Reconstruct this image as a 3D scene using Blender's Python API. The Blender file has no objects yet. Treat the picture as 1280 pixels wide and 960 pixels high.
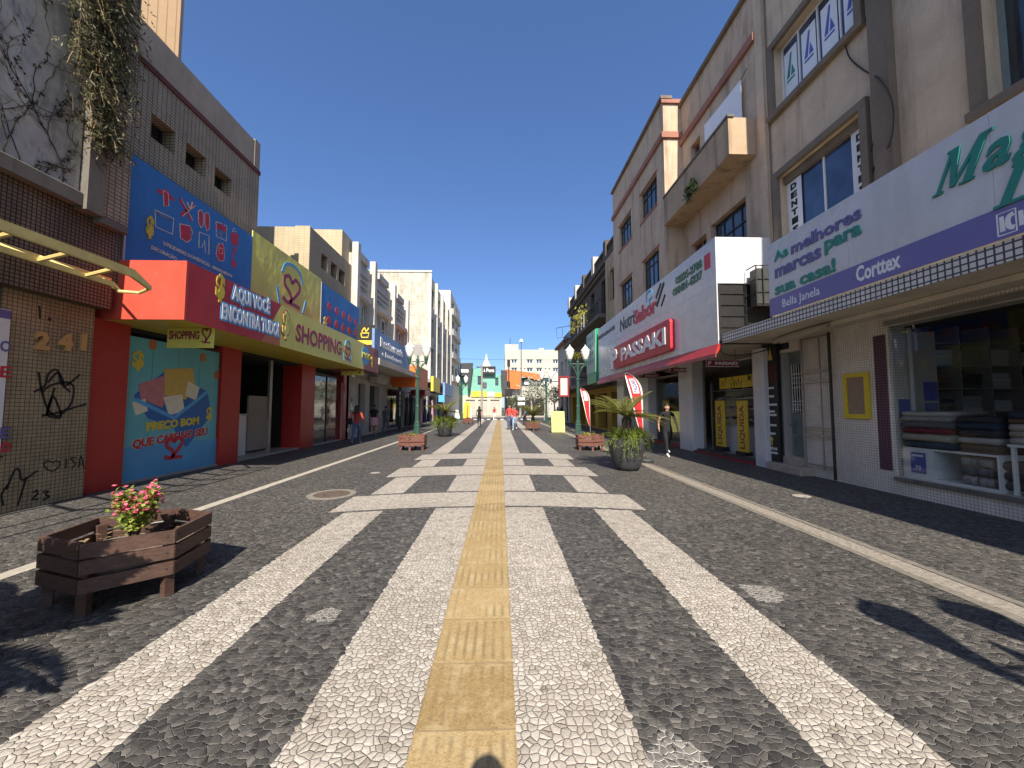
import bpy, math, random
from mathutils import Vector, Matrix
R = math.radians
sc = bpy.context.scene
COL = sc.collection
rnd = random.Random(7)

# ------------------------------------------------------------------ camera
F, CX, CY = 480.0, 640.0, 480.0
EYE = Vector((0, 0, 1.6))
YAW, PITCH = math.atan(14.5/480), math.atan(29/480)
cam_d = bpy.data.cameras.new('camera'); cam = bpy.data.objects.new('camera', cam_d); COL.objects.link(cam)
cam_d.sensor_width = 36; cam_d.lens = 36*F/1280; cam_d.clip_end = 3000; cam_d.clip_start = .05
cam.location = EYE
cam.rotation_euler = (math.pi/2+PITCH, 0, -YAW)
sc.camera = cam
CR = cam.rotation_euler.to_matrix()
def ray(px, py): return CR @ Vector(((px-CX)/F, (CY-py)/F, -1))
def onX(px, py, X):
    d = ray(px, py); t = X/d.x; p = EYE+d*t; return p.y, p.z        # (Y, Z) on the plane x = X
def onG(px, py, z=0):
    d = ray(px, py); t = (z-EYE.z)/d.z; p = EYE+d*t; return p.x, p.y
def onY(px, py, Y):
    d = ray(px, py); t = Y/d.y; p = EYE+d*t; return p.x, p.z

# ------------------------------------------------------------------ materials
M = {}
def nt(name, rough=.8, metal=0, spec=.5):
    m = bpy.data.materials.new(name); m.use_nodes = True
    t = m.node_tree; b = t.nodes['Principled BSDF']
    b.inputs['Roughness'].default_value = rough; b.inputs['Metallic'].default_value = metal
    b.inputs['Specular IOR Level'].default_value = spec
    M[name] = m
    return m, t, b
def N(t, typ, **kw):
    n = t.nodes.new(typ)
    for k, v in kw.items():
        if k in ('operation', 'data_type', 'blend_type', 'feature', 'voronoi_dimensions', 'noise_dimensions', 'offset', 'squash', 'offset_frequency', 'wave_type', 'bands_direction', 'clamp'):
            setattr(n, k, v)
        else:
            n.inputs[k.replace('_', ' ')].default_value = v
    return n
def mth(t, op, a, b=None, c=None):
    n = t.nodes.new('ShaderNodeMath'); n.operation = op
    for i, v in enumerate((a, b, c)):
        if v is None: continue
        if isinstance(v, (int, float)): n.inputs[i].default_value = v
        else: t.links.new(v, n.inputs[i])
    return n.outputs[0]
def mixc(t, fac, a, b, blend='MIX'):
    n = t.nodes.new('ShaderNodeMix'); n.data_type = 'RGBA'; n.blend_type = blend
    if isinstance(fac, (int, float)): n.inputs['Factor'].default_value = fac
    else: t.links.new(fac, n.inputs['Factor'])
    for k, v in (('A', a), ('B', b)):
        s = [i for i in n.inputs if i.name == k and i.type == 'RGBA'][0]
        if isinstance(v, (tuple, list)): s.default_value = (*v[:3], 1)
        else: t.links.new(v, s)
    return [o for o in n.outputs if o.type == 'RGBA'][0]
def ramp(t, fac, stops):
    n = t.nodes.new('ShaderNodeValToRGB'); e = n.color_ramp.elements
    while len(e) < len(stops): e.new(.5)
    for i, (p, c) in enumerate(stops):
        e[i].position = p
        if isinstance(c, (int, float)): c = (c, c, c)
        e[i].color = (*c, 1)
    t.links.new(fac, n.inputs[0]); return n.outputs[0]
def objco(t): return t.nodes.new('ShaderNodeTexCoord').outputs['Object']
def geo(t): return t.nodes.new('ShaderNodeNewGeometry')
def noise(t, vec, scale, detail=4, rough=.55, sx=1, sy=1, sz=1):
    n = N(t, 'ShaderNodeTexNoise', Scale=scale, Detail=detail, Roughness=rough)
    if (sx, sy, sz) != (1, 1, 1):
        mp = t.nodes.new('ShaderNodeMapping'); mp.inputs['Scale'].default_value = (sx, sy, sz)
        t.links.new(vec, mp.inputs[0]); vec = mp.outputs[0]
    t.links.new(vec, n.inputs['Vector']); return n.outputs['Fac']
def bump(t, b, h, strength=.3, dist=.01):
    n = t.nodes.new('ShaderNodeBump'); n.inputs['Strength'].default_value = strength; n.inputs['Distance'].default_value = dist
    t.links.new(h, n.inputs['Height']); t.links.new(n.outputs[0], b.inputs['Normal'])
def sc3(c, k): return tuple(min(1, x*k) for x in c)
def plain(name, c, rough=.75, var=.18, scale=6, bmp=0, metal=0, spec=.4, bscale=60):
    m, t, b = nt(name, rough, metal, spec)
    v = objco(t)
    f = noise(t, v, scale, 5, .65)
    t.links.new(ramp(t, f, [(.3, sc3(c, 1-var)), (.7, sc3(c, 1+var))]), b.inputs['Base Color'])
    if rough < .7:
        r = noise(t, v, scale*2.3, 3)
        t.links.new(mth(t, 'MULTIPLY_ADD', r, .25, rough-.1), b.inputs['Roughness'])
    if bmp: bump(t, b, noise(t, v, bscale, 3), bmp, .004)
    return m
def wallco(t):
    """flat coordinates along a wall: (along, height)"""
    s = t.nodes.new('ShaderNodeSeparateXYZ'); t.links.new(objco(t), s.inputs[0])
    n = t.nodes.new('ShaderNodeSeparateXYZ'); t.links.new(geo(t).outputs['True Normal'], n.inputs[0])
    ax = mth(t, 'GREATER_THAN', mth(t, 'ABSOLUTE', n.outputs[0]), .5)
    az = mth(t, 'GREATER_THAN', mth(t, 'ABSOLUTE', n.outputs[2]), .7)
    u = mth(t, 'ADD', mth(t, 'MULTIPLY', ax, s.outputs[1]), mth(t, 'MULTIPLY', mth(t, 'SUBTRACT', 1, ax), s.outputs[0]))
    v = mth(t, 'ADD', mth(t, 'MULTIPLY', az, s.outputs[1]), mth(t, 'MULTIPLY', mth(t, 'SUBTRACT', 1, az), s.outputs[2]))
    c = t.nodes.new('ShaderNodeCombineXYZ'); t.links.new(u, c.inputs[0]); t.links.new(v, c.inputs[1])
    return c.outputs[0]
def tiles(name, c1, c2, joint, w, h, gap=.12, rough=.45, dirt=.3, offset=0., var2=None):
    m, t, b = nt(name, rough, 0, .4)
    br = t.nodes.new('ShaderNodeTexBrick'); br.offset = offset; br.squash = 1
    t.links.new(wallco(t), br.inputs['Vector'])
    br.inputs['Color1'].default_value = (*c1, 1); br.inputs['Color2'].default_value = (*c2, 1); br.inputs['Mortar'].default_value = (*joint, 1)
    br.inputs['Scale'].default_value = 1; br.inputs['Brick Width'].default_value = w; br.inputs['Row Height'].default_value = h
    br.inputs['Mortar Size'].default_value = min(w, h)*gap; br.inputs['Mortar Smooth'].default_value = .1
    d = noise(t, objco(t), .9, 6, .7); d2 = noise(t, objco(t), 3, 4, .6, 1, 1, .15)
    dd = mth(t, 'MULTIPLY', ramp(t, d, [(.35, 1-dirt), (.65, 1)]), ramp(t, d2, [(.35, 1-dirt*.6), (.6, 1)]))
    t.links.new(mixc(t, 1, br.outputs['Color'], dd, 'MULTIPLY'), b.inputs['Base Color'])
    bump(t, b, br.outputs['Fac'], -.35, .003)
    t.links.new(mth(t, 'MULTIPLY_ADD', br.outputs['Fac'], .4, rough), b.inputs['Roughness'])
    return m
def plaster(name, c, stain=(.1, .08, .06), amt=.5, bmp=.25, rough=.9):
    m, t, b = nt(name, rough, 0, .2)
    v = objco(t)
    base = ramp(t, noise(t, v, 1.3, 6, .7), [(.3, sc3(c, .82)), (.7, sc3(c, 1.1))])
    st = noise(t, v, 2.2, 5, .65, 1, 1, .12)
    st = mth(t, 'MULTIPLY', ramp(t, st, [(.52, 0.), (.75, 1.)]), amt)
    base = mixc(t, st, base, stain)
    fine = ramp(t, noise(t, v, 45, 4, .7), [(.3, .86), (.7, 1.08)])
    t.links.new(mixc(t, 1, base, fine, 'MULTIPLY'), b.inputs['Base Color'])
    bump(t, b, noise(t, v, 38, 5, .7), bmp, .012)
    return m
def glass(name, tint=(.03, .045, .06), rough=.04):
    m, t, b = nt(name, rough, 0, .9)
    v = objco(t)
    t.links.new(ramp(t, noise(t, v, 1.1, 2), [(.35, sc3(tint, .5)), (.65, sc3(tint, 1.5))]), b.inputs['Base Color'])
    bump(t, b, noise(t, v, 1.7, 2), .06, .03)
    return m
def clear(name):
    m, t, b = nt(name, .03)
    tr = t.nodes.new('ShaderNodeBsdfTransparent'); tr.inputs[0].default_value = (.93, .95, .95, 1)
    gl = t.nodes.new('ShaderNodeBsdfGlossy'); gl.inputs['Roughness'].default_value = .03
    fr = t.nodes.new('ShaderNodeFresnel'); fr.inputs[0].default_value = 1.45
    mx = t.nodes.new('ShaderNodeMixShader')
    t.links.new(mth(t, 'MULTIPLY', fr.outputs[0], .24), mx.inputs[0]); t.links.new(tr.outputs[0], mx.inputs[1]); t.links.new(gl.outputs[0], mx.inputs[2])
    t.links.new(mx.outputs[0], t.nodes['Material Output'].inputs[0]); return m
def panel_mat(name, c, rough=.4, grime=.16, wave=.15, wscale=.9):
    m, t, b = nt(name, rough, 0, .45)
    v = objco(t)
    base = ramp(t, noise(t, v, 1.1, 4, .6), [(.3, sc3(c, .93)), (.7, sc3(c, 1.05))])
    st = mth(t, 'MULTIPLY', ramp(t, noise(t, v, 4.5, 5, .7, 1, 1, .1), [(.48, 0.), (.75, 1.)]), grime)
    base = mixc(t, st, base, (.16, .14, .115))
    dust = mth(t, 'MULTIPLY', ramp(t, noise(t, v, 7, 6, .75), [(.55, 0.), (.75, 1.)]), grime*.6)
    base = mixc(t, dust, base, (.42, .39, .34))
    t.links.new(base, b.inputs['Base Color'])
    t.links.new(mth(t, 'MULTIPLY_ADD', noise(t, v, 3, 4), .3, rough-.12), b.inputs['Roughness'])
    if wave: bump(t, b, noise(t, v, wscale, 3, .5, 1, 1.6, 1), wave, .12)
    return m
def leafy(name, c1, c2, scale=7, trans=.35):
    m, t, b = nt(name, .55, 0, .35)
    v = objco(t)
    w = t.nodes.new('ShaderNodeTexWhiteNoise'); w.noise_dimensions = '3D'
    mp = N(t, 'ShaderNodeVectorMath', operation='SNAP'); mp.inputs[1].default_value = (.03, .03, .03)
    t.links.new(v, mp.inputs[0]); t.links.new(mp.outputs[0], w.inputs['Vector'])
    f = mth(t, 'ADD', mth(t, 'MULTIPLY', noise(t, v, scale, 2), .75), mth(t, 'MULTIPLY', w.outputs['Value'], .25))
    col = ramp(t, f, [(.3, c1), (.68, c2)])
    t.links.new(col, b.inputs['Base Color'])
    tl = t.nodes.new('ShaderNodeBsdfTranslucent'); t.links.new(col, tl.inputs[0])
    mx = t.nodes.new('ShaderNodeMixShader'); mx.inputs[0].default_value = trans
    t.links.new(b.outputs[0], mx.inputs[1]); t.links.new(tl.outputs[0], mx.inputs[2])
    t.links.new(mx.outputs[0], t.nodes['Material Output'].inputs[0]); return m

def pavement_mat():
    m, t, b = nt('stone mosaic', .7, 0, .35)
    v = objco(t)
    # slightly uneven laying
    n1 = t.nodes.new('ShaderNodeTexNoise'); n1.inputs['Scale'].default_value = 1.6; n1.inputs['Detail'].default_value = 2
    t.links.new(v, n1.inputs['Vector'])
    off = N(t, 'ShaderNodeVectorMath', operation='MULTIPLY_ADD')
    t.links.new(n1.outputs['Color'], off.inputs[0]); off.inputs[1].default_value = (.12, .12, 0); off.inputs[2].default_value = (-.075, -.075, 0)
    n2 = t.nodes.new('ShaderNodeTexNoise'); n2.inputs['Scale'].default_value = 11; n2.inputs['Detail'].default_value = 3
    t.links.new(v, n2.inputs['Vector'])
    of2 = N(t, 'ShaderNodeVectorMath', operation='MULTIPLY_ADD'); t.links.new(n2.outputs['Color'], of2.inputs[0]); of2.inputs[1].default_value = (.034, .034, 0); t.links.new(off.outputs[0], of2.inputs[2])
    ad = N(t, 'ShaderNodeVectorMath', operation='ADD'); t.links.new(v, ad.inputs[0]); t.links.new(of2.outputs[0], ad.inputs[1])
    SC = 26
    vo = t.nodes.new('ShaderNodeTexVoronoi'); vo.voronoi_dimensions = '2D'; vo.inputs['Scale'].default_value = SC; vo.inputs['Randomness'].default_value = .88
    ve = t.nodes.new('ShaderNodeTexVoronoi'); ve.voronoi_dimensions = '2D'; ve.feature = 'DISTANCE_TO_EDGE'; ve.inputs['Scale'].default_value = SC; ve.inputs['Randomness'].default_value = .88
    for q in (vo, ve): t.links.new(ad.outputs[0], q.inputs['Vector'])
    back = N(t, 'ShaderNodeVectorMath', operation='SUBTRACT'); t.links.new(vo.outputs['Position'], back.inputs[0]); t.links.new(of2.outputs[0], back.inputs[1])
    mxv = t.nodes.new('ShaderNodeMix'); mxv.data_type = 'VECTOR'; mxv.inputs['Factor'].default_value = .38
    vi = [i for i in mxv.inputs if i.type == 'VECTOR' and i.name in ('A', 'B')]; t.links.new(v, vi[0]); t.links.new(back.outputs[0], vi[1])
    s = t.nodes.new('ShaderNodeSeparateXYZ'); t.links.new([o for o in mxv.outputs if o.type == 'VECTOR'][0], s.inputs[0])
    x, y = s.outputs[0], s.outputs[1]
    ax = mth(t, 'ABSOLUTE', mth(t, 'ADD', x, .17))
    def within(val, lo, hi): return mth(t, 'MULTIPLY', mth(t, 'GREATER_THAN', val, lo), mth(t, 'LESS_THAN', val, hi))
    long_ = mth(t, 'MAXIMUM', within(ax, .0, .85), within(ax, 1.64, 2.2))
    yy = mth(t, 'ADD', y, mth(t, 'MULTIPLY', mth(t, 'MULTIPLY', ax, ax), .055))
    bands = None; dark = None
    for lo, hi in BANDS:
        bb = within(yy, lo, hi); dk = within(yy, lo-.09, hi+.09)
        bands = bb if bands is None else mth(t, 'MAXIMUM', bands, bb)
        dark = dk if dark is None else mth(t, 'MAXIMUM', dark, dk)
    side = mth(t, 'LESS_THAN', ax, 2.45)
    white = mth(t, 'MAXIMUM', mth(t, 'MULTIPLY', bands, side), mth(t, 'MULTIPLY', long_, mth(t, 'SUBTRACT', 1, dark)))
    white = mth(t, 'MULTIPLY', white, mth(t, 'LESS_THAN', y, 48.5))
    # repairs: a few stray light stones
    def spot(px, py, r):
        dx = mth(t, 'SUBTRACT', x, px); dy = mth(t, 'SUBTRACT', y, py)
        return mth(t, 'LESS_THAN', mth(t, 'ADD', mth(t, 'MULTIPLY', dx, dx), mth(t, 'MULTIPLY', dy, dy)), r*r)
    for px, py, r in ((5.45/1.0*1.0, 6.9, .14), (-3.05, 9.6, .12), (3.1, 11.2, .1)):
        white = mth(t, 'MAXIMUM', white, spot(px, py, r))
    cs = t.nodes.new('ShaderNodeSeparateColor'); t.links.new(vo.outputs['Color'], cs.inputs[0])
    rnd1, rnd2 = cs.outputs[0], cs.outputs[1]
    wcol = ramp(t, rnd1, [(0, (.31, .275, .23)), (.25, (.375, .34, .29)), (.6, (.42, .385, .335)), (1, (.49, .455, .40))])
    dcol = ramp(t, rnd1, [(0, (.030, .029, .028)), (.45, (.062, .060, .056)), (.88, (.098, .093, .086)), (1, (.16, .15, .135))])
    big = noise(t, v, .55, 5, .65)
    # joints are full of pale dust outside the stripes, thinner inside them
    dust = mth(t, 'MULTIPLY', ramp(t, big, [(.35, .25), (.65, 1)]), 1)
    out = mth(t, 'GREATER_THAN', ax, 2.3)
    jd = mixc(t, mth(t, 'MULTIPLY', dust, mth(t, 'MULTIPLY_ADD', out, .25, .75)), (.12, .112, .10), (.37, .34, .29))
    jcol = mixc(t, white, jd, (.19, .165, .13))
    gr = noise(t, v, 90, 4, .7)
    stone = mixc(t, white, dcol, wcol)
    stone = mixc(t, 1, stone, ramp(t, gr, [(.25, .72), (.75, 1.2)]), 'MULTIPLY')
    # cement patch near the lower right
    wj = mth(t, 'MULTIPLY_ADD', noise(t, v, 7.0, 4), .10, -.008)
    jm = mth(t, 'LESS_THAN', ve.outputs['Distance'], wj)
    ja = mth(t, 'MULTIPLY_ADD', ramp(t, noise(t, v, 13, 3, .6), [(.38, 0.), (.62, 1.)]), .7, .25)
    col = mixc(t, mth(t, 'MULTIPLY', jm, ja), stone, jcol)
    s0 = t.nodes.new('ShaderNodeSeparateXYZ'); t.links.new(v, s0.inputs[0])
    def smear(px, py, r):
        dx = mth(t, 'SUBTRACT', s0.outputs[0], px); dy = mth(t, 'SUBTRACT', s0.outputs[1], py)
        d = mth(t, 'SQRT', mth(t, 'ADD', mth(t, 'MULTIPLY', dx, dx), mth(t, 'MULTIPLY', dy, dy)))
        k = mth(t, 'SUBTRACT', 1, mth(t, 'DIVIDE', d, r), None)
        k = mth(t, 'MAXIMUM', k, 0)
        e = mth(t, 'GREATER_THAN', mth(t, 'ADD', k, noise(t, v, 7, 4, .7)), .92)
        return mth(t, 'MULTIPLY', mth(t, 'MULTIPLY', e, mth(t, 'GREATER_THAN', k, .02)), mth(t, 'MULTIPLY_ADD', mth(t, 'LESS_THAN', ve.outputs['Distance'], .10), .6, .25))
    for px, py, r in ((.80, 1.83, .22), (2.27, 3.35, .28), (-1.35, 3.1, .18)):
        col = mixc(t, mth(t, 'MULTIPLY', smear(px, py, r), mth(t, 'GREATER_THAN', noise(t, v, 31, 3), .40)), col, (.5, .47, .42))
    col = mixc(t, 1, col, ramp(t, noise(t, v, .35, 5, .6), [(.3, .84), (.7, 1.1)]), 'MULTIPLY')
    # dark spots of chewing gum and drips
    sp = t.nodes.new('ShaderNodeTexVoronoi'); sp.voronoi_dimensions = '2D'; sp.inputs['Scale'].default_value = 1.7; t.links.new(v, sp.inputs['Vector'])
    col = mixc(t, mth(t, 'MULTIPLY', mth(t, 'LESS_THAN', sp.outputs['Distance'], .045), .45), col, (.06, .055, .05))
    t.links.new(col, b.inputs['Base Color'])
    h = ramp(t, ve.outputs['Distance'], [(0, 0.), (.09, .8), (.35, 1.)])
    h = mth(t, 'ADD', h, mth(t, 'MULTIPLY', gr, .25))
    h = mth(t, 'ADD', h, mth(t, 'MULTIPLY', rnd2, .45))
    h = mth(t, 'ADD', h, mth(t, 'MULTIPLY', noise(t, v, 2.2, 3), 2.2))
    bump(t, b, h, .75, .012)
    # every stone sits at a slightly different tilt
    tv = N(t, 'ShaderNodeVectorMath', operation='MULTIPLY_ADD'); t.links.new(vo.outputs['Color'], tv.inputs[0]); tv.inputs[1].default_value = (.20, .20, 0); tv.inputs[2].default_value = (-.10, -.10, 0)
    tn = N(t, 'ShaderNodeVectorMath', operation='ADD'); t.links.new(tv.outputs[0], tn.inputs[0]); t.links.new(geo(t).outputs['Normal'], tn.inputs[1])
    tz = N(t, 'ShaderNodeVectorMath', operation='NORMALIZE'); t.links.new(tn.outputs[0], tz.inputs[0]); t.links.new(tz.outputs[0], b.inputs['Normal'].links[0].from_node.inputs['Normal'])
    t.links.new(mth(t, 'MULTIPLY_ADD', rnd2, .25, .5), b.inputs['Roughness'])
    return m
BANDS = [(6.36, 7.40), (9.30, 10.62), (12.2, 13.5)]
pavement_mat()

def tactile_mat():
    m, t, b = nt('yellow tactile tile', .8, 0, .3)
    v = objco(t); s = t.nodes.new('ShaderNodeSeparateXYZ'); t.links.new(v, s.inputs[0])
    fy = mth(t, 'FRACT', mth(t, 'DIVIDE', s.outputs[1], .5)); jy = mth(t, 'LESS_THAN', fy, .018)
    iy = mth(t, 'FLOOR', mth(t, 'DIVIDE', s.outputs[1], .5))
    w = t.nodes.new('ShaderNodeTexWhiteNoise'); w.noise_dimensions = '1D'; t.links.new(iy, w.inputs['W'])
    base = ramp(t, w.outputs['Value'], [(0, (.27, .19, .085)), (1, (.36, .265, .13))])
    base = mixc(t, 1, base, ramp(t, noise(t, v, 75, 5, .85), [(.3, .55), (.7, 1.4)]), 'MULTIPLY')
    pale = ramp(t, noise(t, v, 5, 6, .75), [(.48, 0.), (.66, .7)])
    base = mixc(t, pale, base, (.42, .34, .20))
    u = mth(t, 'FRACT', mth(t, 'DIVIDE', mth(t, 'ADD', s.outputs[0], .42), .0625))
    # ribs, some worn smooth
    rib = mth(t, 'SMOOTH_MIN', mth(t, 'MULTIPLY', mth(t, 'PINGPONG', u, .5), 4), 1, .3)
    worn = ramp(t, noise(t, v, 2.5, 3), [(.40, .15), (.62, 1)])
    inside = mth(t, 'MULTIPLY', mth(t, 'GREATER_THAN', fy, .08), mth(t, 'LESS_THAN', fy, .94))
    groove = mth(t, 'MULTIPLY', mth(t, 'MULTIPLY', mth(t, 'SUBTRACT', 1, rib), inside), worn)
    base = mixc(t, mth(t, 'MULTIPLY', groove, .6), base, (.17, .12, .06))
    base = mixc(t, mth(t, 'MULTIPLY', jy, .7), base, (.22, .17, .10))
    t.links.new(base, b.inputs['Base Color'])
    h = mth(t, 'SUBTRACT', mth(t, 'MULTIPLY', noise(t, v, 90, 4), .3), mth(t, 'ADD', mth(t, 'MULTIPLY', groove, .8), jy))
    bump(t, b, h, 1.0, .010)
tactile_mat()

def marble_mat():
    m, t, b = nt('stained marble with dead vines', .5, 0, .4)
    v = objco(t)
    base = ramp(t, noise(t, v, 1.4, 6, .7), [(.3, (.27, .255, .23)), (.7, (.52, .50, .46))])
    dirt = ramp(t, noise(t, v, 3, 6, .7, 1, 1, .35), [(.5, 0.), (.72, .8)])
    base = mixc(t, dirt, base, (.06, .055, .05))
    sp = ramp(t, noise(t, v, 9, 5, .75), [(.60, 0.), (.68, .75)])
    base = mixc(t, sp, base, (.04, .035, .03))
    t.links.new(base, b.inputs['Base Color'])
marble_mat()

def wood_mat(name, c, dirt=.25):
    m, t, b = nt(name, .6, 0, .35)
    v = objco(t)
    g = noise(t, v, 14, 6, .7, 1, 1, 6)
    base = ramp(t, g, [(.3, sc3(c, .6)), (.7, sc3(c, 1.35))])
    d = ramp(t, noise(t, v, 3.5, 5, .7), [(.45, 1.), (.75, 1-dirt)])
    t.links.new(mixc(t, 1, base, d, 'MULTIPLY'), b.inputs['Base Color'])
    bump(t, b, g, .35, .004)
wood_mat('brown planter wood', (.092, .052, .040), .4)
wood_mat('red brown planter wood', (.19, .085, .065))
tiles('beige mosaic', (.46, .37, .215), (.40, .32, .18), (.14, .11, .075), .062, .062, .085, .5, .35)
tiles('brown mosaic', (.22, .165, .105), (.18, .135, .085), (.035, .03, .026), .062, .062, .13, .55, .4)
tiles('grey brown ribbed tile', (.52, .42, .28), (.46, .37, .245), (.18, .145, .10), .12, .075, .13, .6, .25)
tiles('cream tile', (.52, .435, .285), (.48, .40, .26), (.30, .25, .17), .22, .075, .08, .6, .15)
tiles('tan ribbed tile', (.44, .29, .15), (.40, .265, .14), (.25, .17, .1), .12, .05, .14, .6, .1)
tiles('olive tile', (.40, .325, .21), (.36, .295, .19), (.16, .13, .09), .16, .07, .1, .6, .2)
tiles('white mosaic', (.86, .80, .71), (.80, .74, .65), (.50, .45, .38), .05, .05, .12, .35, .2)
tiles('white fascia mosaic', (.74, .72, .70), (.68, .67, .65), (.08, .08, .085), .085, .085, .13, .35, .15)
tiles('purple mosaic', (.16, .07, .11), (.13, .06, .09), (.05, .03, .04), .05, .05, .12, .35, .2)
tiles('white weathered tile', (.62, .58, .48), (.58, .54, .44), (.46, .41, .32), .3, .3, .05, .7, .4)
plaster('beige plaster', (.57, .435, .31), (.15, .115, .09), .75, .4)
plaster('sandy plaster', (.62, .49, .345), (.18, .13, .09), .65, .5)
plaster('dark taupe trim', (.21, .17, .13), (.06, .05, .045), .4, .15)
plaster('tan balcony plaster', (.46, .335, .225), (.07, .055, .045), .8)
plaster('salmon paint trim', (.36, .17, .125), (.15, .1, .08), .5, .1)
plaster('grey parapet plaster', (.34, .29, .23), (.1, .09, .08), .5)
plaster('grey white plaster', (.52, .495, .45), (.25, .24, .22), .35, .1)
plaster('off white plaster', (.58, .55, .49), (.3, .27, .22), .4, .1)
plaster('cream plaster', (.50, .475, .40), (.45, .4, .3), .2, .05)
plaster('dark old plaster', (.115, .095, .08), (.04, .035, .03), .7)
plaster('mint plaster', (.20, .46, .38), (.2, .4, .34), .25, .05)
plaster('concrete', (.33, .31, .28), (.12, .11, .1), .5, .2)
plaster('dirty concrete', (.17, .155, .135), (.05, .045, .04), .8, .3)
plaster('canopy soffit', (.66, .59, .49), (.3, .27, .22), .35, .1)
plaster('maroon coping', (.13, .055, .05), (.05, .03, .03), .4, .1)
panel_mat('red panel', (.42, .028, .02), .38, .14, .06)
panel_mat('coral red panel', (.56, .075, .045), .42, .16, .1)
panel_mat('fascia red', (.47, .032, .04), .38, .16, .1)
plain('dark red panel', (.24, .022, .03), .4, .1, 2)
panel_mat('maroon panel', (.30, .05, .06), .4, .14, .08)
plain('orange brown panel', (.50, .16, .07), .4, .1, 2)
panel_mat('lime yellow panel', (.70, .66, .15), .4, .16, .1)
panel_mat('ochre yellow soffit', (.56, .46, .06), .36, .14, .1)
panel_mat('yellow banner', (.68, .68, .14), .5, .12, .3, 1.4)
panel_mat('blue banner', (.035, .19, .50), .5, .12, .32, 1.4)
plain('sky blue', (.10, .38, .72), .5, .05)
plain('plate red', (.42, .02, .04), .4, .06)
plain('lettering red', (.52, .03, .05), .45, .08)
plain('lettering yellow', (.66, .53, .06), .45, .06)
plain('lettering white', (.80, .80, .80), .45, .05)
plain('lettering black', (.015, .015, .015), .5, .2)
plain('lettering purple', (.13, .12, .30), .4, .08)
plain('lettering teal', (.03, .24, .19), .4, .08)
plain('lettering green', (.06, .16, .08), .4, .1)
plain('lettering wine', (.26, .03, .07), .4, .1)
panel_mat('periwinkle band', (.165, .155, .40), .35, .12, .05)
panel_mat('white panel', (.60, .61, .63), .24, .15, .10, .6)
panel_mat('white enamel', (.78, .78, .77), .3, .12, .0)
panel_mat('glossy white tile', (.62, .62, .64), .16, .14, .02)
panel_mat('sign green', (.02, .30, .14), .38, .2, .06)
panel_mat('pale green panel', (.36, .55, .46), .4, .4, .1)
panel_mat('orange panel', (.78, .17, .025), .42, .14, .1)
plain('orange cladding', (.62, .155, .03), .5, .06, 1)
plain('charcoal panel', (.045, .047, .05), .5, .2, 2)
plain('black paint', (.014, .014, .015), .45, .2)
plain('black fabric', (.012, .012, .014), .9, .3, 5)
plain('navy fabric', (.015, .022, .07), .9, .3, 5)
plain('graphite pot', (.042, .044, .047), .55, .2, 4, .12, bscale=30)
plain('yellow frame', (.66, .50, .03), .5, .1)
plain('cork board', (.30, .21, .14), .8, .1, 10)
plain('lamp green', (.028, .075, .058), .4, .15, 6, spec=.5)
plain('grey door paint', (.20, .245, .235), .4, .1, 3)
plain('iron bars', (.03, .028, .026), .5, .3, 10)
plain('steel pipe', (.35, .34, .32), .35, .1, 5, metal=.6)
plain('yellow metal', (.60, .48, .18), .45, .15, 5)
plain('stone step', (.40, .33, .26), .6, .15, 6)
plain('soil', (.20, .16, .12), .95, .4, 20, .6)
plain('dry leaves', (.28, .19, .10), .9, .4, 20)
plain('bark', (.07, .055, .04), .9, .35, 20, .6)
plain('pale trunk', (.42, .39, .34), .9, .3, 10, .3)
plain('drain stone', (.235, .21, .175), .85, .4, 25, .5)
plain('cover ring stone', (.20, .18, .15), .85, .35, 20, .4)
plain('drain kerb', (.16, .145, .12), .85, .3, 15, .4)
plain('pale vine bark', (.025, .02, .016), .9, .3, 10)
plain('kerb stone', (.36, .33, .275), .85, .2, 12, .4)
plain('rust iron', (.10, .075, .058), .7, .35, 12, .4)
plain('asphalt', (.06, .06, .06), .9, .25, 3, .3)
plain('far ground', (.09, .085, .075), .95, .2, .3)
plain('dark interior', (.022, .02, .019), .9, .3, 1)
plain('dim interior wall', (.42, .39, .35), .8, .1, 1)
plain('shop floor', (.32, .31, .29), .35, .1, 2)
panel_mat('mural teal', (.14, .47, .53), .4, .12, .1)
plain('mural blue', (.03, .14, .42), .4, .12, 1)
plain('mural mid blue', (.09, .34, .60), .4, .12, 1)
plain('mural pink', (.55, .20, .22), .45, .1)
plain('mural tan', (.62, .42, .10), .45, .1)
plain('mural cream', (.75, .70, .55), .45, .1)
plain('numeral tan', (.50, .30, .11), .5, .1)
plain('graffiti black', (.01, .01, .01), .6, .2)
plain('poster blue', (.10, .13, .42), .5, .1)
plain('a board yellow', (.55, .56, .19), .5, .06)
plain('flag red', (.46, .02, .025), .6, .12, 4)
plain('denim', (.06, .10, .20), .9, .2, 12)
plain('light denim', (.22, .32, .45), .9, .2, 12)
plain('skin', (.42, .24, .16), .55, .06)
plain('dark hair', (.018, .012, .009), .6, .3, 20)
plain('shirt red', (.62, .06, .06), .85, .1)
plain('shirt dark red', (.30, .03, .025), .85, .1)
plain('shirt orange', (.75, .13, .05), .85, .1)
plain('cloth pink', (.52, .28, .30), .85, .1)
plain('cloth grey', (.11, .12, .13), .9, .15)
plain('cloth white', (.75, .73, .70), .85, .06)
plain('shoe white', (.75, .75, .74), .6, .06)
plain('shoe dark', (.03, .028, .03), .6, .1)
for i, c in enumerate([(.12, .13, .14), (.19, .02, .05), (.40, .36, .29), (.035, .055, .09), (.055, .05, .055), (.30, .29, .29), (.13, .085, .06), (.45, .43, .40)]):
    plain('towel cloth %s' % 'abcdefgh'[i], c, .95, .15, 25, .5)
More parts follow.
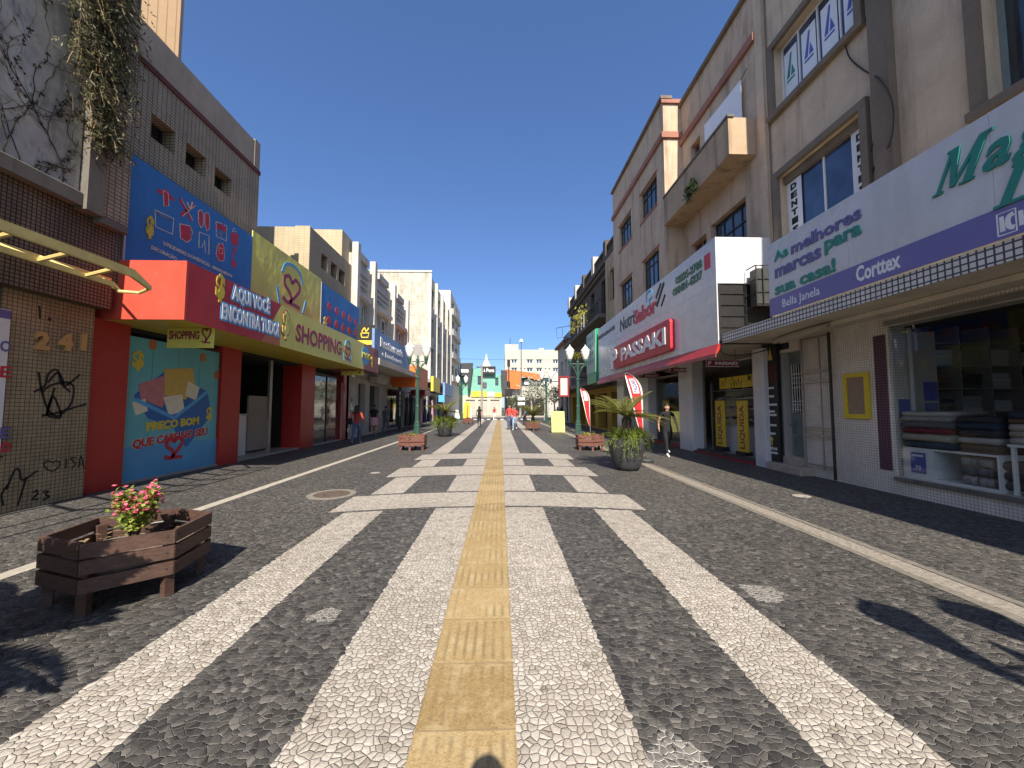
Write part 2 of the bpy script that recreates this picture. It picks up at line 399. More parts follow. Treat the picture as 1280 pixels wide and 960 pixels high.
glass('window glass'); glass('blue window glass', (.035, .06, .12), .03); glass('dark shop glass', (.015, .015, .016), .05)
clear('clear glass')
m_, t_, b_ = nt('frosted lamp glass', .35); b_.inputs['Base Color'].default_value = (.82, .82, .80, 1); b_.inputs['Subsurface Weight'].default_value = .2
leafy('fern green', (.10, .155, .025), (.30, .36, .07)); leafy('flower leaf', (.14, .22, .03), (.40, .44, .10))
leafy('cycad green', (.05, .07, .015), (.20, .19, .055)); leafy('pink petals', (.55, .06, .16), (.80, .20, .30), 12, .3)
leafy('dry hanging leaves', (.06, .075, .035), (.32, .30, .18), 4); leafy('tree green', (.06, .09, .04), (.20, .24, .12), 2)
leafy('silver leaves', (.30, .33, .26), (.55, .58, .48), 2, .2); leafy('yellow green leaves', (.22, .22, .04), (.45, .42, .10), 6)

# ------------------------------------------------------------------ mesh builder
class MB:
    def __init__(s): s.v = []; s.f = []; s.m = []; s.k = 0
    def face(s, pts):
        n = len(s.v); s.v += [tuple(p) for p in pts]; s.f.append(tuple(range(n, n+len(pts)))); s.m.append(s.k); return s
    def add(s, vs, fs):
        n = len(s.v); s.v += [tuple(p) for p in vs]; s.f += [tuple(n+i for i in f) for f in fs]; s.m += [s.k]*len(fs); return s
    def box(s, x0, x1, y0, y1, z0, z1):
        x0, x1 = sorted((x0, x1)); y0, y1 = sorted((y0, y1)); z0, z1 = sorted((z0, z1))
        return s.add([(x0,y0,z0),(x1,y0,z0),(x1,y1,z0),(x0,y1,z0),(x0,y0,z1),(x1,y0,z1),(x1,y1,z1),(x0,y1,z1)],
                     [(3,2,1,0),(4,5,6,7),(0,1,5,4),(1,2,6,5),(2,3,7,6),(3,0,4,7)])
    def bbox(s, x0, x1, y0, y1, z0, z1, b=.01):
        """box with chamfered vertical and top edges"""
        x0, x1 = sorted((x0, x1)); y0, y1 = sorted((y0, y1)); b = min(b, (x1-x0)*.3, (y1-y0)*.3, (z1-z0)*.3)
        rings = []
        def ring(i, z): return [(x0+b+i*0 if 0 else x0+i, y0+b, z), (x0+b, y0+i, z), (x1-b, y0+i, z), (x1-i, y0+b, z), (x1-i, y1-b, z), (x1-b, y1-i, z), (x0+b, y1-i, z), (x0+i, y1-b, z)]
        vs = ring(0, z0)+ring(0, z1-b)+[(x0+b, y0+b*1.4, z1), (x0+b*1.4, y0+b, z1), (x1-b*1.4, y0+b, z1), (x1-b, y0+b*1.4, z1), (x1-b, y1-b*1.4, z1), (x1-b*1.4, y1-b, z1), (x0+b*1.4, y1-b, z1), (x0+b, y1-b*1.4, z1)]
        fs = [tuple(range(7, -1, -1)), tuple(range(16, 24))]
        for r in (0, 8):
            for i in range(8): fs.append((r+i, r+(i+1) % 8, r+8+(i+1) % 8, r+8+i))
        return s.add(vs, fs)
    def prism(s, pts, d):
        """extrude a 3D polygon along vector d"""
        n = len(pts); d = Vector(d); vs = [Vector(p) for p in pts]+[Vector(p)+d for p in pts]
        return s.add(vs, [tuple(range(n))[::-1], tuple(range(n, 2*n))]+[(i, (i+1) % n, n+(i+1) % n, n+i) for i in range(n)])
    def tube(s, pts, r, n=8, cap=True):
        P = [Vector(p) for p in pts]; rs = r if isinstance(r, (list, tuple)) else [r]*len(P)
        vs = []; fs = []
        up = None
        for i, p in enumerate(P):
            d = (P[min(i+1, len(P)-1)]-P[max(i-1, 0)])
            if d.length < 1e-9: d = Vector((0, 0, 1))
            d.normalize()
            if up is None: up = d.orthogonal().normalized()
            else:
                up = up-d*up.dot(d)
                up = up.normalized() if up.length > 1e-6 else d.orthogonal().normalized()
            w = d.cross(up)
            for k in range(n):
                a = 2*math.pi*k/n; vs.append(p+(up*math.cos(a)+w*math.sin(a))*rs[i])
        for i in range(len(P)-1):
            for k in range(n): fs.append((i*n+k, i*n+(k+1) % n, (i+1)*n+(k+1) % n, (i+1)*n+k))
        if cap: fs += [tuple(range(n))[::-1], tuple(range((len(P)-1)*n, len(P)*n))]
        return s.add(vs, fs)
    def lathe(s, prof, c=(0, 0, 0), n=20, sq=None):
        """prof: (r, z) list; sq(angle) scales the radius"""
        vs = []; fs = []
        for r, z in prof:
            for k in range(n):
                a = 2*math.pi*k/n; q = r*(sq(a) if sq else 1); vs.append((c[0]+q*math.cos(a), c[1]+q*math.sin(a), c[2]+z))
        for i in range(len(prof)-1):
            for k in range(n): fs.append((i*n+k, i*n+(k+1) % n, (i+1)*n+(k+1) % n, (i+1)*n+k))
        fs += [tuple(range(n))[::-1], tuple(range((len(prof)-1)*n, len(prof)*n))]
        return s.add(vs, fs)
    def ribbon(s, pts, w, fr, d=.006):
        """flat stroke of width w through 2D points on the frame fr, raised by d"""
        o, u, v, n = fr; P = [Vector((p[0], p[1], 0)) for p in pts]; L = []; Rr = []
        for i, p in enumerate(P):
            t = (P[min(i+1, len(P)-1)]-P[max(i-1, 0)]); t = t.normalized() if t.length > 1e-9 else Vector((1, 0, 0))
            q = Vector((-t.y, t.x, 0))*w*.5
            L.append(p+q); Rr.append(p-q)
        W = lambda p, h: o+u*p.x+v*p.y+n*h
        m = len(P); vs = [W(p, d) for p in L]+[W(p, d) for p in Rr]+[W(p, 0.0005) for p in L]+[W(p, 0.0005) for p in Rr]
        fs = []
        for i in range(m-1):
            fs += [(i, i+1, m+i+1, m+i), (2*m+i, 2*m+i+1, i+1, i), (m+i, m+i+1, 3*m+i+1, 3*m+i)]
        fs += [(0, m, 3*m, 2*m), (m-1, 2*m-1+0, 4*m-1, 3*m-1)]
        return s.add(vs, fs)
    def plate(s, pts, fr, d=.006):
        o, u, v, n = fr
        return s.prism([o+u*p[0]+v*p[1]+n*.0005 for p in pts], n*d)
    def mesh(s, name, mats, off=(0, 0, 0), smooth=False):
        me = bpy.data.meshes.new(name); ox, oy, oz = off
        me.from_pydata([(a-ox, b-oy, c-oz) for a, b, c in s.v], [], s.f)
        mats = mats if isinstance(mats, (list, tuple)) else [mats]
        for q in mats: me.materials.append(M[q] if isinstance(q, str) else q)
        if len(mats) > 1: me.polygons.foreach_set('material_index', s.m)
        if smooth: me.polygons.foreach_set('use_smooth', [True]*len(me.polygons))
        me.update(); return me
def B(*a): return MB().box(*a)

class Thing:
    def __init__(s, name, label, cat, loc=(0, 0, 0), group=None, rz=0):
        s.o = bpy.data.objects.new(name, None); COL.objects.link(s.o); s.loc = Vector(loc); s.o.location = s.loc
        s.o.empty_display_size = .2
        s.o['label'] = label; s.o['category'] = cat
        if group: s.o['group'] = group
    def part(s, name, mb, mats, parent=None, smooth=False, label=None):
        ob = bpy.data.objects.new(name, mb.mesh(name, mats, s.loc, smooth)); COL.objects.link(ob)
        ob.parent = parent or s.o
        if label: ob['label'] = label
        return ob
def solo(name, mb, mats, label, cat, group=None, smooth=False, loc=None, kind=None):
    loc = loc or (0, 0, 0)
    ob = bpy.data.objects.new(name, mb.mesh(name, mats, loc, smooth)); COL.objects.link(ob); ob.location = loc
    if label: ob['label'] = label
    if cat: ob['category'] = cat
    if group: ob['group'] = group
    if kind: ob['kind'] = kind
    return ob
def struct(name, mb, mats, smooth=False): return solo(name, mb, mats, None, None, kind='structure', smooth=smooth)
def dup(root, loc, label, group=None, rz=0, scale=None):
    r = root.copy(); COL.objects.link(r); r.location = loc; r.rotation_euler = (0, 0, rz)
    if scale: r.scale = (scale, scale, scale)
    r['label'] = label
    if group: r['group'] = group
    for ch in list(root.children):
        c = ch.copy(); COL.objects.link(c); c.parent = r
        for g in list(ch.children):
            d = g.copy(); COL.objects.link(d); d.parent = c
    return r

# frames: origin, reading direction, up, outward
def FL(X, Y=0, Z=0): return (Vector((X, Y, Z)), Vector((0, 1, 0)), Vector((0, 0, 1)), Vector((1, 0, 0)))      # on the west side, faces east
def FR(X, Y=0, Z=0): return (Vector((X, Y, Z)), Vector((0, -1, 0)), Vector((0, 0, 1)), Vector((-1, 0, 0)))
def FC(Y, X=0, Z=0): return (Vector((X, Y, Z)), Vector((1, 0, 0)), Vector((0, 0, 1)), Vector((0, -1, 0)))      # faces the viewer
_tc = {}
def text2d(s, bold, ext, res=2):
    key = (s, bold, ext, res)
    if key in _tc: return _tc[key]
    cu = bpy.data.curves.new('txt', 'FONT'); cu.body = s; cu.size = 1; cu.offset = bold; cu.extrude = ext; cu.resolution_u = res
    ob = bpy.data.objects.new('txt', cu); COL.objects.link(ob)
    dg = bpy.context.evaluated_depsgraph_get(); me = bpy.data.meshes.new_from_object(ob.evaluated_get(dg))
    vs = [tuple(v.co) for v in me.vertices]; fs = [tuple(p.vertices) for p in me.polygons]
    bpy.data.objects.remove(ob); bpy.data.curves.remove(cu); bpy.data.meshes.remove(me)
    x0 = min(v[0] for v in vs); x1 = max(v[0] for v in vs); y0 = min(v[1] for v in vs); y1 = max(v[1] for v in vs)
    _tc[key] = ([((v[0]-x0)/(x1-x0), (v[1]-y0)/(y1-y0), v[2]) for v in vs], fs, (x1-x0)/(y1-y0))
    return _tc[key]
def text(mb, s, fr, a, b, w=None, h=.2, bold=.02, d=.012, shear=0, slope=0, res=2):
    """lettering with its lower left corner at (a, b) on the frame"""
    vs, fs, asp = text2d(s, bold, .05, res)
    w = w or h*asp; o, u, v, n = fr
    mb.add([o+u*(a+x*w+shear*y*h)+v*(b+y*h+slope*x*w)+n*(.001+(d if z > 0 else 0)) for x, y, z in vs], fs)
    return mb
def smooth_path(pts, k=6):
    out = []
    P = [pts[0]]+list(pts)+[pts[-1]]
    for i in range(1, len(P)-2):
        for j in range(k):
            t = j/k
            out.append(tuple(.5*((2*P[i][q])+(-P[i-1][q]+P[i+1][q])*t+(2*P[i-1][q]-5*P[i][q]+4*P[i+1][q]-P[i+2][q])*t*t+(-P[i-1][q]+3*P[i][q]-3*P[i+1][q]+P[i+2][q])*t**3) for q in range(len(pts[0]))))
    out.append(tuple(pts[-1])); return out

def facade(mb, X, nx, back, y0, y1, z0, z1, holes=(), rec=.22, roof=True):
    """street front at x = X facing nx with openings; `back` is how deep the block is. holes: (ya, yb, za, zb)"""
    ys = sorted({y0, y1, *[h[0] for h in holes], *[h[1] for h in holes]}); zs = sorted({z0, z1, *[h[2] for h in holes], *[h[3] for h in holes]})
    for i in range(len(ys)-1):
        for j in range(len(zs)-1):
            cy, cz = (ys[i]+ys[i+1])/2, (zs[j]+zs[j+1])/2
            if any(h[0] < cy < h[1] and h[2] < cz < h[3] for h in holes): continue
            q = [(X, ys[i], zs[j]), (X, ys[i+1], zs[j]), (X, ys[i+1], zs[j+1]), (X, ys[i], zs[j+1])]
            mb.face(q if nx > 0 else q[::-1])
    xi = X-nx*rec
    for a, b, c, d in holes:
        mb.face([(X, a, c), (X, b, c), (xi, b, c), (xi, a, c)]); mb.face([(X, a, d), (xi, a, d), (xi, b, d), (X, b, d)])
        mb.face([(X, a, c), (xi, a, c), (xi, a, d), (X, a, d)]); mb.face([(X, b, c), (X, b, d), (xi, b, d), (xi, b, c)])
    xb = X-nx*back
    mb.face([(X, y0, z0), (X, y0, z1), (xb, y0, z1), (xb, y0, z0)]); mb.face([(X, y1, z0), (xb, y1, z0), (xb, y1, z1), (X, y1, z1)])
    mb.face([(xb, y0, z0), (xb, y0, z1), (xb, y1, z1), (xb, y1, z0)])
    if roof: mb.face([(X, y0, z1), (X, y1, z1), (xb, y1, z1), (xb, y0, z1)])
    return mb
def window(T, X, nx, h, rec=.16, nv=2, nh=1, fm='iron bars', gm='window glass', fw=.05, split=None):
    """frame and glass filling a facade opening"""
    a, b, c, d = h; x0 = X-nx*(rec+.03); x1 = X-nx*(rec-.03); e = .002; mb = MB()
    a += e; b -= e; c += e; d -= e
    mb.box(x0, x1, a, b, c, c+fw); mb.box(x0, x1, a, b, d-fw, d); mb.box(x0, x1, a, a+fw, c+fw, d-fw); mb.box(x0, x1, b-fw, b, c+fw, d-fw)
    for i in range(1, nv):
        y = a+(b-a)*i/nv; mb.box(x0+.006, x1-.006, y-fw*.35, y+fw*.35, c+fw, d-fw)
    for z in (split if split else [c+(d-c)*i/nh for i in range(1, nh)]):
        mb.box(x0+.01, x1-.01, a+fw, b-fw, z-fw*.35, z+fw*.35)
    w = T.part('window', mb, fm)
    T.part('pane', B(X-nx*(rec+.008), X-nx*(rec-.008), a+fw*.6, b-fw*.6, c+fw*.6, d-fw*.6), gm, w)
    return w
# ================================================================== setting
g = MB(); g.face([(-900, -300, -.06), (900, -300, -.06), (900, 1500, -.06), (-900, 1500, -.06)])
struct('ground', g, 'far ground')
g = MB().box(-12, 12, -14, 49.2, -.2, 0); struct('pavement', g, 'stone mosaic')
g = MB(); g.face([(-80, 49.2, -.03), (80, 49.2, -.03), (80, 62, -.03), (-80, 62, -.03)]); struct('road', g, 'asphalt')
g = MB().box(-80, 80, 62, 70, -.2, .06); struct('far_pavement', g, 'kerb stone')
g = MB()
for i in range(9): g.face([(-3.6+i*.9, 50.2, -.026), (-3.15+i*.9, 50.2, -.026), (-3.15+i*.9, 53.4, -.026), (-3.6+i*.9, 53.4, -.026)])
struct('road_marking', g, 'lettering white')
g = MB().box(-.42, .08, -6, 48.4, -.02, .006); struct('tactile_path', g, 'yellow tactile tile')
def kerb(X0, X1, y0, y1, n):
    mb = MB(); r = random.Random(n); y = y0
    while y < y1:
        l = 1.0+r.uniform(-.04, .04); mb.box(X0+r.uniform(-.008, .008), X1, y, min(y+l-.012, y1), -.05, .005+r.uniform(0, .004)); y += l
    return mb
struct('kerb_strip', kerb(-4.80, -4.62, -4, 48, 1), 'kerb stone')
k = kerb(3.86, 3.96, -4, 48, 2); k2 = kerb(4.18, 4.27, -4, 48, 3); k.add(k2.v, k2.f); struct('kerb_strip', k, 'drain kerb')
struct('drain_channel', B(3.965, 4.175, -4, 48, -.05, .004), 'drain stone')

mx, my = onG(415, 618)
T = Thing('manhole_cover', 'round rusty iron manhole cover with a pale stone ring set in the paving', 'manhole cover', (mx, my, 0))
mb = MB().lathe([(.30, .004), (.30, .012), (.285, .012), (.28, .008), (0.001, .009)], (mx, my, 0), 40)
for i in range(12):
    a = i*math.pi/6
    mb.box(mx+.16*math.cos(a)-.02, mx+.16*math.cos(a)+.02, my+.16*math.sin(a)-.02, my+.16*math.sin(a)+.02, .006, .014)
T.part('lid', mb, 'rust iron')
T.part('ring', MB().lathe([(.42, -.02), (.42, .007), (.31, .008), (.31, -.02)], (mx, my, 0), 40), 'cover ring stone')

# ================================================================== west side of the street
WX = -7.8
# ---- house with number 241
T = Thing('corner_building', 'dark tiled building with stained marble panel and number 241 on its tiled pier', 'building', (-7.6, 4, 0))
yA, zA = onX(95, 240, -7.28)
w = MB(); w.box(-14, -7.32, -6, 7.45, 3.95, 10.2); T.part('upper_wall', w, 'brown mosaic')
w = MB(); w.box(-7.318, -7.24, 5.2, yA, zA, 10.0); T.part('marble_panel', w, 'stained marble with dead vines')
VINE = (yA, zA)
T.part('ledge', MB().bbox(-7.31, -7.16, 4.4, yA+.02, zA-.24, zA-.004, .02), 'dirty concrete')
T.part('dark_shutter', B(-7.318, -7.26, 3.2, 5.19, zA, 10.0), 'charcoal panel')
w = MB().box(-7.318, -7.1, yA+.012, yA+.30, 5.0, 10.1); T.part('concrete_post', w, 'dirty concrete')
T.part('tiled_corner', B(-7.318, -7.16, yA+.305, 7.40, 5.06, 10.15), 'grey brown ribbed tile')
T.part('corner_base', MB().bbox(-7.316, -7.14, yA+.303, 7.41, 4.9, 5.055, .02), 'dirty concrete')
T.part('pier', B(-8.6, -7.5, 5.93, 7.24, 0, 3.95), 'beige mosaic')
T.part('beam', B(-7.56, -7.27, 3, 7.30, 3.42, 3.9), 'brown mosaic')
T.part('recessed_wall', B(-8.62, -8.5, -6, 5.92, 0, 3.94), 'brown mosaic')
T.part('plinth', B(-8.49, -7.52, -6, 5.92, 0, .78), 'beige mosaic')
T.part('shutter', B(-8.49, -8.2, -6, 5.9, .79, 3.9), 'dark interior')
fr = FL(-7.5); mb = MB()
for s, px, py, w_ in (('2', 40, 436, None), ('4', 70, 437, None), ('1', 99, 438, None)):
    y, z = onX(px, py, -7.5); text(mb, s, fr, y, z, w_, .30, .05, .045)
T.part('house_number', mb, 'numeral tan')
# painted tags on the pier
def gpath(pts): return [onX(a, b, -7.5) for a, b in pts]
mb = MB()
for s in ([(48, 465), (52, 488), (60, 512), (72, 520), (85, 512), (108, 505)], [(52, 490), (63, 482), (80, 478), (92, 484), (85, 510), (52, 520)], [(68, 485), (58, 520), (66, 495), (76, 521), (60, 520)], [(42, 490), (56, 482), (60, 468), (70, 462), (78, 474), (82, 482), (100, 468)], [(60, 478), (72, 466), (77, 480), (88, 490)]):
    T.part('graffiti', MB().ribbon(smooth_path(gpath(s)), .035, fr, .0025), 'graffiti black')
for s in ([(66, 578), (58, 576), (55, 583), (66, 589), (75, 580), (70, 576), (66, 579)], [(82, 586), (83, 573)], [(95, 572), (88, 573), (94, 580), (89, 586)], [(98, 585), (101, 570), (105, 586)], [(99, 580), (104, 580)]):
    T.part('graffiti', MB().ribbon(smooth_path(gpath(s)), .022, fr, .0025), 'graffiti black')
for s in ([(41, 616), (46, 613), (46, 618), (40, 624), (48, 624)], [(53, 615), (60, 614), (57, 618), (61, 621), (53, 625)], [(8, 612), (18, 588), (24, 588), (28, 600), (47, 588)], [(33, 596), (22, 632)], [(4, 632), (2, 618), (10, 606)]):
    T.part('graffiti', MB().ribbon(smooth_path(gpath(s)), .03, fr, .0025), 'graffiti black')
mb.ribbon(smooth_path(gpath([(49, 382), (50, 398)])), .03, fr, .0025); mb.ribbon(smooth_path(gpath([(60, 398), (64, 400)])), .05, fr, .0025)
T.part('graffiti', mb, 'graffiti black')
# banner by the pier
T = Thing('banner', 'white cloth banner with purple and red lettering hanging beside the tiled pier', 'banner', (-7.45, 5.3, 2))
y1, zt = onX(14, 388, -7.45); _, zb = onX(15, 568, -7.45)
T.part('cloth', B(-7.46, -7.448, 4.3, y1, zb, zt), 'cloth white')
T.part('header', B(-7.447, -7.443, 4.3, y1-.004, zt-.14, zt-.01), 'lettering purple')
mb = MB(); fr = FL(-7.446)
for s, y, z, m in (('MODA', 5.02, 2.44, 1), ('DE', 5.35, 2.12, 0), ('E', 5.5, 1.19, 1), ('0', 5.5, .92, 0)):
    pass
e = MB()
for s, py, kk in (('O', 440, 0), ('E', 472, 1), ('E', 548, 0), ('0', 566, 1)):
    y, z = onX(8, py, -7.446); e.k = kk; text(e, s, fr, y-.08, z, .13, .17, .02, .003)
T.part('lettering', e, ['lettering purple', 'lettering red'])
T.part('rod', MB().tube([(-7.45, 4.3, zb-.02), (-7.45, y1+.03, zb-.02)], .018), 'iron bars')

# hanging plant on the corner
T = Thing('hanging_plant', 'shaggy half dry plant trailing down the corner above the awning frame', 'plant', (-7.0, 6.8, 8.6))
mb = MB(); dk = MB(); st = MB(); r = random.Random(3)
for i in range(1300):
    z0 = r.uniform(6.2, 10.2); k_ = .12+.10*max(0, min(1, (z0-6.4)/2.2)); y0 = 6.62-.06*(z0-7)+r.gauss(0, k_*1.15); x0 = -7.06+r.uniform(-.03, .16)
    if z0 < 7.3 and r.random() < .35: continue
    a = r.uniform(-1.5, 1.5); out = r.uniform(.05, .3); dy, dx = out*math.sin(a), out*math.cos(a)*.9; L = r.uniform(.15, .5)
    pts = [(x0+dx*t, y0+dy*t, z0+.16*math.sin(t*2.6)-L*t*t) for t in (0, .3, .6, .8, 1)]
    if i % 2: st.tube(pts, .004, 3, False)
    inner = r.random() < .3; tgt = dk if inner else mb  # inner leaves get a dark colour that paints the shade inside the clump
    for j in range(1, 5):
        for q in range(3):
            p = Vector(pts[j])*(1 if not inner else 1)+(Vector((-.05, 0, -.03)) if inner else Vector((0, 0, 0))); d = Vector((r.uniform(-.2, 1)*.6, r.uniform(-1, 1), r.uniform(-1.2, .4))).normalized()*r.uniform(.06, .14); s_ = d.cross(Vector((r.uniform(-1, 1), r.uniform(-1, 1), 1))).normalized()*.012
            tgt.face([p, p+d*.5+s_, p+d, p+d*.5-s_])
T.part('foliage', mb, 'dry hanging leaves'); T.part('shaded_core_leaves', dk, leafy('shaded core leaves', (.02, .022, .012), (.07, .065, .03), 4) and 'shaded core leaves'); T.part('stems', st, 'dry leaves')
# dead creeper over the marble panel
T = Thing('dead_creeper', 'leafless dark creeper branching over the stained marble panel', 'plant', (-7.23, 6.1, 5.4)); mb = MB(); lf = MB(); r = random.Random(17)
def creep(y, z, ang, L, rad, depth):
    pts = [(-7.232, y, z)]
    for i in range(int(L/.07)):
        ang += r.gauss(0, .20)+(math.pi/2-ang)*.05; y += .07*math.cos(ang); z += .07*math.sin(ang)
        if not (5.22 < y < VINE[0]-.02 and VINE[1] < z < 9.8): break
        pts.append((-7.232+r.uniform(0, .01), y, z))
        if depth and r.random() < .10: creep(y, z, ang+r.choice((-1, 1))*r.uniform(.5, 1.1), L*r.uniform(.3, .6), rad*.6, depth-1)
        if r.random() < .22:
            for q in range(r.randint(1, 5)):
                p = Vector((-7.22, y+r.gauss(0, .03), z+r.gauss(0, .04))); e = Vector((0, r.uniform(-1, 1), r.uniform(-1, 1)))*.03; f_ = Vector((.012, r.uniform(-1, 1)*.02, r.uniform(-1, 1)*.02)); lf.face([p-e, p+f_, p+e, p-f_])
    if len(pts) > 2: mb.tube(pts, [rad*(1-.6*i/len(pts)) for i in range(len(pts))], 5)
for i in range(6): creep(5.35+i*.2+r.uniform(-.05, .05), VINE[1]+.02, r.uniform(1.1, 2.0), r.uniform(1.2, 4.0), .008, 2)
T.part('stems', mb, 'pale vine bark'); T.part('leaves', lf, 'pale vine bark')

# awning frame without its cloth
AX = -5.95
tipY, tipZ = onX(190, 357, AX); y0_, z0_ = onX(0, 279, AX)
T = Thing('awning_frame', 'bare yellow metal awning frame jutting out above the pavement', 'awning', (-6.6, 5, 3.7))
def rail(X, zz, end):
    return [(X, -3, zz), (X, tipY-.55, zz), (X, tipY-.2, zz-.02), (X, end, zz-.10)]
zz = (tipZ+z0_)/2+.05
mb = MB().prism([(AX, -3, zz-.07), (AX, tipY-.35, zz-.07), (AX, tipY, zz-.19), (AX, tipY, zz-.12), (AX, tipY-.32, zz+.06), (AX, -3, zz+.06)], (-.05, 0, 0)); T.part('outer_rail', mb, 'yellow metal')
mb = MB().prism([(-6.45, -3, zz-.17), (-6.45, tipY-.1, zz-.17), (-6.45, tipY-.02, zz-.24), (-6.45, tipY-.02, zz-.18), (-6.45, tipY-.12, zz-.09), (-6.45, -3, zz-.09)], (-.05, 0, 0)); T.part('inner_rail', mb, 'yellow metal')
T.part('wall_rail', B(-7.26, -7.2, -3, 7.2, 3.92, 3.98), 'yellow metal')
T.part('end_hoop', MB().tube([(AX-.02, tipY-.03, zz-.17), (-6.2, tipY+.05, zz-.22), (-6.47, tipY-.04, zz-.22)], .028, 8), 'yellow metal')
T.part('end_strut', MB().tube([(-6.47, tipY-.04, zz-.2), (-7.2, 7.05, 3.92)], .024, 8), 'yellow metal')
for i in range(7):
    y = tipY-.55-i*.62
    T.part('cross_bar', MB().tube([(AX-.05, y, zz), (-6.47, y, zz-.13), (-7.2, y+.02, 3.94)], .034, 6), 'yellow metal')

# ---- shopping building
T = Thing('shop_building', 'grey brown tiled building with maroon coping above the red and yellow shop', 'building', (WX, 10, 0))
SY0, SY1 = 7.56, onX(325, 200, WX)[0]
zc = onX(314, 210, WX)[1]
def hole(pts, X):
    q = [onX(a, b, X) for a, b in pts]; ys = [p[0] for p in q]; zs = [p[1] for p in q]
    return (min(ys), max(ys), sum(sorted(zs)[:2])/2, sum(sorted(zs)[-2:])/2)
hs = [hole(p, WX) for p in ([(190, 145), (190, 177), (218, 162), (218, 192)], [(233, 180), (233, 208), (257, 196), (257, 222)], [(269, 208), (269, 233), (289, 221), (289, 246)])]
zl = sum(h[2] for h in hs)/3; zh = sum(h[3] for h in hs)/3
hs = [(h[0], h[1], zl, zh) for h in hs]
T.part('wall', facade(MB(), WX, 1, 12, SY0, SY1, 3.3, zc, hs, .35), 'grey brown ribbed tile')
for h in hs: window(T, WX, 1, h, .32, 2, 1, 'iron bars', 'dark shop glass', .05)
T.part('coping', B(WX-.3, WX+.04, SY0, SY1, zc+.002, zc+.13), 'maroon coping')
T.part('setback_parapet', B(-20, -8.15, SY0+.2, SY1+.5, zc+.003, zc+1.35), 'grey parapet plaster')
T.part('parapet_pier', B(-8.5, -8.135, SY1+.25, SY1+.52, zc+.135, zc+1.42), 'grey parapet plaster'); T.part('corner_strip', B(-9.5, -8.14, SY1+.001, SY1+.51, 3.31, zc+.001), 'grey parapet plaster')
# tower block set at an angle, overhanging its base
tz_ = 11.2
def onZ(px, py, z): d_ = ray(px, py); q = EYE+d_*((z-EYE.z)/d_.z); return Vector((q.x, q.y, z))
ta, tb = onZ(160, 55, tz_), onZ(222, 82, tz_); tn = Vector((-(tb-ta).y, (tb-ta).x, 0)).normalized(); ta = ta-(tb-ta)*1.2
T.part('tower', MB().prism([ta, tb, tb+tn*2.2, ta+tn*2.2], (0, 0, 5)), 'tan ribbed tile')
tt = (tb-ta).normalized(); q = [tb-tt*.35+tn*.35, tb-tt*.35+tn*1.8, ta+tn*1.8, ta+tn*.35]
T.part('tower_base', MB().prism([Vector((p.x, p.y, zc+.2)) for p in q], (0, 0, tz_-zc-.2)), 'tan ribbed tile')
# low part and the second, cream tiled block
T2 = Thing('cream_tiled_building', 'cream tiled block with three square windows behind the yellow sign', 'building', (WX, 17, 0))
CY0 = onX(388, 300, WX)[0]; cz = onX(388, 283, WX)[1]; CY1 = onX(439, 340, WX)[0]
hs = [hole(p, WX) for p in ([(402, 317), (402, 337), (409, 322), (409, 341)], [(414, 326), (414, 345), (421, 331), (421, 349)], [(424, 335), (424, 353), (431, 340), (431, 356)])]
zl = sum(h[2] for h in hs)/3; zh = sum(h[3] for h in hs)/3; hs = [(h[0], h[1], zl, zh) for h in hs]
T2.part('street_wall', facade(MB(), WX, 1, .6, CY0+.002, CY1, 3.3, cz, hs, .3, True), 'olive tile')
for h in hs: window(T2, WX, 1, h, .28, 2, 1, 'iron bars', 'dark shop glass', .05)
T2.part('side_wall', B(WX-13, WX-.61, CY0, CY1, 0, cz-.004), 'cream tile')
T2.part('end_wall', B(WX-.6, WX-.001, CY0-.05, CY0, 3.3, cz+.02), 'cream tile')
ty0 = onX(434, 330, WX)[0]-.35
q0 = onY(397, 287, ty0); q1 = onY(428, 287, ty0)
T2.part('stair_tower', B(q0[0]-1.5, q1[0], ty0, ty0+2.2, cz-.5, q1[1]), 'cream tile')
T.part('low_roof', B(WX-10, WX, SY1+.003, CY0-.052, 3.3, 6.4), 'grey brown ribbed tile')

# ground floor of the shop
GX = -7.75
def gy(px): return onX(px, 500, GX)[0]
T.part('red_pier', B(-8.4, -7.62, 7.27, gy(150), 0, 3.29), 'red panel')
for a, b in ((272, 297), (374, 391), (427, 434)): T.part('red_pier', B(-8.4, -7.68, gy(a)+.02, gy(b), 0, 3.29), 'red panel')
dY0, dY1 = gy(150)+.01, gy(272)
SOUT = -6.05; FZ0 = onX(232, 400, SOUT)[1]; FZ1 = onX(232, 325, SOUT)[1]; FY1 = onX(455, 440, SOUT)[0]; FY2 = onX(473, 440, SOUT)[0]
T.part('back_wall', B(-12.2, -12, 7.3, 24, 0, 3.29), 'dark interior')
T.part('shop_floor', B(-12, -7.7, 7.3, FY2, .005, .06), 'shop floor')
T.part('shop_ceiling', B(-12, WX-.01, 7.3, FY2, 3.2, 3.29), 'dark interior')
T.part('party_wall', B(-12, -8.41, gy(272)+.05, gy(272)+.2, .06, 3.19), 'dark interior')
T.part('party_wall', B(-12, -8.41, gy(374)+.05, gy(374)+.2, .06, 3.19), 'dark interior'); T.part('party_wall', B(-12, -8.41, gy(434)+.05, gy(434)+.25, .06, 3.19), 'dim interior wall')
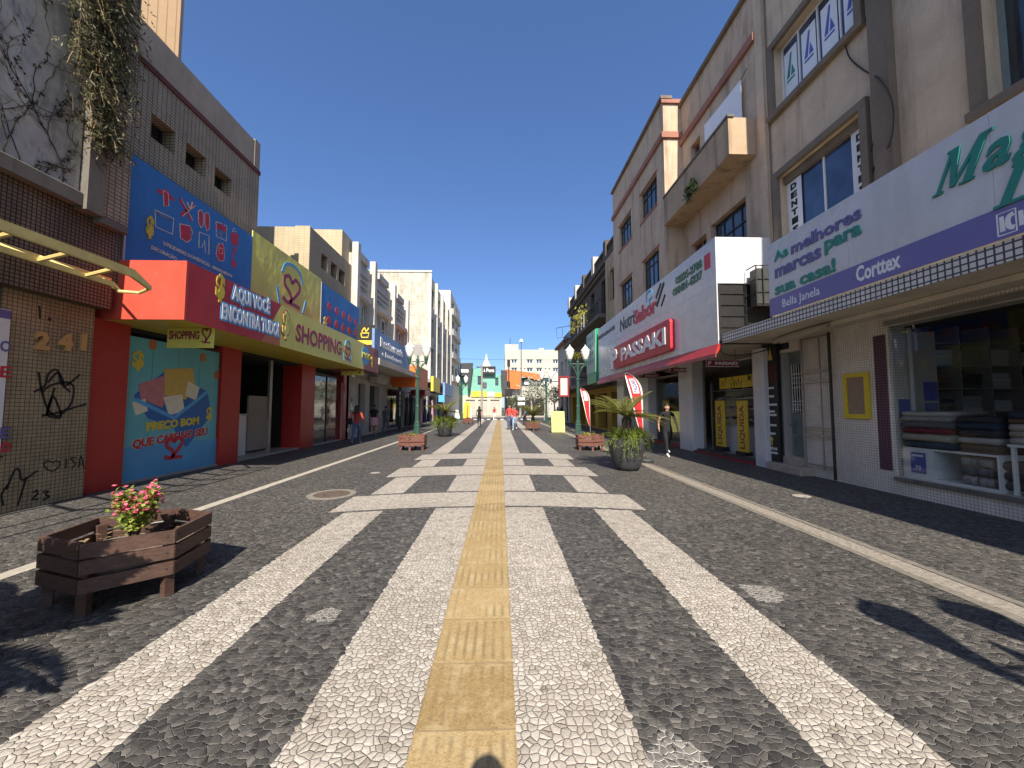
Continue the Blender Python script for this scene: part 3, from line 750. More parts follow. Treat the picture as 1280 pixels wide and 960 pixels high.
# steel door frame posts in the opening
T.part('door_post', B(-7.85, -7.78, gy(338), gy(341), .06, 3.19), 'steel pipe')
wy0, wy1 = gy(391)+.01, gy(427)+.01
T.part('shop_window', B(-7.86, -7.85, wy0, wy1, .1, 2.95), 'clear glass')
T.part('window_bars', MB().box(-7.88, -7.83, (wy0+wy1)/2-.03, (wy0+wy1)/2+.03, .06, 3.0).box(-7.88, -7.83, wy0, wy1, 2.951, 3.05).box(-7.88, -7.83, wy0, wy0+.05, .06, 2.95), 'iron bars')

# mural door
T = Thing('painted_shutter', 'light blue folding shutter printed with a box of goods and slogan', 'shutter', (GX, 9, 0))
T.part('shutter_panels', (lambda mb: [mb.box(GX-.06, GX, dY0+(dY1-dY0)*i/4+.006, dY0+(dY1-dY0)*(i+1)/4-.006, .03, 3.1) for i in range(4)] and mb)(MB()), 'mural teal')
fr = FL(GX)
def mp(px, py): return onX(px, py, GX)
def crop(x, y): return mp(145+x/4.571, 400+y/4.571)
mb = MB(); mb.plate([mp(150, 605), mp(271, 582), mp(272, 548), mp(150, 560)], fr, .003); T.part('lower_wash', mb, 'mural mid blue')
mb = MB(); mb.plate([crop(*p) for p in ((100, 430), (270, 300), (520, 405), (545, 540), (400, 730), (330, 620), (180, 560))], fr, .004); T.part('printed_box', mb, 'mural blue')
mb = MB(); mb.plate([crop(*p) for p in ((130, 365), (272, 320), (278, 470), (262, 500), (140, 450))], fr, .006); T.part('printed_pink_parcel', mb, 'mural pink')
mb = MB(); mb.plate([crop(*p) for p in ((275, 280), (440, 275), (450, 400), (395, 455), (276, 430))], fr, .007); T.part('printed_tan_parcel', mb, 'mural tan')
mb = MB()
for pts in ([(410, 350), (475, 385), (455, 460), (392, 430)], [(268, 440), (375, 425), (390, 520), (300, 545)], [(90, 470), (165, 450), (180, 520), (110, 545)]): T.part('printed_parcel', MB().plate([crop(*p) for p in pts], fr, .010), 'mural cream')

mb = MB(); mb.ribbon([crop(110, 455), crop(330, 560), crop(520, 410)], .09, fr, .012); T.part('printed_rim', mb, 'sky blue')
def fit_text(mb, s, fr, X, pa, pb, h, bold, d):
    (ya, za), (yb, zb) = onX(*pa, X), onX(*pb, X); text(mb, s, fr, ya, za, abs(yb-ya), h, bold, d, 0, (zb-za)/abs(yb-ya))
mb = MB(); fit_text(mb, 'PREÇO BOM', fr, GX, (145+170/4.571, 400+648/4.571), (145+470/4.571, 400+605/4.571), .24, .05, .013); T.part('lettering', mb, 'lettering yellow')
mb = MB(); fit_text(mb, 'QUE CABE NO SEU', fr, GX, (145+85/4.571, 400+750/4.571), (145+520/4.571, 400+662/4.571), .24, .075, .010); T.part('lettering_shadow', mb, 'mural cream')
mb = MB(); fit_text(mb, 'QUE CABE NO SEU', fr, GX, (145+88/4.571, 400+747/4.571), (145+518/4.571, 400+661/4.571), .225, .04, .016); T.part('lettering', mb, 'lettering red')
S2S = [(.5, .78), (.33, .98), (.08, .86), (.12, .60), (.38, .42), (.46, .2), (.28, .05), (.0, .16)]
S22 = [(.5, .78), (.68, .98), (.93, .86), (.90, .62), (.66, .34), (.42, .08), (.62, .06), (.98, .03)]
def s2(mb, fr, a, b, w, h, t, d=.01):
    for p in (S2S, S22): mb.ribbon([(a+x*w, b+y*h) for x, y in smooth_path(p)], t, fr, d)
ya, za = crop(275, 800); yb, _ = crop(380, 720)
mb = MB(); s2(mb, fr, ya, za, yb-ya, .5, .085, .012); T.part('heart_emblem', mb, 'lettering red')
T.part('dollar_mark', text(MB(), '$', fr, *crop(85, 285), .28, .42, .05, .012), 'lettering yellow'); T.part('dollar_mark', text(MB(), '$', fr, *crop(512, 580), .2, .38, .05, .012), 'lettering yellow')
mb = MB()
for c in ((210, 140), (498, 215), (575, 315)):
    y, z = crop(*c); T.part('printed_dot', MB().plate([(y+.09*math.cos(a*.785)*(1+.3*(a % 2)), z+.12*math.sin(a*.785)) for a in range(8)], fr, .005), 'orange brown panel')

# canopy with fascia sign
T = Thing('shop_sign_canopy', 'boxed canopy sign, red and lime yellow, reading AQUI VOCÊ ENCONTRA TUDO and SHOPPING', 'shop sign', (-7, 12, FZ0))
EY0 = onX(232, 360, SOUT)[0]
T.part('canopy_end', MB().box(-7.79, SOUT, EY0, EY0+.05, FZ0, FZ1), 'coral red panel')
T.part('canopy_top', B(-7.79, SOUT-.02, EY0+.052, FY2, FZ1-.06, FZ1-.02), 'dark red panel')
T.part('soffit', B(-7.79, SOUT-.02, EY0+.052, FY1, FZ0+.01, FZ0+.05), 'ochre yellow soffit')
T.part('soffit', B(-7.79, SOUT-.02, FY1+.001, FY2, FZ0+.01, FZ0+.05), 'maroon panel')
xa, xb = onX(350, 380, SOUT)[0]+.9, onX(328, 424, SOUT)[0]
fr = FL(SOUT)
def panel(pts): return MB().prism([(SOUT-.019, y, z) for y, z in pts], (.019, 0, 0))
Yt = onX(352, 379, SOUT)[0]; Yb = onX(327, 424, SOUT)[0]; Ym = onX(350, 425, SOUT)[0]
T.part('red_fascia', panel([(EY0+.051, FZ0), (Yb, FZ0), (Yt, FZ1), (EY0+.051, FZ1)]), 'fascia red')
T.part('orange_fascia', panel([(Yb+.003, FZ0), (Ym, FZ0), (Ym, FZ0+.5), (Yb+(Yt-Yb)*.42, FZ0+.5*.98)]), 'orange brown panel')
T.part('lime_fascia', panel([(Ym+.003, FZ0), (FY1, FZ0), (FY1, FZ1), (Yt+.003, FZ1), (Yb+(Yt-Yb)*.42+.01, FZ0+.505), (Ym+.003, FZ0+.505)]), 'lime yellow panel')
T.part('maroon_fascia', panel([(FY1+.003, FZ0), (FY2, FZ0), (FY2, FZ1), (FY1+.003, FZ1)]), 'maroon panel')
def sx(px, py): return onX(px, py, SOUT)
cc = lambda x, y: sx(220+x/4.923, 320+y/4.923)
mb = MB(); text(mb, '$', fr, *cc(240, 275), cc(297, 275)[0]-cc(240, 275)[0], .62, .05, .008); T.part('dollar_mark', mb, 'lettering yellow')
for dd, bo, mt, grow in ((.005, .15, 'sky blue', .06), (.010, .06, 'lettering white', 0)):
    for s_, pa, pb, hh_, dz_ in (('AQUI VOCÊ', (345, 280), (575, 355), .46, 0), ('ENCONTRA TUDO!', (280, 375), (632, 455), .36, -.04)):
        (a1, b1), (a2, b2) = cc(*pa), cc(*pb); mb = MB()
        if grow:
            for q in range(10): text(mb, s_, fr, a1+.045*math.cos(q*.628), b1+dz_+.045*math.sin(q*.628), a2-a1, hh_, .03, .003+q*.0004)
        else: text(mb, s_, fr, a1, b1+dz_, a2-a1, hh_, .03, .012)
        T.part('lettering' if not grow else 'lettering_outline', mb, mt)
mb = MB(); (a1, b1), (a2, b2) = cc(735, 500), cc(1018, 588); text(mb, 'SHOPPING', fr, a1, FZ0+.27, a2-a1, .55, .03, .008); T.part('lettering', mb, 'lettering wine')
mb = MB(); a1 = cc(650, 500)[0]; a2 = cc(692, 500)[0]; text(mb, '$', fr, a1-.04, FZ0+.2, a2-a1+.08, .86, .03, .012); T.part('dollar_outline', mb, 'lettering wine')
mb = MB(); text(mb, '$', fr, a1, FZ0+.24, a2-a1, .78, .03, .02); T.part('dollar_mark', mb, 'lime yellow panel')
a1, a2 = cc(1030, 600)[0], cc(1080, 600)[0]
mb = MB(); s2(mb, fr, a1+.12, FZ0+.2, a2-a1-.24, .5, .06, .02); T.part('heart_emblem', mb, 'lettering wine')
def bag(mb, fr, a, b, w, h, t, d):
    mb.ribbon(smooth_path([(a+.15*w, b+.72*h), (a+.25*w, b+.95*h), (a+.5*w, b+1.03*h), (a+.75*w, b+.95*h), (a+.85*w, b+.72*h)]), t, fr, d)
    mb.ribbon([(a, b+.35*h), (a+.1*w, b+.0*h)], t, fr, d); mb.ribbon([(a+1*w, b+.35*h), (a+.9*w, b)], t, fr, d)
mb = MB(); bag(mb, fr, a1, FZ0+.15, a2-a1, .78, .05, .02); T.part('bag_emblem', mb, 'sky blue')
a1, a2 = cc(1142, 600)[0], cc(1195, 600)[0]
mb = MB(); mb.plate([(a1+.35*(1+math.cos(q*.3))*(a2-a1)/.75, FZ0+.62+.42*math.sin(q*.3)) for q in range(21)], fr, .006); T.part('round_mark', mb, 'sky blue')
mb = MB(); text(mb, 'MACHO', fr, a1+.05, FZ0+.5, a2-a1, .26, .04, .02); text(mb, '$', fr, cc(1200, 640)[0], FZ0+.2, .22, .5, .04, .02); T.part('lettering', mb, 'lettering yellow')

# two hanging signs under the canopy
def hanging(Y, pxa, pxb, pyt, pyb, label):
    (xa, zt), (xb, zb) = onY(pxa, pyt, Y), onY(pxb, pyb, Y); xb = min(xb, SOUT-.05)
    T = Thing('hanging_sign', label, 'sign', ((xa+xb)/2, Y, zt), 'small yellow signs under the canopy')
    T.part('board', B(xa, xb, Y, Y+.03, zb, zt), 'yellow banner')
    T.part('hanger', MB().tube([(xa+.12, Y+.015, zt), (xa+.12, Y+.015, FZ0+.01)], .006).tube([(xb-.12, Y+.015, zt), (xb-.12, Y+.015, FZ0+.01)], .006), 'iron bars')
    fr = FC(Y); w = xb-xa; h = zt-zb
    mb = MB(); text(mb, 'SHOPPING', fr, xa+.04*w, zb+.33*h, .66*w, .34*h, .03, .006); T.part('lettering', mb, 'lettering wine'); mb = MB(); s2(mb, fr, xa+.75*w, zb+.18*h, .2*w, .62*h, .03, .006); T.part('heart_emblem', mb, 'lettering wine')
hanging(8.3, 210, 266, 403, 435, 'yellow SHOPPING sign hanging in front of the light blue shutter')
hanging(17.2, 427, 456, 456, 469, 'yellow SHOPPING sign hanging at the maroon end of the canopy')

# banners on the wall above the canopy
BX = -7.42
T = Thing('blue_banner', 'large blue banner with red and white household icons above the red canopy', 'banner', (BX, 9.5, 5.6))
bY0 = 7.6; bZ1 = onX(157, 186, BX)[1]; bZ0 = FZ1-.25; bY1 = onX(316, 300, BX)[0]
T.part('face', B(BX-.03, BX, bY0+.04, bY1-.01, bZ0, bZ1), 'blue banner'); T.part('edge_strip', B(BX-.035, BX+.01, bY0, bY0+.035, bZ0, bZ1), 'white panel')
T.part('side_bracket', B(-7.79, BX-.05, bY0, bY0+.05, bZ0, bZ1-.02), 'coral red panel')
fr = FL(BX)
def bb(x, y): return onX(140+x/5.333, 170+y/5.333, BX)
red = MB(); wht = MB()
def outline(pts, t=.018, d=.008): wht.ribbon([bb(*p) for p in pts]+[bb(*pts[0])], t, fr, d)
def fill(pts, d=.006): red.plate([bb(*p) for p in pts], fr, d)
fill([(298, 350), (345, 365), (352, 345), (365, 365), (412, 420), (415, 435), (375, 420), (372, 470), (345, 468), (345, 400), (305, 375)]); outline([(340, 362), (372, 380), (378, 465), (345, 468)], .014)
for p in ([(452, 415), (530, 560)], [(545, 460), (460, 530)]): red.ribbon([bb(*q) for q in p], .085, fr, .006); wht.ribbon([bb(q[0]+8, q[1]+4) for q in p], .014, fr, .009)
for p in ([(500, 440), (520, 490)], [(535, 440), (520, 490)]): wht.ribbon([bb(*q) for q in p], .03, fr, .009)
for ox in (0, 42):
    pts = [(575+ox, 500+ox*.4), (598+ox, 492+ox*.4), (608+ox, 530+ox*.4), (605+ox, 600+ox*.5), (590+ox, 612+ox*.5), (575+ox, 570+ox*.4)]
    fill(pts); outline(pts, .014)
outline([(285, 492), (410, 550), (402, 655), (290, 605)]); outline([(285, 510), (408, 568)], .014)
pts = [(450, 585), (522, 600), (525, 690), (500, 708), (455, 680)]; fill(pts); outline(pts); outline([(522, 615), (538, 640), (524, 680)], .016)
outline([(580, 640), (645, 665), (645, 790), (622, 775), (615, 690), (600, 740), (578, 745)])
pts = [(690, 590), (762, 610), (760, 640), (690, 615)]; fill(pts); outline([(692, 570), (765, 600), (760, 700), (695, 670)]); outline([(727, 585), (727, 690)], .02); outline([(692, 640), (760, 665)], .014); red.ribbon([bb(700, 580), bb(725, 600), bb(748, 585)], .03, fr, .009)
pts = [(790, 640), (842, 655), (838, 740), (795, 715)]; fill(pts); outline([(800, 635), (812, 612), (828, 640)], .014)
pts = [(700, 740), (715, 715), (740, 720), (748, 770), (745, 830), (715, 835), (692, 790)]; fill(pts); outline(pts, .012); outline([(712, 745), (735, 750), (735, 785), (712, 780)], .012)
fill([(795, 825), (830, 840), (820, 880), (800, 870)]); red.ribbon(smooth_path([bb(812, 830), bb(805, 790), bb(825, 760), bb(800, 745)]), .05, fr, .006)
T.part('icon_fill', red, 'lettering red'); T.part('icon_outline', wht, 'mural cream')
mb = MB(); text(mb, '$', fr, *bb(222, 675), bb(272, 680)[0]-bb(222, 680)[0], .5, .05, .02); T.part('dollar_mark', mb, 'lettering yellow')
mb = MB()
for s, pa, pb in (('UTILIDADES DOMÉSTICAS - BRINQUEDOS', (342, 722), (800, 928)), ('DECORAÇÃO', (262, 742), (430, 818))):
    (a1, b1), (a2, b2) = bb(*pa), bb(*pb); T.part('lettering', text(MB(), s, fr, a1, (b1+b2)/2-.06, a2-a1, .12, .015, .008), 'mural cream')

T = Thing('yellow_banner', 'lime yellow banner with a heart and shopping bag emblem between two blue banners', 'banner', (BX, 13.5, 5.8))
yY1 = onX(402, 350, BX)[0]; yZ1 = onX(318, 291, BX)[1]+.05
T.part('face', B(BX-.03, BX, bY1, yY1-.02, FZ1-.25, yZ1), 'yellow banner')
fr = FL(BX); c3 = lambda x, y: onX(220+x/4.923, 320+y/4.923, BX)
a1, a2 = c3(655, 250)[0], c3(765, 250)[0]; b1 = c3(700, 300)[1]; b2 = c3(700, 80)[1]
mb = MB(); s2(mb, fr, a1, b1, a2-a1, b2-b1-.25, .13, .01); T.part('heart_emblem', mb, 'lettering wine')
mb = MB(); bag(mb, fr, a1-.35, b1-.1, a2-a1+.75, b2-b1+.25, .10, .012); T.part('bag_emblem', mb, 'sky blue')
T = Thing('blue_banner', 'smaller blue banner with tiny red icons over the word SHOPPING', 'banner', (BX, 18, 5.8))
sY1 = onX(449, 390, BX)[0]
T.part('face', B(BX-.03, BX, yY1+.03, sY1, FZ1-.25, yZ1-.12), 'blue banner'); T.part('edge_strip', B(BX-.035, BX+.01, yY1-.015, yY1+.025, FZ1-.25, yZ1-.1), 'white panel')
mb = MB()
for i in range(5):
    for j in range(2):
        y = yY1+.8+i*.75; z = 5.95-j*.6
        T.part('icon_fill', MB().plate([(y+.17*math.cos(q*1.05+.4*i)*(1+.25*(q % 2)), z+.2*math.sin(q*1.05+.4*i)) for q in range(6)], fr, .008), 'lettering red')
mb = MB(); text(mb, '$', fr, yY1+.28, 5.0, .3, .42, .04, .02); T.part('dollar_mark', mb, 'lettering yellow')

# goods inside the dark shop
T = Thing('counter', 'white panelled counter standing inside the dark shop opening', 'counter', (-9, 12.3, .06))
T.part('front_panel', MB().bbox(-9.2, -8.3, gy(302), gy(331), .062, 1.35, .02), 'white enamel'); T.part('worktop', MB().bbox(-9.22, -8.27, gy(302)-.03, gy(331)+.03, 1.352, 1.39, .01), 'glossy white tile')
T = Thing('partition_screen', 'tall pale partition panel inside the dark shop beside the steel post', 'panel', (-8.6, 14, .06))
T.part('sheet', MB().bbox(-8.68, -8.6, gy(343), gy(366), .1, 2.0, .015), 'dim interior wall'); T.part('foot', B(-8.8, -8.5, gy(344), gy(365), .062, .098), 'iron bars')
T = Thing('display_shelf', 'metal shelf of kitchenware behind the shop window bars', 'shelf', (-8.5, 17.3, .06))
for z in (.55, 1.05, 1.55, 2.05, 2.5): T.part('shelf_board', B(-8.75, -8.1, wy0+.1, wy1-.1, z-.02, z), 'steel pipe')
T.part('frame', MB().box(-8.74, -8.7, wy0+.12, wy0+.16, .06, 2.7).box(-8.74, -8.7, wy1-.16, wy1-.12, .06, 2.7).box(-8.15, -8.11, wy0+.12, wy0+.16, .06, .52).box(-8.15, -8.11, wy1-.16, wy1-.12, .06, .52), 'steel pipe')
r = random.Random(5); proto = None
for z in (.55, 1.05, 1.55, 2.05):
    for i in range(7):
        y = wy0+.3+i*(wy1-wy0-.6)/6; x = -8.35+r.uniform(-.1, .1); sc_ = r.uniform(.9, 1.3)
        if proto is None:
            proto = Thing('bowl', 'white kitchen bowl standing on the shelf in the window with bars', 'bowl', (x, y, z+.001), 'bowls on the window shelf')
            b_ = MB().lathe([(.05, 0), (.055, .01), (.12, .10), (.155, .19), (.16, .20), (.145, .19), (.11, .11), (.04, .02)], (x, y, z+.001), 14); proto.part('vessel', b_, 'white enamel', smooth=True)
        else: dup(proto.o, (x, y, z+.001), 'white kitchen bowl standing on the shelf in the window with bars', None, r.uniform(0, 6), sc_)

# ---- white art deco row
T = Thing('art_deco_building', 'pale grey art deco building with ribbed parapets and white pilasters', 'building', (WX, 26, 0))
AY0 = CY1+.01; AY1 = onX(507, 400, WX)[0]; az = 9.7
p1, p2 = onX(463, 380, WX)[0], onX(489, 380, WX)[0]
bays = [(AY0, p1), (p1, p2), (p2, AY1)]
hs = []
for a, b in bays:
    m_ = (a+b)/2; w_ = (b-a)*.34
    hs += [(m_-w_, m_-.15, 5.3, 7.5), (m_+.15, m_+w_, 5.3, 7.5)]
T.part('wall', facade(MB(), WX, 1, 11, AY0, AY1, 3.2, az, hs, .3), 'grey white plaster')
for h in hs: window(T, WX, 1, h, .25, 2, 1, 'lettering white', 'window glass', .08, [6.8])
for y in (AY0+.25, p1, p2, AY1-.25): T.part('pilaster', B(WX+.002, WX+.32, y-.2, y+.2, 3.9, az+.6), 'off white plaster')
for a, b in bays:
    m_ = (a+b)/2; w_ = (b-a)*.33
    T.part('ledge', B(WX+.002, WX+.3, a+.6, b-.6, 7.6, 7.85), 'off white plaster')
    for z in (8.3, 8.65, 9.0): T.part('fluting', B(WX+.002, WX+.09, m_-w_, m_+w_, z, z+.13), 'off white plaster')
    T.part('parapet_cap', B(WX-.3, WX+.15, m_-w_*.7, m_+w_*.7, az+.002, az+.4), 'grey white plaster')
# its shops: ground floor wall with openings
hs = [(21.0, 22.1, 0, 2.9), (22.8, 24.6, .1, 2.9), (26.3, 30.8, .1, 2.9)]
T.part('shop_front', facade(MB(), WX+.12, 1, 1.2, FY2+.3, AY1, 0, 3.19, hs, .5), 'grey white plaster')
T.part('glazing', MB().box(WX-.2, WX-.19, 22.8, 24.6, .1, 2.9), 'window glass'); T.part('shutter', MB().box(WX-.25, WX-.2, 21, 22.1, 0, 2.9), 'charcoal panel')
T.part('glazing', B(WX-.2, WX-.19, 26.3, 30.8, .1, 2.9), 'dark shop glass')
T.part('wall_light', B(WX+.13, WX+.6, 22.7, 24.7, 3.0, 3.4), 'grey white plaster')
# colourful window of the first shop
T = Thing('poster_window', 'shop window plastered with small colourful posters beside the maroon canopy end', 'window display', (-7.6, 20, 0))
T.part('board', B(-7.78, -7.7, FY2-.1, FY2+1.2, .1, 2.8), 'dim interior wall'); r = random.Random(9); mb = MB()
for i in range(46):
    mb.k = r.randrange(5); y = FY2+r.uniform(-.08, 1.0); z = r.uniform(.3, 2.5); mb.box(-7.699, -7.69+i*.0003, y, y+r.uniform(.12, .3), z, z+r.uniform(.12, .35))
T.part('paper_sheets', mb, ['mural cream', 'poster blue', 'shirt red', 'cloth grey', 'lettering white'])

# signs of the row
T = Thing('restaurant_sign', 'long blue sign reading Restaurante on the concrete canopy', 'shop sign', (-6.3, 22, 4.7))
rY0, rY1 = onX(468, 430, SOUT)[0], onX(512, 460, SOUT)[0]
T.part('face', B(SOUT-.12, SOUT, rY0, rY1, 4.05, 5.4), plain('sign blue', (.17, .28, .50), .5, .15, 2)); fr = FL(SOUT)
T.part('lettering', text(MB(), 'Restaurante', fr, rY0+.9, 4.65, (rY1-rY0)*.62, .5, .02, .02), 'lettering white'); mb = MB(); text(mb, 'e Lanchonete', fr, rY0+1.2, 4.22, (rY1-rY0)*.55, .26, .02, .02); T.part('lettering', mb, 'lettering white')
T = Thing('concrete_canopy', 'thin concrete canopy slab under the blue Restaurante sign', 'canopy', (-7, 23, 3.9))
T.part('slab', B(WX+.13, SOUT+.05, FY2+.05, AY1, 3.72, 4.04), 'off white plaster')
T = Thing('cafe_sign', 'small black and yellow sign with a cup drawing sticking out by the maroon panel', 'sign', (-6.6, 18.9, 5))
Yc = 19.6; (xa, zt), (xb, zb) = onY(446, 406, Yc), onY(467, 433, Yc)
T.part('board', B(xa, xb, Yc, Yc+.12, zb, zt), 'lettering black'); T.part('bracket', MB().tube([(-7.78, Yc+.06, zt-.2), (xa, Yc+.06, zt-.2)], .03), 'iron bars')
fr = FC(Yc); w_ = xb-xa; mb = MB()
mb.ribbon([(xa+.25*w_, zb+.62*(zt-zb)), (xa+.3*w_, zb+.42*(zt-zb)), (xa+.65*w_, zb+.42*(zt-zb)), (xa+.72*w_, zb+.62*(zt-zb)), (xa+.25*w_, zb+.62*(zt-zb))], .06, fr)
mb.ribbon(smooth_path([(xa+.3*w_, zb+.68*(zt-zb)), (xa+.45*w_, zb+.86*(zt-zb)), (xa+.55*w_, zb+.7*(zt-zb)), (xa+.7*w_, zb+.86*(zt-zb))]), .06, fr)
mb.plate([(xa+.02, zb+.08*(zt-zb)), (xb-.02, zb+.08*(zt-zb)), (xb-.02, zb+.28*(zt-zb)), (xa+.02, zb+.28*(zt-zb))], fr)
T.part('emblem', mb, 'lettering yellow')
T = Thing('shop_awning', 'bright orange boxed awning under the end of the concrete canopy', 'awning', (-7, 27.5, 3.1))
oY = 27.4; T.part('front_panel', B(-7.78, -5.95, oY, oY+.05, 3.02, 4.55-.0), 'orange panel'); T.part('side_panel', B(-6.0, -5.95, oY+.052, 31.6, 3.02, 4.6), 'orange cladding')
T.part('top', B(-7.78, -6.01, oY+.052, 31.6, 4.5, 4.55), 'orange cladding')
T = Thing('banner', 'dark banner strip with white lettering standing at the black clothing shop', 'banner', (-6.6, 25.9, 0))
T.part('cloth', B(-6.75, -6.72, 25.6, 26.3, .15, 2.95), 'black fabric'); mb = MB(); fr = FL(-6.719)
for i, ch in enumerate('MODAS'): text(mb, ch, fr, 25.82, 2.4-i*.34, .24, .26, .02, .004)
T.part('lettering', mb, 'lettering white'); T.part('stand', MB().box(-6.85, -6.6, 25.75, 26.15, 0, .05).tube([(-6.735, 25.95, .05), (-6.735, 25.95, .16)], .02), 'iron bars')
def garment(x, y, col, label, h=2.1, w=.7):
    T = Thing('hanging_garment', label, 'dress', (x, y, .25), 'dark clothes hung along the shop fronts')
    vs = []; mb = MB()
    n = 14
    for j, z in enumerate((2.35, 2.2, 1.9, 1.5, .9, .3)):
        rw = (.04, .24, .2, .17, .26, .33)[j]*w/.5
        for i in range(n):
            a = 2*math.pi*i/n; q = 1+.10*math.sin(5*a)*(j/5); vs.append((x+rw*.32*q*math.sin(a), y+rw*q*math.cos(a), z))
    mb.add(vs, [(j*n+i, j*n+(i+1) % n, (j+1)*n+(i+1) % n, (j+1)*n+i) for j in range(5) for i in range(n)])
    T.part('cloth', mb, col, smooth=True); T.part('hanger', MB().tube([(x, y-.2, 2.28), (x, y, 2.36), (x, y+.2, 2.28)], .012).tube([(x, y, 2.36), (x, y, 2.5), (x-.03, y+.03, 2.55), (x, y+.05, 2.5)], .008), 'iron bars')
    T.part('pole', MB().tube([(x-.16, y, 0), (x-.16, y, 2.62), (x, y+.02, 2.58)], .018).lathe([(.16, 0), (.16, .02), (.03, .035)], (x-.16, y, 0), 12), 'iron bars')
for i, (y, c, l) in enumerate(((27.2, 'black fabric', 'black dress hanging next to the lettered dark banner'), (28.7, 'black fabric', 'black dress hanging below the middle of the orange awning'), (30.1, 'cloth grey', 'grey dress hanging below the far end of the orange awning'), (31.6, 'maroon panel', 'wine red dress hanging behind the green lamp post'), (33.6, 'navy fabric', 'navy dress hanging just past the red shop sign'), (35.4, 'navy fabric', 'navy dress hanging second past the red shop sign'), (37.4, 'cloth pink', 'pale pink dress hanging last before the blue sign'))):
    garment(-6.55, y, c, l)
T = Thing('shop_sign', 'small dark red shop sign beside the orange awning', 'shop sign', (-6.2, 32, 3))
T.part('box', MB().bbox(-7.2, -6.05, 31.0, 33.2, 2.55, 3.0, .02), 'dark red panel'); T.part('bracket', MB().tube([(-7.7, 32, 2.8), (-7.2, 32, 2.8)], .04), 'iron bars')

# ---- low shops then the tall white building
T = Thing('low_shop_building', 'low pale shop between the art deco building and the tall white block', 'building', (WX, 36, 0))
TY0 = onX(535, 380, WX)[0]
hs = [(33.2, 35.6, .1, 2.8), (36.6, 39.8, .1, 2.8)]
T.part('wall', facade(MB(), WX-.05, 1, 10, AY1+.02, TY0-.02, 0, 4.9, hs, .4), 'grey white plaster')
for h in hs: window(T, WX-.05, 1, h, .35, 2, 1, 'iron bars', 'dark shop glass', .07)
T.part('roof_door', B(WX-.8, WX-.4, AY1+.05, AY1+.9, 4.9, 7.0), 'grey door paint')
tz = onX(535, 338, WX)[1]
T = Thing('apartment_block', 'tall white weathered block with pilasters and rows of windows', 'building', (WX, 48, 0))
TY1 = onX(562, 400, WX)[0]
hs = []; n = 4; L_ = (TY1-TY0)/n
for i in range(n):
    for z in (6.2, 9.6, 13.0): hs.append((TY0+L_*i+L_*.22, TY0+L_*(i+1)-L_*.16, z, z+2.1))
T.part('wall', facade(MB(), WX, 1, 16, TY0, TY1, 4.6, tz, hs, .35), 'white weathered tile')
for h in hs: window(T, WX, 1, h, .3, 2, 1, 'lettering white', 'window glass', .1, [h[2]+.8])
for i in range(n+1): T.part('pilaster', B(WX+.002, WX+.35, TY0+L_*i-.18+(.18 if i == 0 else 0), TY0+L_*i+.2, 4.6, tz+.02), 'off white plaster')
T.part('roof_edge', B(WX-16.1, WX+.4, TY0-.08, TY0-.002, tz-.12, tz+.08), 'off white plaster')
hs = [(TY0+.8, TY0+5, .2, 2.9), (TY0+6, TY0+11, .2, 2.9)]
T.part('shop_front', facade(MB(), WX+.1, 1, 3, TY0, TY1, 0, 3.2, hs, .5), 'dim interior wall')
T.part('glazing', MB().box(WX-.36, WX-.34, TY0+.8, TY0+5, .2, 2.9).box(WX-.36, WX-.34, TY0+6, TY0+11, .2, 2.9), 'dark shop glass')
T.part('overhang', B(WX-3, WX+.5, TY0-.04, TY1, 4.25, 4.59), 'concrete'); T.part('mezzanine', B(WX-3, WX+.02, TY0+.01, TY1, 3.21, 4.24), 'dark interior')
T = Thing('balcony_building', 'pale building with stacked rounded balconies past the tall white block', 'building', (WX, 66, 0))
BY1 = TY1+14; bz = 19.6
hs = [(TY1+2+5*i, TY1+5+5*i, z, z+2.3) for i in range(2) for z in (6, 9.6, 13.2, 16.4)]
T.part('wall', facade(MB(), WX+.1, 1, 16, TY1+.02, BY1, 0, bz, hs, .4), 'off white plaster')
for h in hs: window(T, WX+.1, 1, h, .35, 2, 1, 'charcoal panel', 'window glass', .1)
for z in (5.6, 9.2, 12.8, 16.0):
    T.part('balcony', MB().prism([(WX+.102, TY1+.6, z), (WX+.5, TY1+.9, z), (WX+.7, TY1+3, z), (WX+.7, TY1+10, z), (WX+.102, TY1+10.4, z)], (0, 0, .95)), 'grey white plaster')
def wall_sign(name, label, y0, y1, z0, z1, mat, txt=None, tm='lettering red', X=-6.25):
    T = Thing(name, label, 'shop sign', (X, (y0+y1)/2, z0))
    T.part('box', MB().bbox(X-.25, X, y0, y1, z0, z1, .02), mat); T.part('bracket', MB().box(-7.69, X-.251, y0+.2, y0+.3, z0+.2, z0+.3).box(-7.69, X-.251, y1-.3, y1-.2, z0+.2, z0+.3), 'iron bars')
    if txt:
        mb = MB()
        for i, s in enumerate(txt): text(mb, s, FL(X), y0+.12*(y1-y0), z1-(i+1)*(z1-z0)/(len(txt)+.35), .76*(y1-y0), .6*(z1-z0)/(len(txt)+.35), .03, .02)
        T.part('lettering', mb, tm)
wall_sign('shop_sign', 'yellow square shop sign beyond the lamp post under the white block', 36.0, 40.0, 3.1, 4.5, 'lettering yellow', None)
wall_sign('shop_sign', 'plain blue shop sign beside the yellow square sign', 43.5, 50.5, 2.95, 4.4, 'sign blue', None)
T = Thing('blade_sign', 'small bright blue blade sign sticking out over the shop doors', 'sign', (-6, 43, 2.4)); x_, z_ = onY(548, 494, 43)
T.part('board', MB().bbox(x_, x_+.68, 43, 43.1, z_-.75, z_, .02), 'sky blue'); T.part('bracket', MB().tube([(-7.69, 43.05, z_-.2), (x_, 43.05, z_-.2)], .03), 'iron bars')
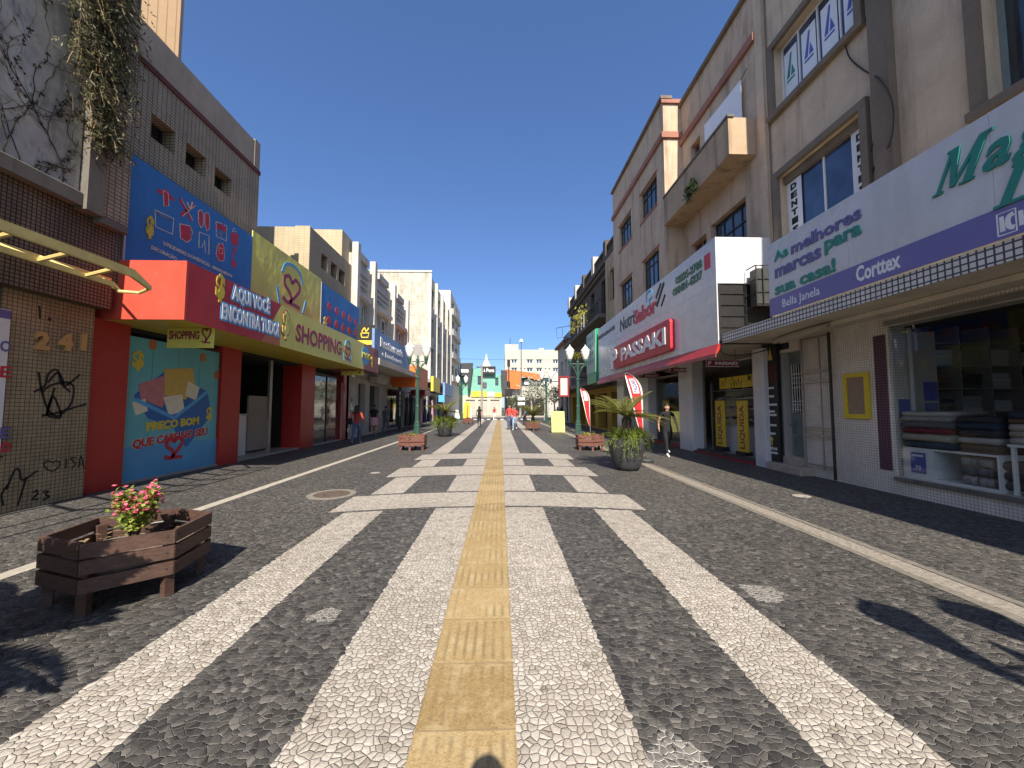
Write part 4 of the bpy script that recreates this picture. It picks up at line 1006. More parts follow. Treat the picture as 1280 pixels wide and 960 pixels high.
# ================================================================== far end of the street
def fy(px, py, Y): return onY(px, py, Y)
def facadeC(mb, Y, back, x0, x1, z0, z1, holes=(), rec=.3):
    """front facing the viewer at y = Y"""
    t = facade(MB(), 0, 1, back, -x1, -x0, z0, z1, [(-b, -a, c, d) for a, b, c, d in holes], rec)
    n = len(mb.v); mb.v += [(-y, Y-x, z) for x, y, z in t.v]; mb.f += [tuple(n+i for i in f) for f in t.f]; mb.m += [mb.k]*len(t.f); return mb
def windowC(T, Y, h, rec=.25, nv=2, fm='lettering white', gm='window glass', fw=.1):
    a, b, c, d = h; mb = MB(); y = Y+rec
    mb.box(a+.003, b-.003, y-.04, y+.04, c+.003, c+fw).box(a+.003, b-.003, y-.04, y+.04, d-fw, d-.003)
    for i in range(nv+1):
        x = a+.003+fw/2+(b-a-fw-.006)*i/nv; mb.box(x-fw/2, x+fw/2, y-.035, y+.035, c+fw, d-fw)
    w = T.part('window', mb, fm); T.part('pane', B(a+.05, b-.05, y-.01, y+.01, c+.05, d-.05), gm, w)
YM = 72
T = Thing('mint_building', 'mint green two storey shop across the end of the street', 'building', (-4, YM, 0))
x0, zt = fy(563, 464, YM); x1, _ = fy(627, 464, YM); _, zy = fy(600, 494, YM)
hh = [fy(597, 481, YM)+fy(602, 470, YM), fy(619, 482, YM)+fy(623, 472, YM), fy(566, 478, YM)+fy(569, 469, YM)]
hs = [(a, c, b, d) for a, b, c, d in hh]
mb = facadeC(MB(), YM, 10, x0, x1, zy, zt-.9, hs); T.part('wall', mb, 'mint plaster')
for h in hs: windowC(T, YM, h, nv=1, fm='charcoal panel')
xm, _ = fy(603, 460, YM)
T.part('gable', MB().prism([(xm-4.3, YM-.02, zt-.898), (x1-.3, YM-.02, zt-.898), (x1-1.6, YM-.02, zt-.1), (xm+.3, YM-.02, zt+.6), (xm-3.6, YM-.02, zt+.5)], (0, .5, 0)), 'mint plaster')
hs2 = [(x0+.6+i*(x1-x0-.4)/4, x0+.6+i*(x1-x0-.4)/4+(x1-x0)/5.6, .2, 3.0) for i in range(4)]
T.part('shop_front', facadeC(MB(), YM, 10, x0, x1, 0, zy-.001, hs2), 'cream plaster')
mb = MB()
for h in hs2: mb.box(h[0], h[1], YM+.25, YM+.3, .2, 3.0)
T.part('glazing', mb, 'dim interior wall')
def fsign(name, label, cat, pa, pb, Y, mat, txt=None, tm='lettering white', d=.2):
    (xa, zt), (xb, zb) = fy(*pa, Y), fy(*pb, Y); T = Thing(name, label, cat, ((xa+xb)/2, Y, zb))
    T.part('panel', MB().bbox(xa, xb, Y-d, Y-.004, zb, zt, .03), mat)
    if txt: mb = MB(); text(mb, txt, FC(Y-d), xa+.3*(xb-xa), zb+.28*(zt-zb), .6*(xb-xa), .45*(zt-zb), .03, .02); mb.plate([(xa+.1*(xb-xa), zb+.3*(zt-zb)), (xa+.22*(xb-xa), zb+.3*(zt-zb)), (xa+.16*(xb-xa), zb+.75*(zt-zb))], FC(Y-d), .02); T.part('lettering', mb, tm)
    return T
fsign('shop_sign', 'black shop sign with a white mark on the mint green building', 'shop sign', (603, 458), (619.5, 468), YM-.6, 'lettering black', 'Perz')
fsign('shop_sign', 'yellow strip sign along the base of the mint green wall', 'shop sign', (589, 489), (609, 496), YM-.02, 'lettering yellow')
fsign('shop_sign', 'short white panel sign between two yellow strips', 'shop sign', (609.3, 490), (618, 495.5), YM-.02, 'lettering white')
fsign('shop_sign', 'short yellow strip sign past the white panel sign', 'shop sign', (618.3, 491), (631.5, 496.5), YM-.02, 'lettering yellow')
def portal(label, pts, Y, mat):
    P_ = [fy(a, b, Y) for a, b in pts]; T = Thing('portal_frame', label, 'portal', (P_[0][0], Y, 0))
    T.part('panel', MB().prism([(x, Y, z) for x, z in P_], (0, 1.2, 0)), mat); return T
T = portal('dark grey leaning portal frame with white lettering in front of mint wall', [(575, 454), (591, 453.5), (587, 486), (584.5, 486), (584, 470), (577, 470), (574.5, 470)], YM-1.6, 'charcoal panel')
mb = MB(); a, b = fy(576, 464.5, YM-1.6); mb.box(a, a+1.4, YM-1.68, YM-1.602, b-.15, b+.4); T.part('sign_plate', mb, 'lettering white')
portal('dark grey leaning panel between the mint building and the orange facade', [(626, 463), (634, 463), (634, 494), (627.5, 494)], YM-.9, 'charcoal panel')
T = Thing('orange_building', 'building with a bright orange angular facade frame at the street end', 'building', (3, YM, 0))
O = lambda a, b: fy(a, b, YM+1)
x0, _ = O(632, 470); x1, _ = O(700, 470)
T.part('wall', B(x0, x1+2, YM+2.3, YM+12, 0, O(640, 474)[1]), 'grey white plaster')
T.part('orange_frame', MB().prism([(O(a, b)[0], YM+1, O(a, b)[1]) for a, b in ((632, 461.5), (682, 468.5), (675, 476), (652, 469.5), (651, 486), (638, 486), (637.5, 477), (632, 476))], (0, 1.2, 0)), 'orange cladding')
T.part('glazing', B(O(652, 0)[0], O(684, 0)[0], YM+2.1, YM+2.29, O(0, 480)[1], O(0, 470)[1]), 'blue window glass')
hs = [(O(655+i*9, 0)[0], O(661+i*9, 0)[0]) for i in range(3)]
mb = MB()
for a, b in hs: mb.box(a, b, YM+2.0, YM+2.09, O(0, 479)[1], O(0, 474)[1])
T.part('poster', mb, 'lettering white'); T.part('shop_front', B(x0, x1, YM+2.1, YM+2.29, 0, 3.4), 'dark interior')
YC = 112
T = Thing('cream_apartment_building', 'tall cream apartment building rising behind the orange facade', 'building', (10, YC, 0))
C_ = lambda a, b: fy(a, b, YC)
x0, zt = C_(631, 437); x1, _ = C_(696, 437)
hs = []
for py0, py1 in ((446.5, 452), (457.5, 463), (468, 473)):
    for a, b in ((639, 646), (657.5, 664.5), (668.5, 675.5), (688, 694.5)): hs.append((C_(a, 0)[0], C_(b, 0)[0], C_(0, py1)[1], C_(0, py0)[1]))
for a in (649.5, 654, 678.5, 683): hs.append((C_(a, 0)[0], C_(a+1.8, 0)[0], C_(0, 461)[1], C_(0, 458)[1]))
T.part('wall', facadeC(MB(), YC, 14, x0, x1, 0, zt, hs, .5), 'cream plaster')
for h in hs: windowC(T, YC, h, .4, 2 if h[1]-h[0] > 1 else 1, fw=.14)
a, b = C_(631, 430); c, _ = C_(648, 430); T.part('stair_tower', B(a, c, YC+.5, YC+6, zt+.002, b), 'cream plaster')
a, b = C_(674, 434.5); c, _ = C_(680, 434); T.part('roof_tank', B(a, c, YC+1, YC+4, zt+.002, b), 'off white plaster')
a, _ = C_(650, 0); c, b = C_(676, 435.5); T.part('roof', B(a, c, YC+3, YC+9, zt+.002, b), 'charcoal panel')
T.part('aerial', MB().tube([C_(638, 430)+(0,) and (C_(638, 430)[0], YC+3, C_(638, 430)[1]), (C_(638, 420)[0], YC+3, C_(638, 420)[1])], .09), 'charcoal panel')
T = Thing('church_spire', 'small white church spire peeping over the mint green roof', 'church', (-7, 130, 0))
a, b = fy(608, 446, 130); T.part('tower', B(a-2.2, a+2.2, 128, 132, 0, fy(0, 459, 130)[1]), 'off white plaster'); T.part('spire', MB().lathe([(1.9, fy(0, 459, 130)[1]), (1.3, fy(0, 453, 130)[1]), (.8, fy(0, 450, 130)[1]), (.1, b+1)], (a, 130, 0), 12), 'off white plaster')
T = Thing('pale_corner_building', 'pale low building with grey gable at the far corner past the lamp posts', 'building', (14, 70, 0))
a, b = fy(683, 466, 74); c, _ = fy(714, 466, 74)
T.part('wall', B(a, c+6, 74, 84, 0, fy(0, 476, 74)[1]), 'off white plaster'); T.part('gable', MB().prism([(a+.5, 73.9, fy(0, 475, 74)[1]), (c, 73.9, fy(0, 475, 74)[1]), (c-1.5, 73.9, b-.2), (a+2.6, 73.9, b+.6)], (0, 6, 0)), 'grey white plaster')
T.part('dark_shop_front', B(a+.3, c, 73.6, 73.99, 0, 4.2), 'dim interior wall')
# poles and wires
T = Thing('utility_pole', 'tall concrete utility pole in front of the mint green building', 'utility pole', (-2.9, 60, 0)); a, b = fy(602.5, 465, 60)
T.part('pole', MB().tube([(a, 60, 0), (a, 60, b+1.2)], [.2, .12]), 'concrete'); T.part('cross_arm', MB().box(a-.9, a+.9, 59.9, 60.0, b+.7, b+.85).box(a-.6, a+1.5, 59.9, 60, b-1.0, b-.85), 'charcoal panel'); T.part('transformer', MB().lathe([(.25, b-2.6), (.3, b-2.5), (.3, b-1.7), (.2, b-1.6)], (a+.45, 59.8, 0), 12), 'cloth grey')
T = Thing('street_light', 'very tall slim street light with a small white head near the orange facade', 'street lamp', (3, 55, 0)); a, b = fy(651.5, 428, 55)
T.part('pole', MB().tube([(a, 55, 0), (a, 55, b)], [.11, .06]), 'cloth grey'); T.part('lamp_head', MB().lathe([(.05, 0), (.3, .05), (.26, .3), (.08, .5)], (a, 55, b), 10), 'white enamel'); T.part('name_plates', MB().box(a-.5, a+.5, 54.86, 54.88, 2.6, 3.0).box(a-.5, a+.5, 54.86, 54.88, 1.9, 2.3), 'lettering white')
T = Thing('traffic_light_pole', 'dark thin signal pole before the orange facade with a black head', 'traffic light', (1, 58, 0)); a, b = fy(636, 452, 58)
T.part('pole', MB().tube([(a, 58, 0), (a, 58, b)], .09), 'charcoal panel'); T.part('signal_head', MB().bbox(a-.25, a+.2, 57.75, 57.9, b-.8, b+.3, .03), 'black paint'); T.part('signal_head', MB().bbox(a-.5, a+.5, 57.7, 57.9, 3.2, 4.4, .04), 'black paint')
def wire(label, p, q, sag, r=.025):
    pts = [(p[0]+(q[0]-p[0])*t/16, p[1]+(q[1]-p[1])*t/16, p[2]+(q[2]-p[2])*t/16-sag*4*(t/16)*(1-t/16)) for t in range(17)]
    solo('overhead_wire', MB().tube(pts, r, 5), 'iron bars', label, 'wire')
zw = fy(0, 446.5, 62)[1]
wire('upper black wire crossing the sky above the spire', (-14, 62, zw+.3), (16, 62, zw), .25)
wire('thin wire crossing the mint wall lower down', (-10, 61, 7.3), (-2.9, 60, 7.9), .3, .02)
wire('thin wire from the utility pole towards the orange facade', (-2.9, 60, 7.8), (11, 61, 7.3), .4, .02)

# ================================================================== east side of the street
EX = 7.3
# ---- linen shop building (nearest)
T = Thing('linen_shop_building', 'sandy plaster building with dark window surrounds above the white linen shop', 'building', (EX, 3, 0))
MY1 = onX(955, 300, EX)[0]
u = hole([(968.5, 61), (971, 139), (1071, -12), (1071, 38)], EX)
zA, zB = u[2], u[3]
a0, a1 = onX(968.5, 90, EX)[0], onX(1072, 20, EX)[0]
zb = (onX(970.5, 139, EX)[1]+onX(1072, 38, EX)[1])/2; zt = onX(968.5, 61, EX)[1]
l0, l1 = onX(975, 230, EX)[0], onX(1078, 140, EX)[0]; lt = (onX(975, 221, EX)[1]+onX(1078, 139, EX)[1])/2
r1 = onX(1234, 100, EX)[0]; rb = onX(1234, 133, EX)[1]
hs = [(a1, a0, zb, zt), (l1, l0, lt-2.15, lt), (r1-2.6, r1, rb, rb+2.2), (r1-2.6, r1, rb+3.3, rb+5.3)]
T.part('upper_wall', facade(MB(), EX, -1, 12, -7, MY1, 3.61, 14.6, hs, .3), 'sandy plaster')
for h in hs:
    mb = MB(); k = .16
    mb.box(EX-.10, EX-.003, h[0]-k, h[1]+k, h[3]+.003, h[3]+k).box(EX-.10, EX-.003, h[0]-k, h[0]-.003, h[2], h[3]).box(EX-.10, EX-.003, h[1]+.003, h[1]+k, h[2], h[3]).box(EX-.14, EX-.003, h[0]-k-.04, h[1]+k+.04, h[2]-.14, h[2]-.003)
    T.part('window_surround', mb, 'dark taupe trim')
w1 = window(T, EX, -1, hs[0], .22, 4, 1, 'white enamel', 'blue window glass', .06)
w2 = window(T, EX, -1, hs[1], .2, 2, 1, 'white enamel', 'blue window glass', .06)
window(T, EX, -1, hs[2], .26, 3, 1, 'grey door paint', 'window glass', .08); window(T, EX, -1, hs[3], .26, 3, 1, 'grey door paint', 'window glass', .08)
# posters in the upper window
h = hs[0]; q = (h[1]-h[0])/4; XP = EX+.185
for i in range(4):
    y1 = h[1]-i*q-.10; y0 = h[1]-(i+1)*q+.06; zz0 = h[2]+.16; zz1 = h[3]-.28; fr = FR(XP)
    T.part('window_poster', B(XP, XP+.01, y0, y1, zz0, zz1), 'lettering white')
    T.part('poster_band', B(XP-.004, XP-.001, y0+.01, y1-.01, zz0+.01, zz0+.16), 'sky blue')
    mb = MB(); c = (y0+y1)/2; a = -c; H = zz1-zz0; W_ = y1-y0
    frp = (Vector((XP-.002, 0, 0)), Vector((0, -1, 0)), Vector((0, 0, 1)), Vector((-1, 0, 0)))
    mb.plate([(a-.32*W_, zz0+.46*H), (a+.02*W_, zz0+.92*H), (a+.14*W_, zz0+.92*H), (a-.08*W_, zz0+.46*H)], frp, .003); mb.plate([(a+.02*W_, zz0+.46*H), (a+.12*W_, zz0+.68*H), (a+.34*W_, zz0+.46*H)], frp, .003)
    mb.plate([(a-.32*W_, zz0+.38*H), (a+.32*W_, zz0+.38*H), (a+.32*W_, zz0+.42*H), (a-.32*W_, zz0+.42*H)], (Vector((XP-.002, 0, 0)), Vector((0, -1, 0)), Vector((0, 0, 1)), Vector((-1, 0, 0))), .003)
    T.part('poster_mark', mb, 'lettering teal' if i == 0 else 'poster blue')
# dentist lettering on white side panels
h = hs[1]; XP = EX+.15; pw = (h[1]-h[0])*.22
T.part('side_panel', B(XP, XP+.01, h[1]-pw, h[1]-.07, h[2]+.06, h[3]-.22), 'white enamel'); T.part('side_panel', B(XP, XP+.01, h[0]+.07, h[0]+pw*.85, h[2]+.06, h[3]-.16), 'white enamel')
T.part('lintel_board', B(XP-.06, XP+.06, h[0]+.003, h[1]-.003, h[3]-.2, h[3]-.003), 'dark taupe trim')
fr = FR(XP); mb = MB()
for i, ch in enumerate('DENTISTA'):
    st = (h[3]-.26-h[2]-.1)/8; z = h[3]-.26-(i+1)*st+.03
    text(mb, ch, fr, -(h[1]-pw*.5)-.09, z, .2, st*.74, .06, .004)
    text(mb, ch, fr, -(h[0]+pw*.5)-.06, z, .15, st*.7, .06, .004)
T.part('lettering', mb, 'lettering black')
p0, p1 = onX(1097, 100, EX)[0], onX(1121, 100, EX)[0]
T.part('pilaster', B(EX-.16, EX-.002, p1, p0, 3.61, 14.62), 'dark taupe trim')
T.part('corner_strip', B(EX-.05, EX-.002, MY1-.28, MY1, 5.2, 14.6), 'sandy plaster')
T.part('conduit', MB().tube([(EX-.03, MY1-.42, 5.2), (EX-.03, MY1-.42, 14.5)], .022, 8), 'dark taupe trim')
# ground floor
DX = EX
def dy(px): return onX(px, 520, EX)[0]
d1, d0 = onX(988, 520, EX+.3)[0], onX(1019, 520, EX+.3)[0]; gg0, gg1 = dy(1046), dy(1010)
s1 = dy(1116)
hs = [(d0, d1, .36, 3.0), (-5.5, s1, .33, 3.12)]
T.part('ground_wall', facade(MB(), EX, -1, 3.6, -7, dy(970), 0, 3.37, hs, .32), 'white mosaic')
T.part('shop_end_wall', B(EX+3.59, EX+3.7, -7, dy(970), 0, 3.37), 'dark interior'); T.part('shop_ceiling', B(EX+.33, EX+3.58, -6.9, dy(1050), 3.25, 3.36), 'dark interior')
st1, st0 = onX(1094, 420, EX)[0], onX(1105, 420, EX)[0]
T.part('tile_stripe', B(EX-.012, EX-.001, st0-.02, st1+.04, .42, 2.98), 'purple mosaic')
T.part('window_sill', MB().bbox(EX-.06, EX+.3, -5.5, s1, .27, .328, .01), 'dirty concrete')
T.part('window_lintel', B(EX-.03, EX+.06, -5.5, s1+.05, 3.13, 3.22), 'steel pipe')
T.part('shop_floor', B(EX+.325, EX+3.58, -6.8, d0-.1, .28, .325), 'shop floor')
T.part('party_wall', B(EX+.33, EX+3.58, d0-.09, d0-.03, .0, 3.36), 'dim interior wall')
T.part('glazing_post', B(EX+.40, EX+.45, s1+.0, s1+.05, .33, 3.1), 'white enamel')
T.part('inner_panel', B(EX+.5, EX+1.05, s1+.12, s1+.16, .33, 3.05), 'dim interior wall')
T.part('shop_window', B(EX+.045, EX+.055, -5.5, s1-.003, .34, 3.12), 'clear glass')
T.part('window_reveal', B(EX+.325, EX+.5, s1+.02, s1+.06, .33, 3.1), 'dim interior wall')
door = T.part('door', MB().box(EX+.26, EX+.31, d0+.06, d1-.06, .38, 2.9).box(EX+.24, EX+.259, d0+.06, d0+.2, .38, 2.9).box(EX+.24, EX+.259, d1-.2, d1-.06, .38, 2.9).box(EX+.24, EX+.259, d0+.2, d1-.2, 1.25, 1.45).box(EX+.24, EX+.259, d0+.2, d1-.2, .38, .52).box(EX+.24, EX+.259, d0+.2, d1-.2, .82, .92), 'grey door paint')
mb = MB()
for i in range(6): mb.tube([(EX+.23, d0+.2+(d1-d0-.4)*i/5, 1.46), (EX+.23, d0+.2+(d1-d0-.4)*i/5, 2.7)], .011, 6)
for z in (1.75, 2.1, 2.45): mb.tube([(EX+.23, d0+.2, z), (EX+.23, d1-.2, z)], .011, 6)
for i in range(5):
    for z in (1.6, 2.28):
        yc = d0+.2+(d1-d0-.4)*(i+.5)/5; mb.tube([(EX+.228, yc+.05*math.cos(q*.785), z+.07*math.sin(q*.785)) for q in range(9)], .007, 5)
T.part('door_grille', mb, 'white enamel', door); T.part('door_pane', B(EX+.252, EX+.257, d0+.2, d1-.2, 1.46, 2.7), 'dark shop glass', door); T.part('handle', MB().tube([(EX+.25, d1-.14, 1.15), (EX+.17, d1-.14, 1.15), (EX+.17, d1-.24, 1.15)], .012), 'steel pipe', door)
T.part('door_frame', MB().box(EX+.22, EX+.315, d0+.003, d0+.058, .37, 2.95).box(EX+.22, EX+.315, d1-.058, d1-.003, .37, 2.95).box(EX+.22, EX+.315, d0+.06, d1-.06, 2.903, 2.99), 'grey door paint')
T.part('number_plate', B(EX-.015, EX-.002, d0+.35, d0+.75, 3.08, 3.24), 'lettering black')
T.part('door_step', MB().bbox(EX-.32, EX+.31, d0-.25, d1+.12, .0, .18, .015), 'stone step'); T.part('door_step', MB().bbox(EX-.04, EX+.31, d0+.0, d1-.0, .182, .357, .012), 'stone step')
# folding security grille, opened against the wall
T = Thing('security_grille', 'grey steel folding gate opened against the white tiled wall by the door', 'gate', (EX-.1, (gg0+gg1)/2, 0))
for y in (gg1+.02, gg0+.02):
    T.part('upright', B(EX-.10, EX-.06, y-.02, y+.02, .03, 3.25), 'steel pipe' if y > gg0+.1 else 'iron bars')
T.part('upright', B(EX-.095, EX-.065, (gg0+gg1)/2-.12, (gg0+gg1)/2-.09, .2, 3.2), 'steel pipe')
for z in (.28, .95, 1.12, 2.2, 2.42, 3.2): T.part('crossbar', B(EX-.092, EX-.068, gg0+.042, gg1-.002, z-.018, z+.018), 'steel pipe')
T = Thing('notice_board', 'brown notice board in a broad yellow frame on the white tiled wall', 'notice board', (EX, 8, 2))
n1, n0 = onX(1057, 500, EX)[0], onX(1089, 500, EX)[0]; nz0, nz1 = onX(1073, 523, EX)[1], onX(1073, 466, EX)[1]
mb = MB(); k = .09
mb.box(EX-.05, EX-.004, n0, n1, nz0, nz0+k).box(EX-.05, EX-.004, n0, n1, nz1-k, nz1).box(EX-.05, EX-.004, n0, n0+k, nz0+k, nz1-k).box(EX-.05, EX-.004, n1-k, n1, nz0+k, nz1-k)
T.part('frame', mb, 'yellow frame'); T.part('board', B(EX-.03, EX-.004, n0+k, n1-k, nz0+k, nz1-k), 'cork board')
# directory sign
T = Thing('directory_sign', 'tall black directory sign with white lines and yellow arrow by the grey door', 'sign', (EX-.1, 9.8, 0))
D1, D0 = onX(955, 520, EX-.12)[0], onX(973, 520, EX-.12)[0]; XD = EX-.12
T.part('board', MB().bbox(XD, EX-.01, D0, D1, .06, 3.3, .01), 'black paint'); T.part('red_panel', B(XD-.004, XD-.001, D0+.01, D1-.01, 2.25, 2.75), plain('deep red', (.07, .012, .01), .5, .3, 3))
fr = FR(XD); mb = MB(); W_ = D1-D0
for i, (z, s, ww) in enumerate(((2.52, 'CLÍNICA', .5), (2.42, 'ODONTOLÓGICA', .8), (2.08, 'GERAL', .5), (1.86, 'EXAMES', .55), (1.64, 'PSICOLOGIA', .8), (1.46, 'PORTAS', .5), (1.36, 'E JANELAS', .66), (1.08, 'CONSULTAS', .62), (.86, 'SALA', .42), (.50, '1º ANDAR', .7), (.38, 'ENTRADA', .7))):
    pass
for z, ww in ((2.5, .5), (2.41, .72), (2.08, .5), (1.86, .52), (1.64, .76), (1.46, .5), (1.37, .66), (1.10, .64), (.88, .4), (.38, .74)):
    r = random.Random(int(z*100)); a = -D1+W_*(1-ww)/2; e = a+W_*ww
    while a < e:
        l = r.uniform(.03, .055); mb.plate([(a, z), (a+l*.7, z), (a+l*.7, z+.055), (a, z+.055)], fr, .003); a += l
text(mb, '1º ANDAR', fr, -D1+.15*W_, .48, .7*W_, .075, .02, .003); T.part('lettering', mb, 'lettering white')
a = -(D0+D1)/2; mb = MB(); mb.ribbon([(a, .6), (a, .76)], .04, fr, .004); mb.plate([(a-.06, .74), (a+.06, .74), (a, .84)], fr, .005); T.part('arrow', mb, 'lettering yellow')
mb = MB(); mb.plate([(a-.2*W_, 2.85), (a-.05*W_, 3.15), (a, 2.9), (a+.1*W_, 3.2), (a+.25*W_, 2.85)], fr, .004); T.part('picture', mb, 'mural tan')
# canopy and big sign
SX = 5.85
T = Thing('concrete_canopy', 'concrete shop canopy edged with small white tiles below the white sign', 'canopy', (6.6, 3, 3.4))
cY1 = onX(899, 424, SX)[0]; cz0 = onX(963, 411, SX)[1]
T.part('slab', MB().box(SX+.02, EX-.003, -7, cY1, cz0, cz0+.2), 'canopy soffit'); T.part('tiled_edge', B(SX, SX+.019, -7, cY1+.02, cz0-.02, cz0+.23), 'white fascia mosaic'); T.part('tiled_edge', B(SX+.021, EX-.003, cY1+.001, cY1+.02, cz0-.02, cz0+.23), 'white fascia mosaic')
T.part('soffit_beam', MB().bbox(6.5, 6.75, -7, dy(1050), cz0-.1, cz0-.002, .02), 'canopy soffit')
SX2 = SX-.03
mY1 = onX(961, 350, SX2)[0]; mz0 = onX(963, 397, SX2)[1]; mz1 = (onX(960, 305, SX2)[1]+onX(1275, 121, SX2)[1])/2
T = Thing('shop_sign', 'huge white shop sign with green italic letters above a purple band', 'shop sign', (SX, 3, mz0))
mb = MB(); q = mY1
while q > -5: mb.box(SX2, SX2+.12, max(-5, q-1.9)+.002, q-.002, mz0+.02, mz1); q -= 1.9
T.part('face', mb, 'white panel')
bz = (onX(963, 371+0, SX2)[1]+onX(1280, 254, SX2)[1])/2
T.part('purple_band', B(SX2-.004, SX2-.0005, -5, mY1, mz0+.015, bz), 'periwinkle band')
T.part('back_frame', MB().box(SX2+.121, SX2+.2, -4.9, mY1-.1, mz0+.03, mz0+.1).box(SX2+.121, SX2+.2, -4.9, mY1-.1, mz1-.1, mz1-.03), 'iron bars')
fr = FR(SX2)
def mg(x, y): y_, z_ = onX(960+x/4, 160+y/4, SX2); return -y_, z_
def tline(mb, s, pa, pb, h, bold=.03, d=.015, shear=0):
    (a1, b1), (a2, b2) = mg(*pa), mg(*pb); text(mb, s, fr, a1, (b1+b2)/2, a2-a1, h, bold, d, shear)
for q in (('As', (32, 668), (103, 640), .22), ('para', (287, 635), (472, 556), .26), ('sua casa!', (38, 830), (342, 727), .25)): mb = MB(); tline(mb, *q); T.part('lettering', mb, 'lettering teal')
for q in (('melhores', (118, 622), (472, 465), .24), ('marcas', (38, 748), (268, 655), .20)): mb = MB(); tline(mb, *q); T.part('lettering', mb, 'lettering purple')
mb = MB()
for a_, b_ in (((75, 915), (262, 860)),): (q1, w1_), (q2, w2_) = mg(*a_), mg(*b_); text(mb, 'Bella Janela', fr, q1, mz0+.07, q2-q1, .22, .0, .006)
(q1, _), (q2, _) = mg(445, 800), mg(668, 720); text(mb, 'Corttex', fr, q1, mz0+.1, q2-q1, .26, .03, .006)
(q1, _), (q2, _) = mg(1155, 560), mg(1248, 520); k = q2-q1
e = .02
for p in ([(q1, mz0+.06), (q2, mz0+.06), (q2, mz0+.32), (q1, mz0+.32), (q1, mz0+.06)],): mb.ribbon(p, .016, fr, .006)
mb.plate([(q1+.12*k, mz0+.1), (q1+.42*k, mz0+.1), (q1+.36*k, mz0+.28), (q1+.12*k, mz0+.28)], fr, .006)
mb.ribbon(smooth_path([(q2-.1*k, mz0+.27), (q2-.36*k, mz0+.25), (q2-.44*k, mz0+.19), (q2-.36*k, mz0+.13), (q2-.1*k, mz0+.11)]), .05, fr, .006)
(q1, _) = mg(1262, 520); text(mb, 'H', fr, q1, mz0+.1, .16, .17, .03, .006)
T.part('lettering', mb, 'lettering white')
# big italic serif letters
def serif_M(mb, a, b, h, d):
    w = h*1.02; k = .42*h
    for x0, x1, t in ((.10, .10, .07), (.72, .72, .17)): mb.plate([(a+x0*w-t*w/2, b), (a+x0*w+t*w/2, b), (a+x1*w+t*w/2+k, b+h), (a+x1*w-t*w/2+k, b+h)], fr, d)
    mb.plate([(a+.08*w+k*.98, b+h), (a+.26*w+k*.98, b+h), (a+.46*w+.05*k, b+.05*h), (a+.36*w+.05*k, b+.05*h)], fr, d*1.01)
    mb.plate([(a+.64*w+k, b+h), (a+.74*w+k, b+h), (a+.46*w+.05*k, b+.05*h), (a+.38*w+.05*k, b+.05*h)], fr, d*.99)
    for x, ww in ((.10, .22), (.72, .30)): mb.plate([(a+x*w-ww*w*.5, b-.0), (a+x*w+ww*w*.5, b), (a+x*w+ww*w*.5+.06*k, b+.06*h), (a+x*w-ww*w*.5+.06*k, b+.06*h)], fr, d*1.02)
    mb.plate([(a+.0*w+k*.94, b+.94*h), (a+.2*w+k*.94, b+.94*h), (a+.2*w+k, b+h), (a+.0*w+k, b+h)], fr, d*1.03); mb.plate([(a+.70*w+k*.94, b+.94*h), (a+.9*w+k*.94, b+.94*h), (a+.9*w+k, b+h), (a+.7*w+k, b+h)], fr, d*1.03)
mb = MB()
a1, b1 = mg(830, 358); a2, b2 = mg(1085, 70)
Hm = mg(1100, 70)[1]-mg(1060, 300)[1]; Hm = .50
yb1 = b1+.02
serif_M(mb, a1, yb1, Hm, .022)
x = a1+Hm*1.02
ag = mg(1280, 150)[0]
for ch, ww, hh, dz in (('a', .25, .32, .0), ('g', .25, .42, -.09), ('a', .25, .33, 0)):
    text(mb, ch, fr, x, yb1+dz, ww, hh, .022, .022, .35); x += ww*1.04
T.part('lettering', mb, 'lettering teal'); mb = MB()
a3, b3 = mg(1132, 412); hL = yb1-b3-.06; k_ = hL*.42; wL = hL*.95
mb.plate([(a3+.12*wL, b3), (a3+.34*wL, b3), (a3+.34*wL+k_, b3+hL), (a3+.12*wL+k_, b3+hL)], fr, .02)
mb.plate([(a3, b3), (a3+.9*wL, b3), (a3+1.05*wL, b3+.26*hL), (a3+.98*wL, b3+.26*hL), (a3+.82*wL, b3+.08*hL), (a3+.02*wL, b3+.08*hL)], fr, .021)
mb.plate([(a3+.02*wL+k_, b3+.93*hL), (a3+.5*wL+k_, b3+.93*hL), (a3+.52*wL+k_, b3+hL), (a3+.04*wL+k_, b3+hL)], fr, .0215)
print('letters', yb1, b3, hL)
T.part('lettering', mb, 'lettering teal')
# bundled awning cloth hung under the soffit
T = Thing('rolled_awning', 'folded beige awning tucked under the canopy soffit above the steel gate', 'awning', (6.6, 8, 3.2))
mb = MB(); mb.tube([(6.45, 7.3, cz0-.08), (6.55, 8.2, cz0-.11), (6.75, 9.2, cz0-.08)], [.05, .10, .06], 10); T.part('cloth_roll', mb, 'towel cloth c'); T.part('bracket', MB().tube([(6.55, 8.1, cz0), (6.55, 8.1, cz0-.12)], .015), 'iron bars')

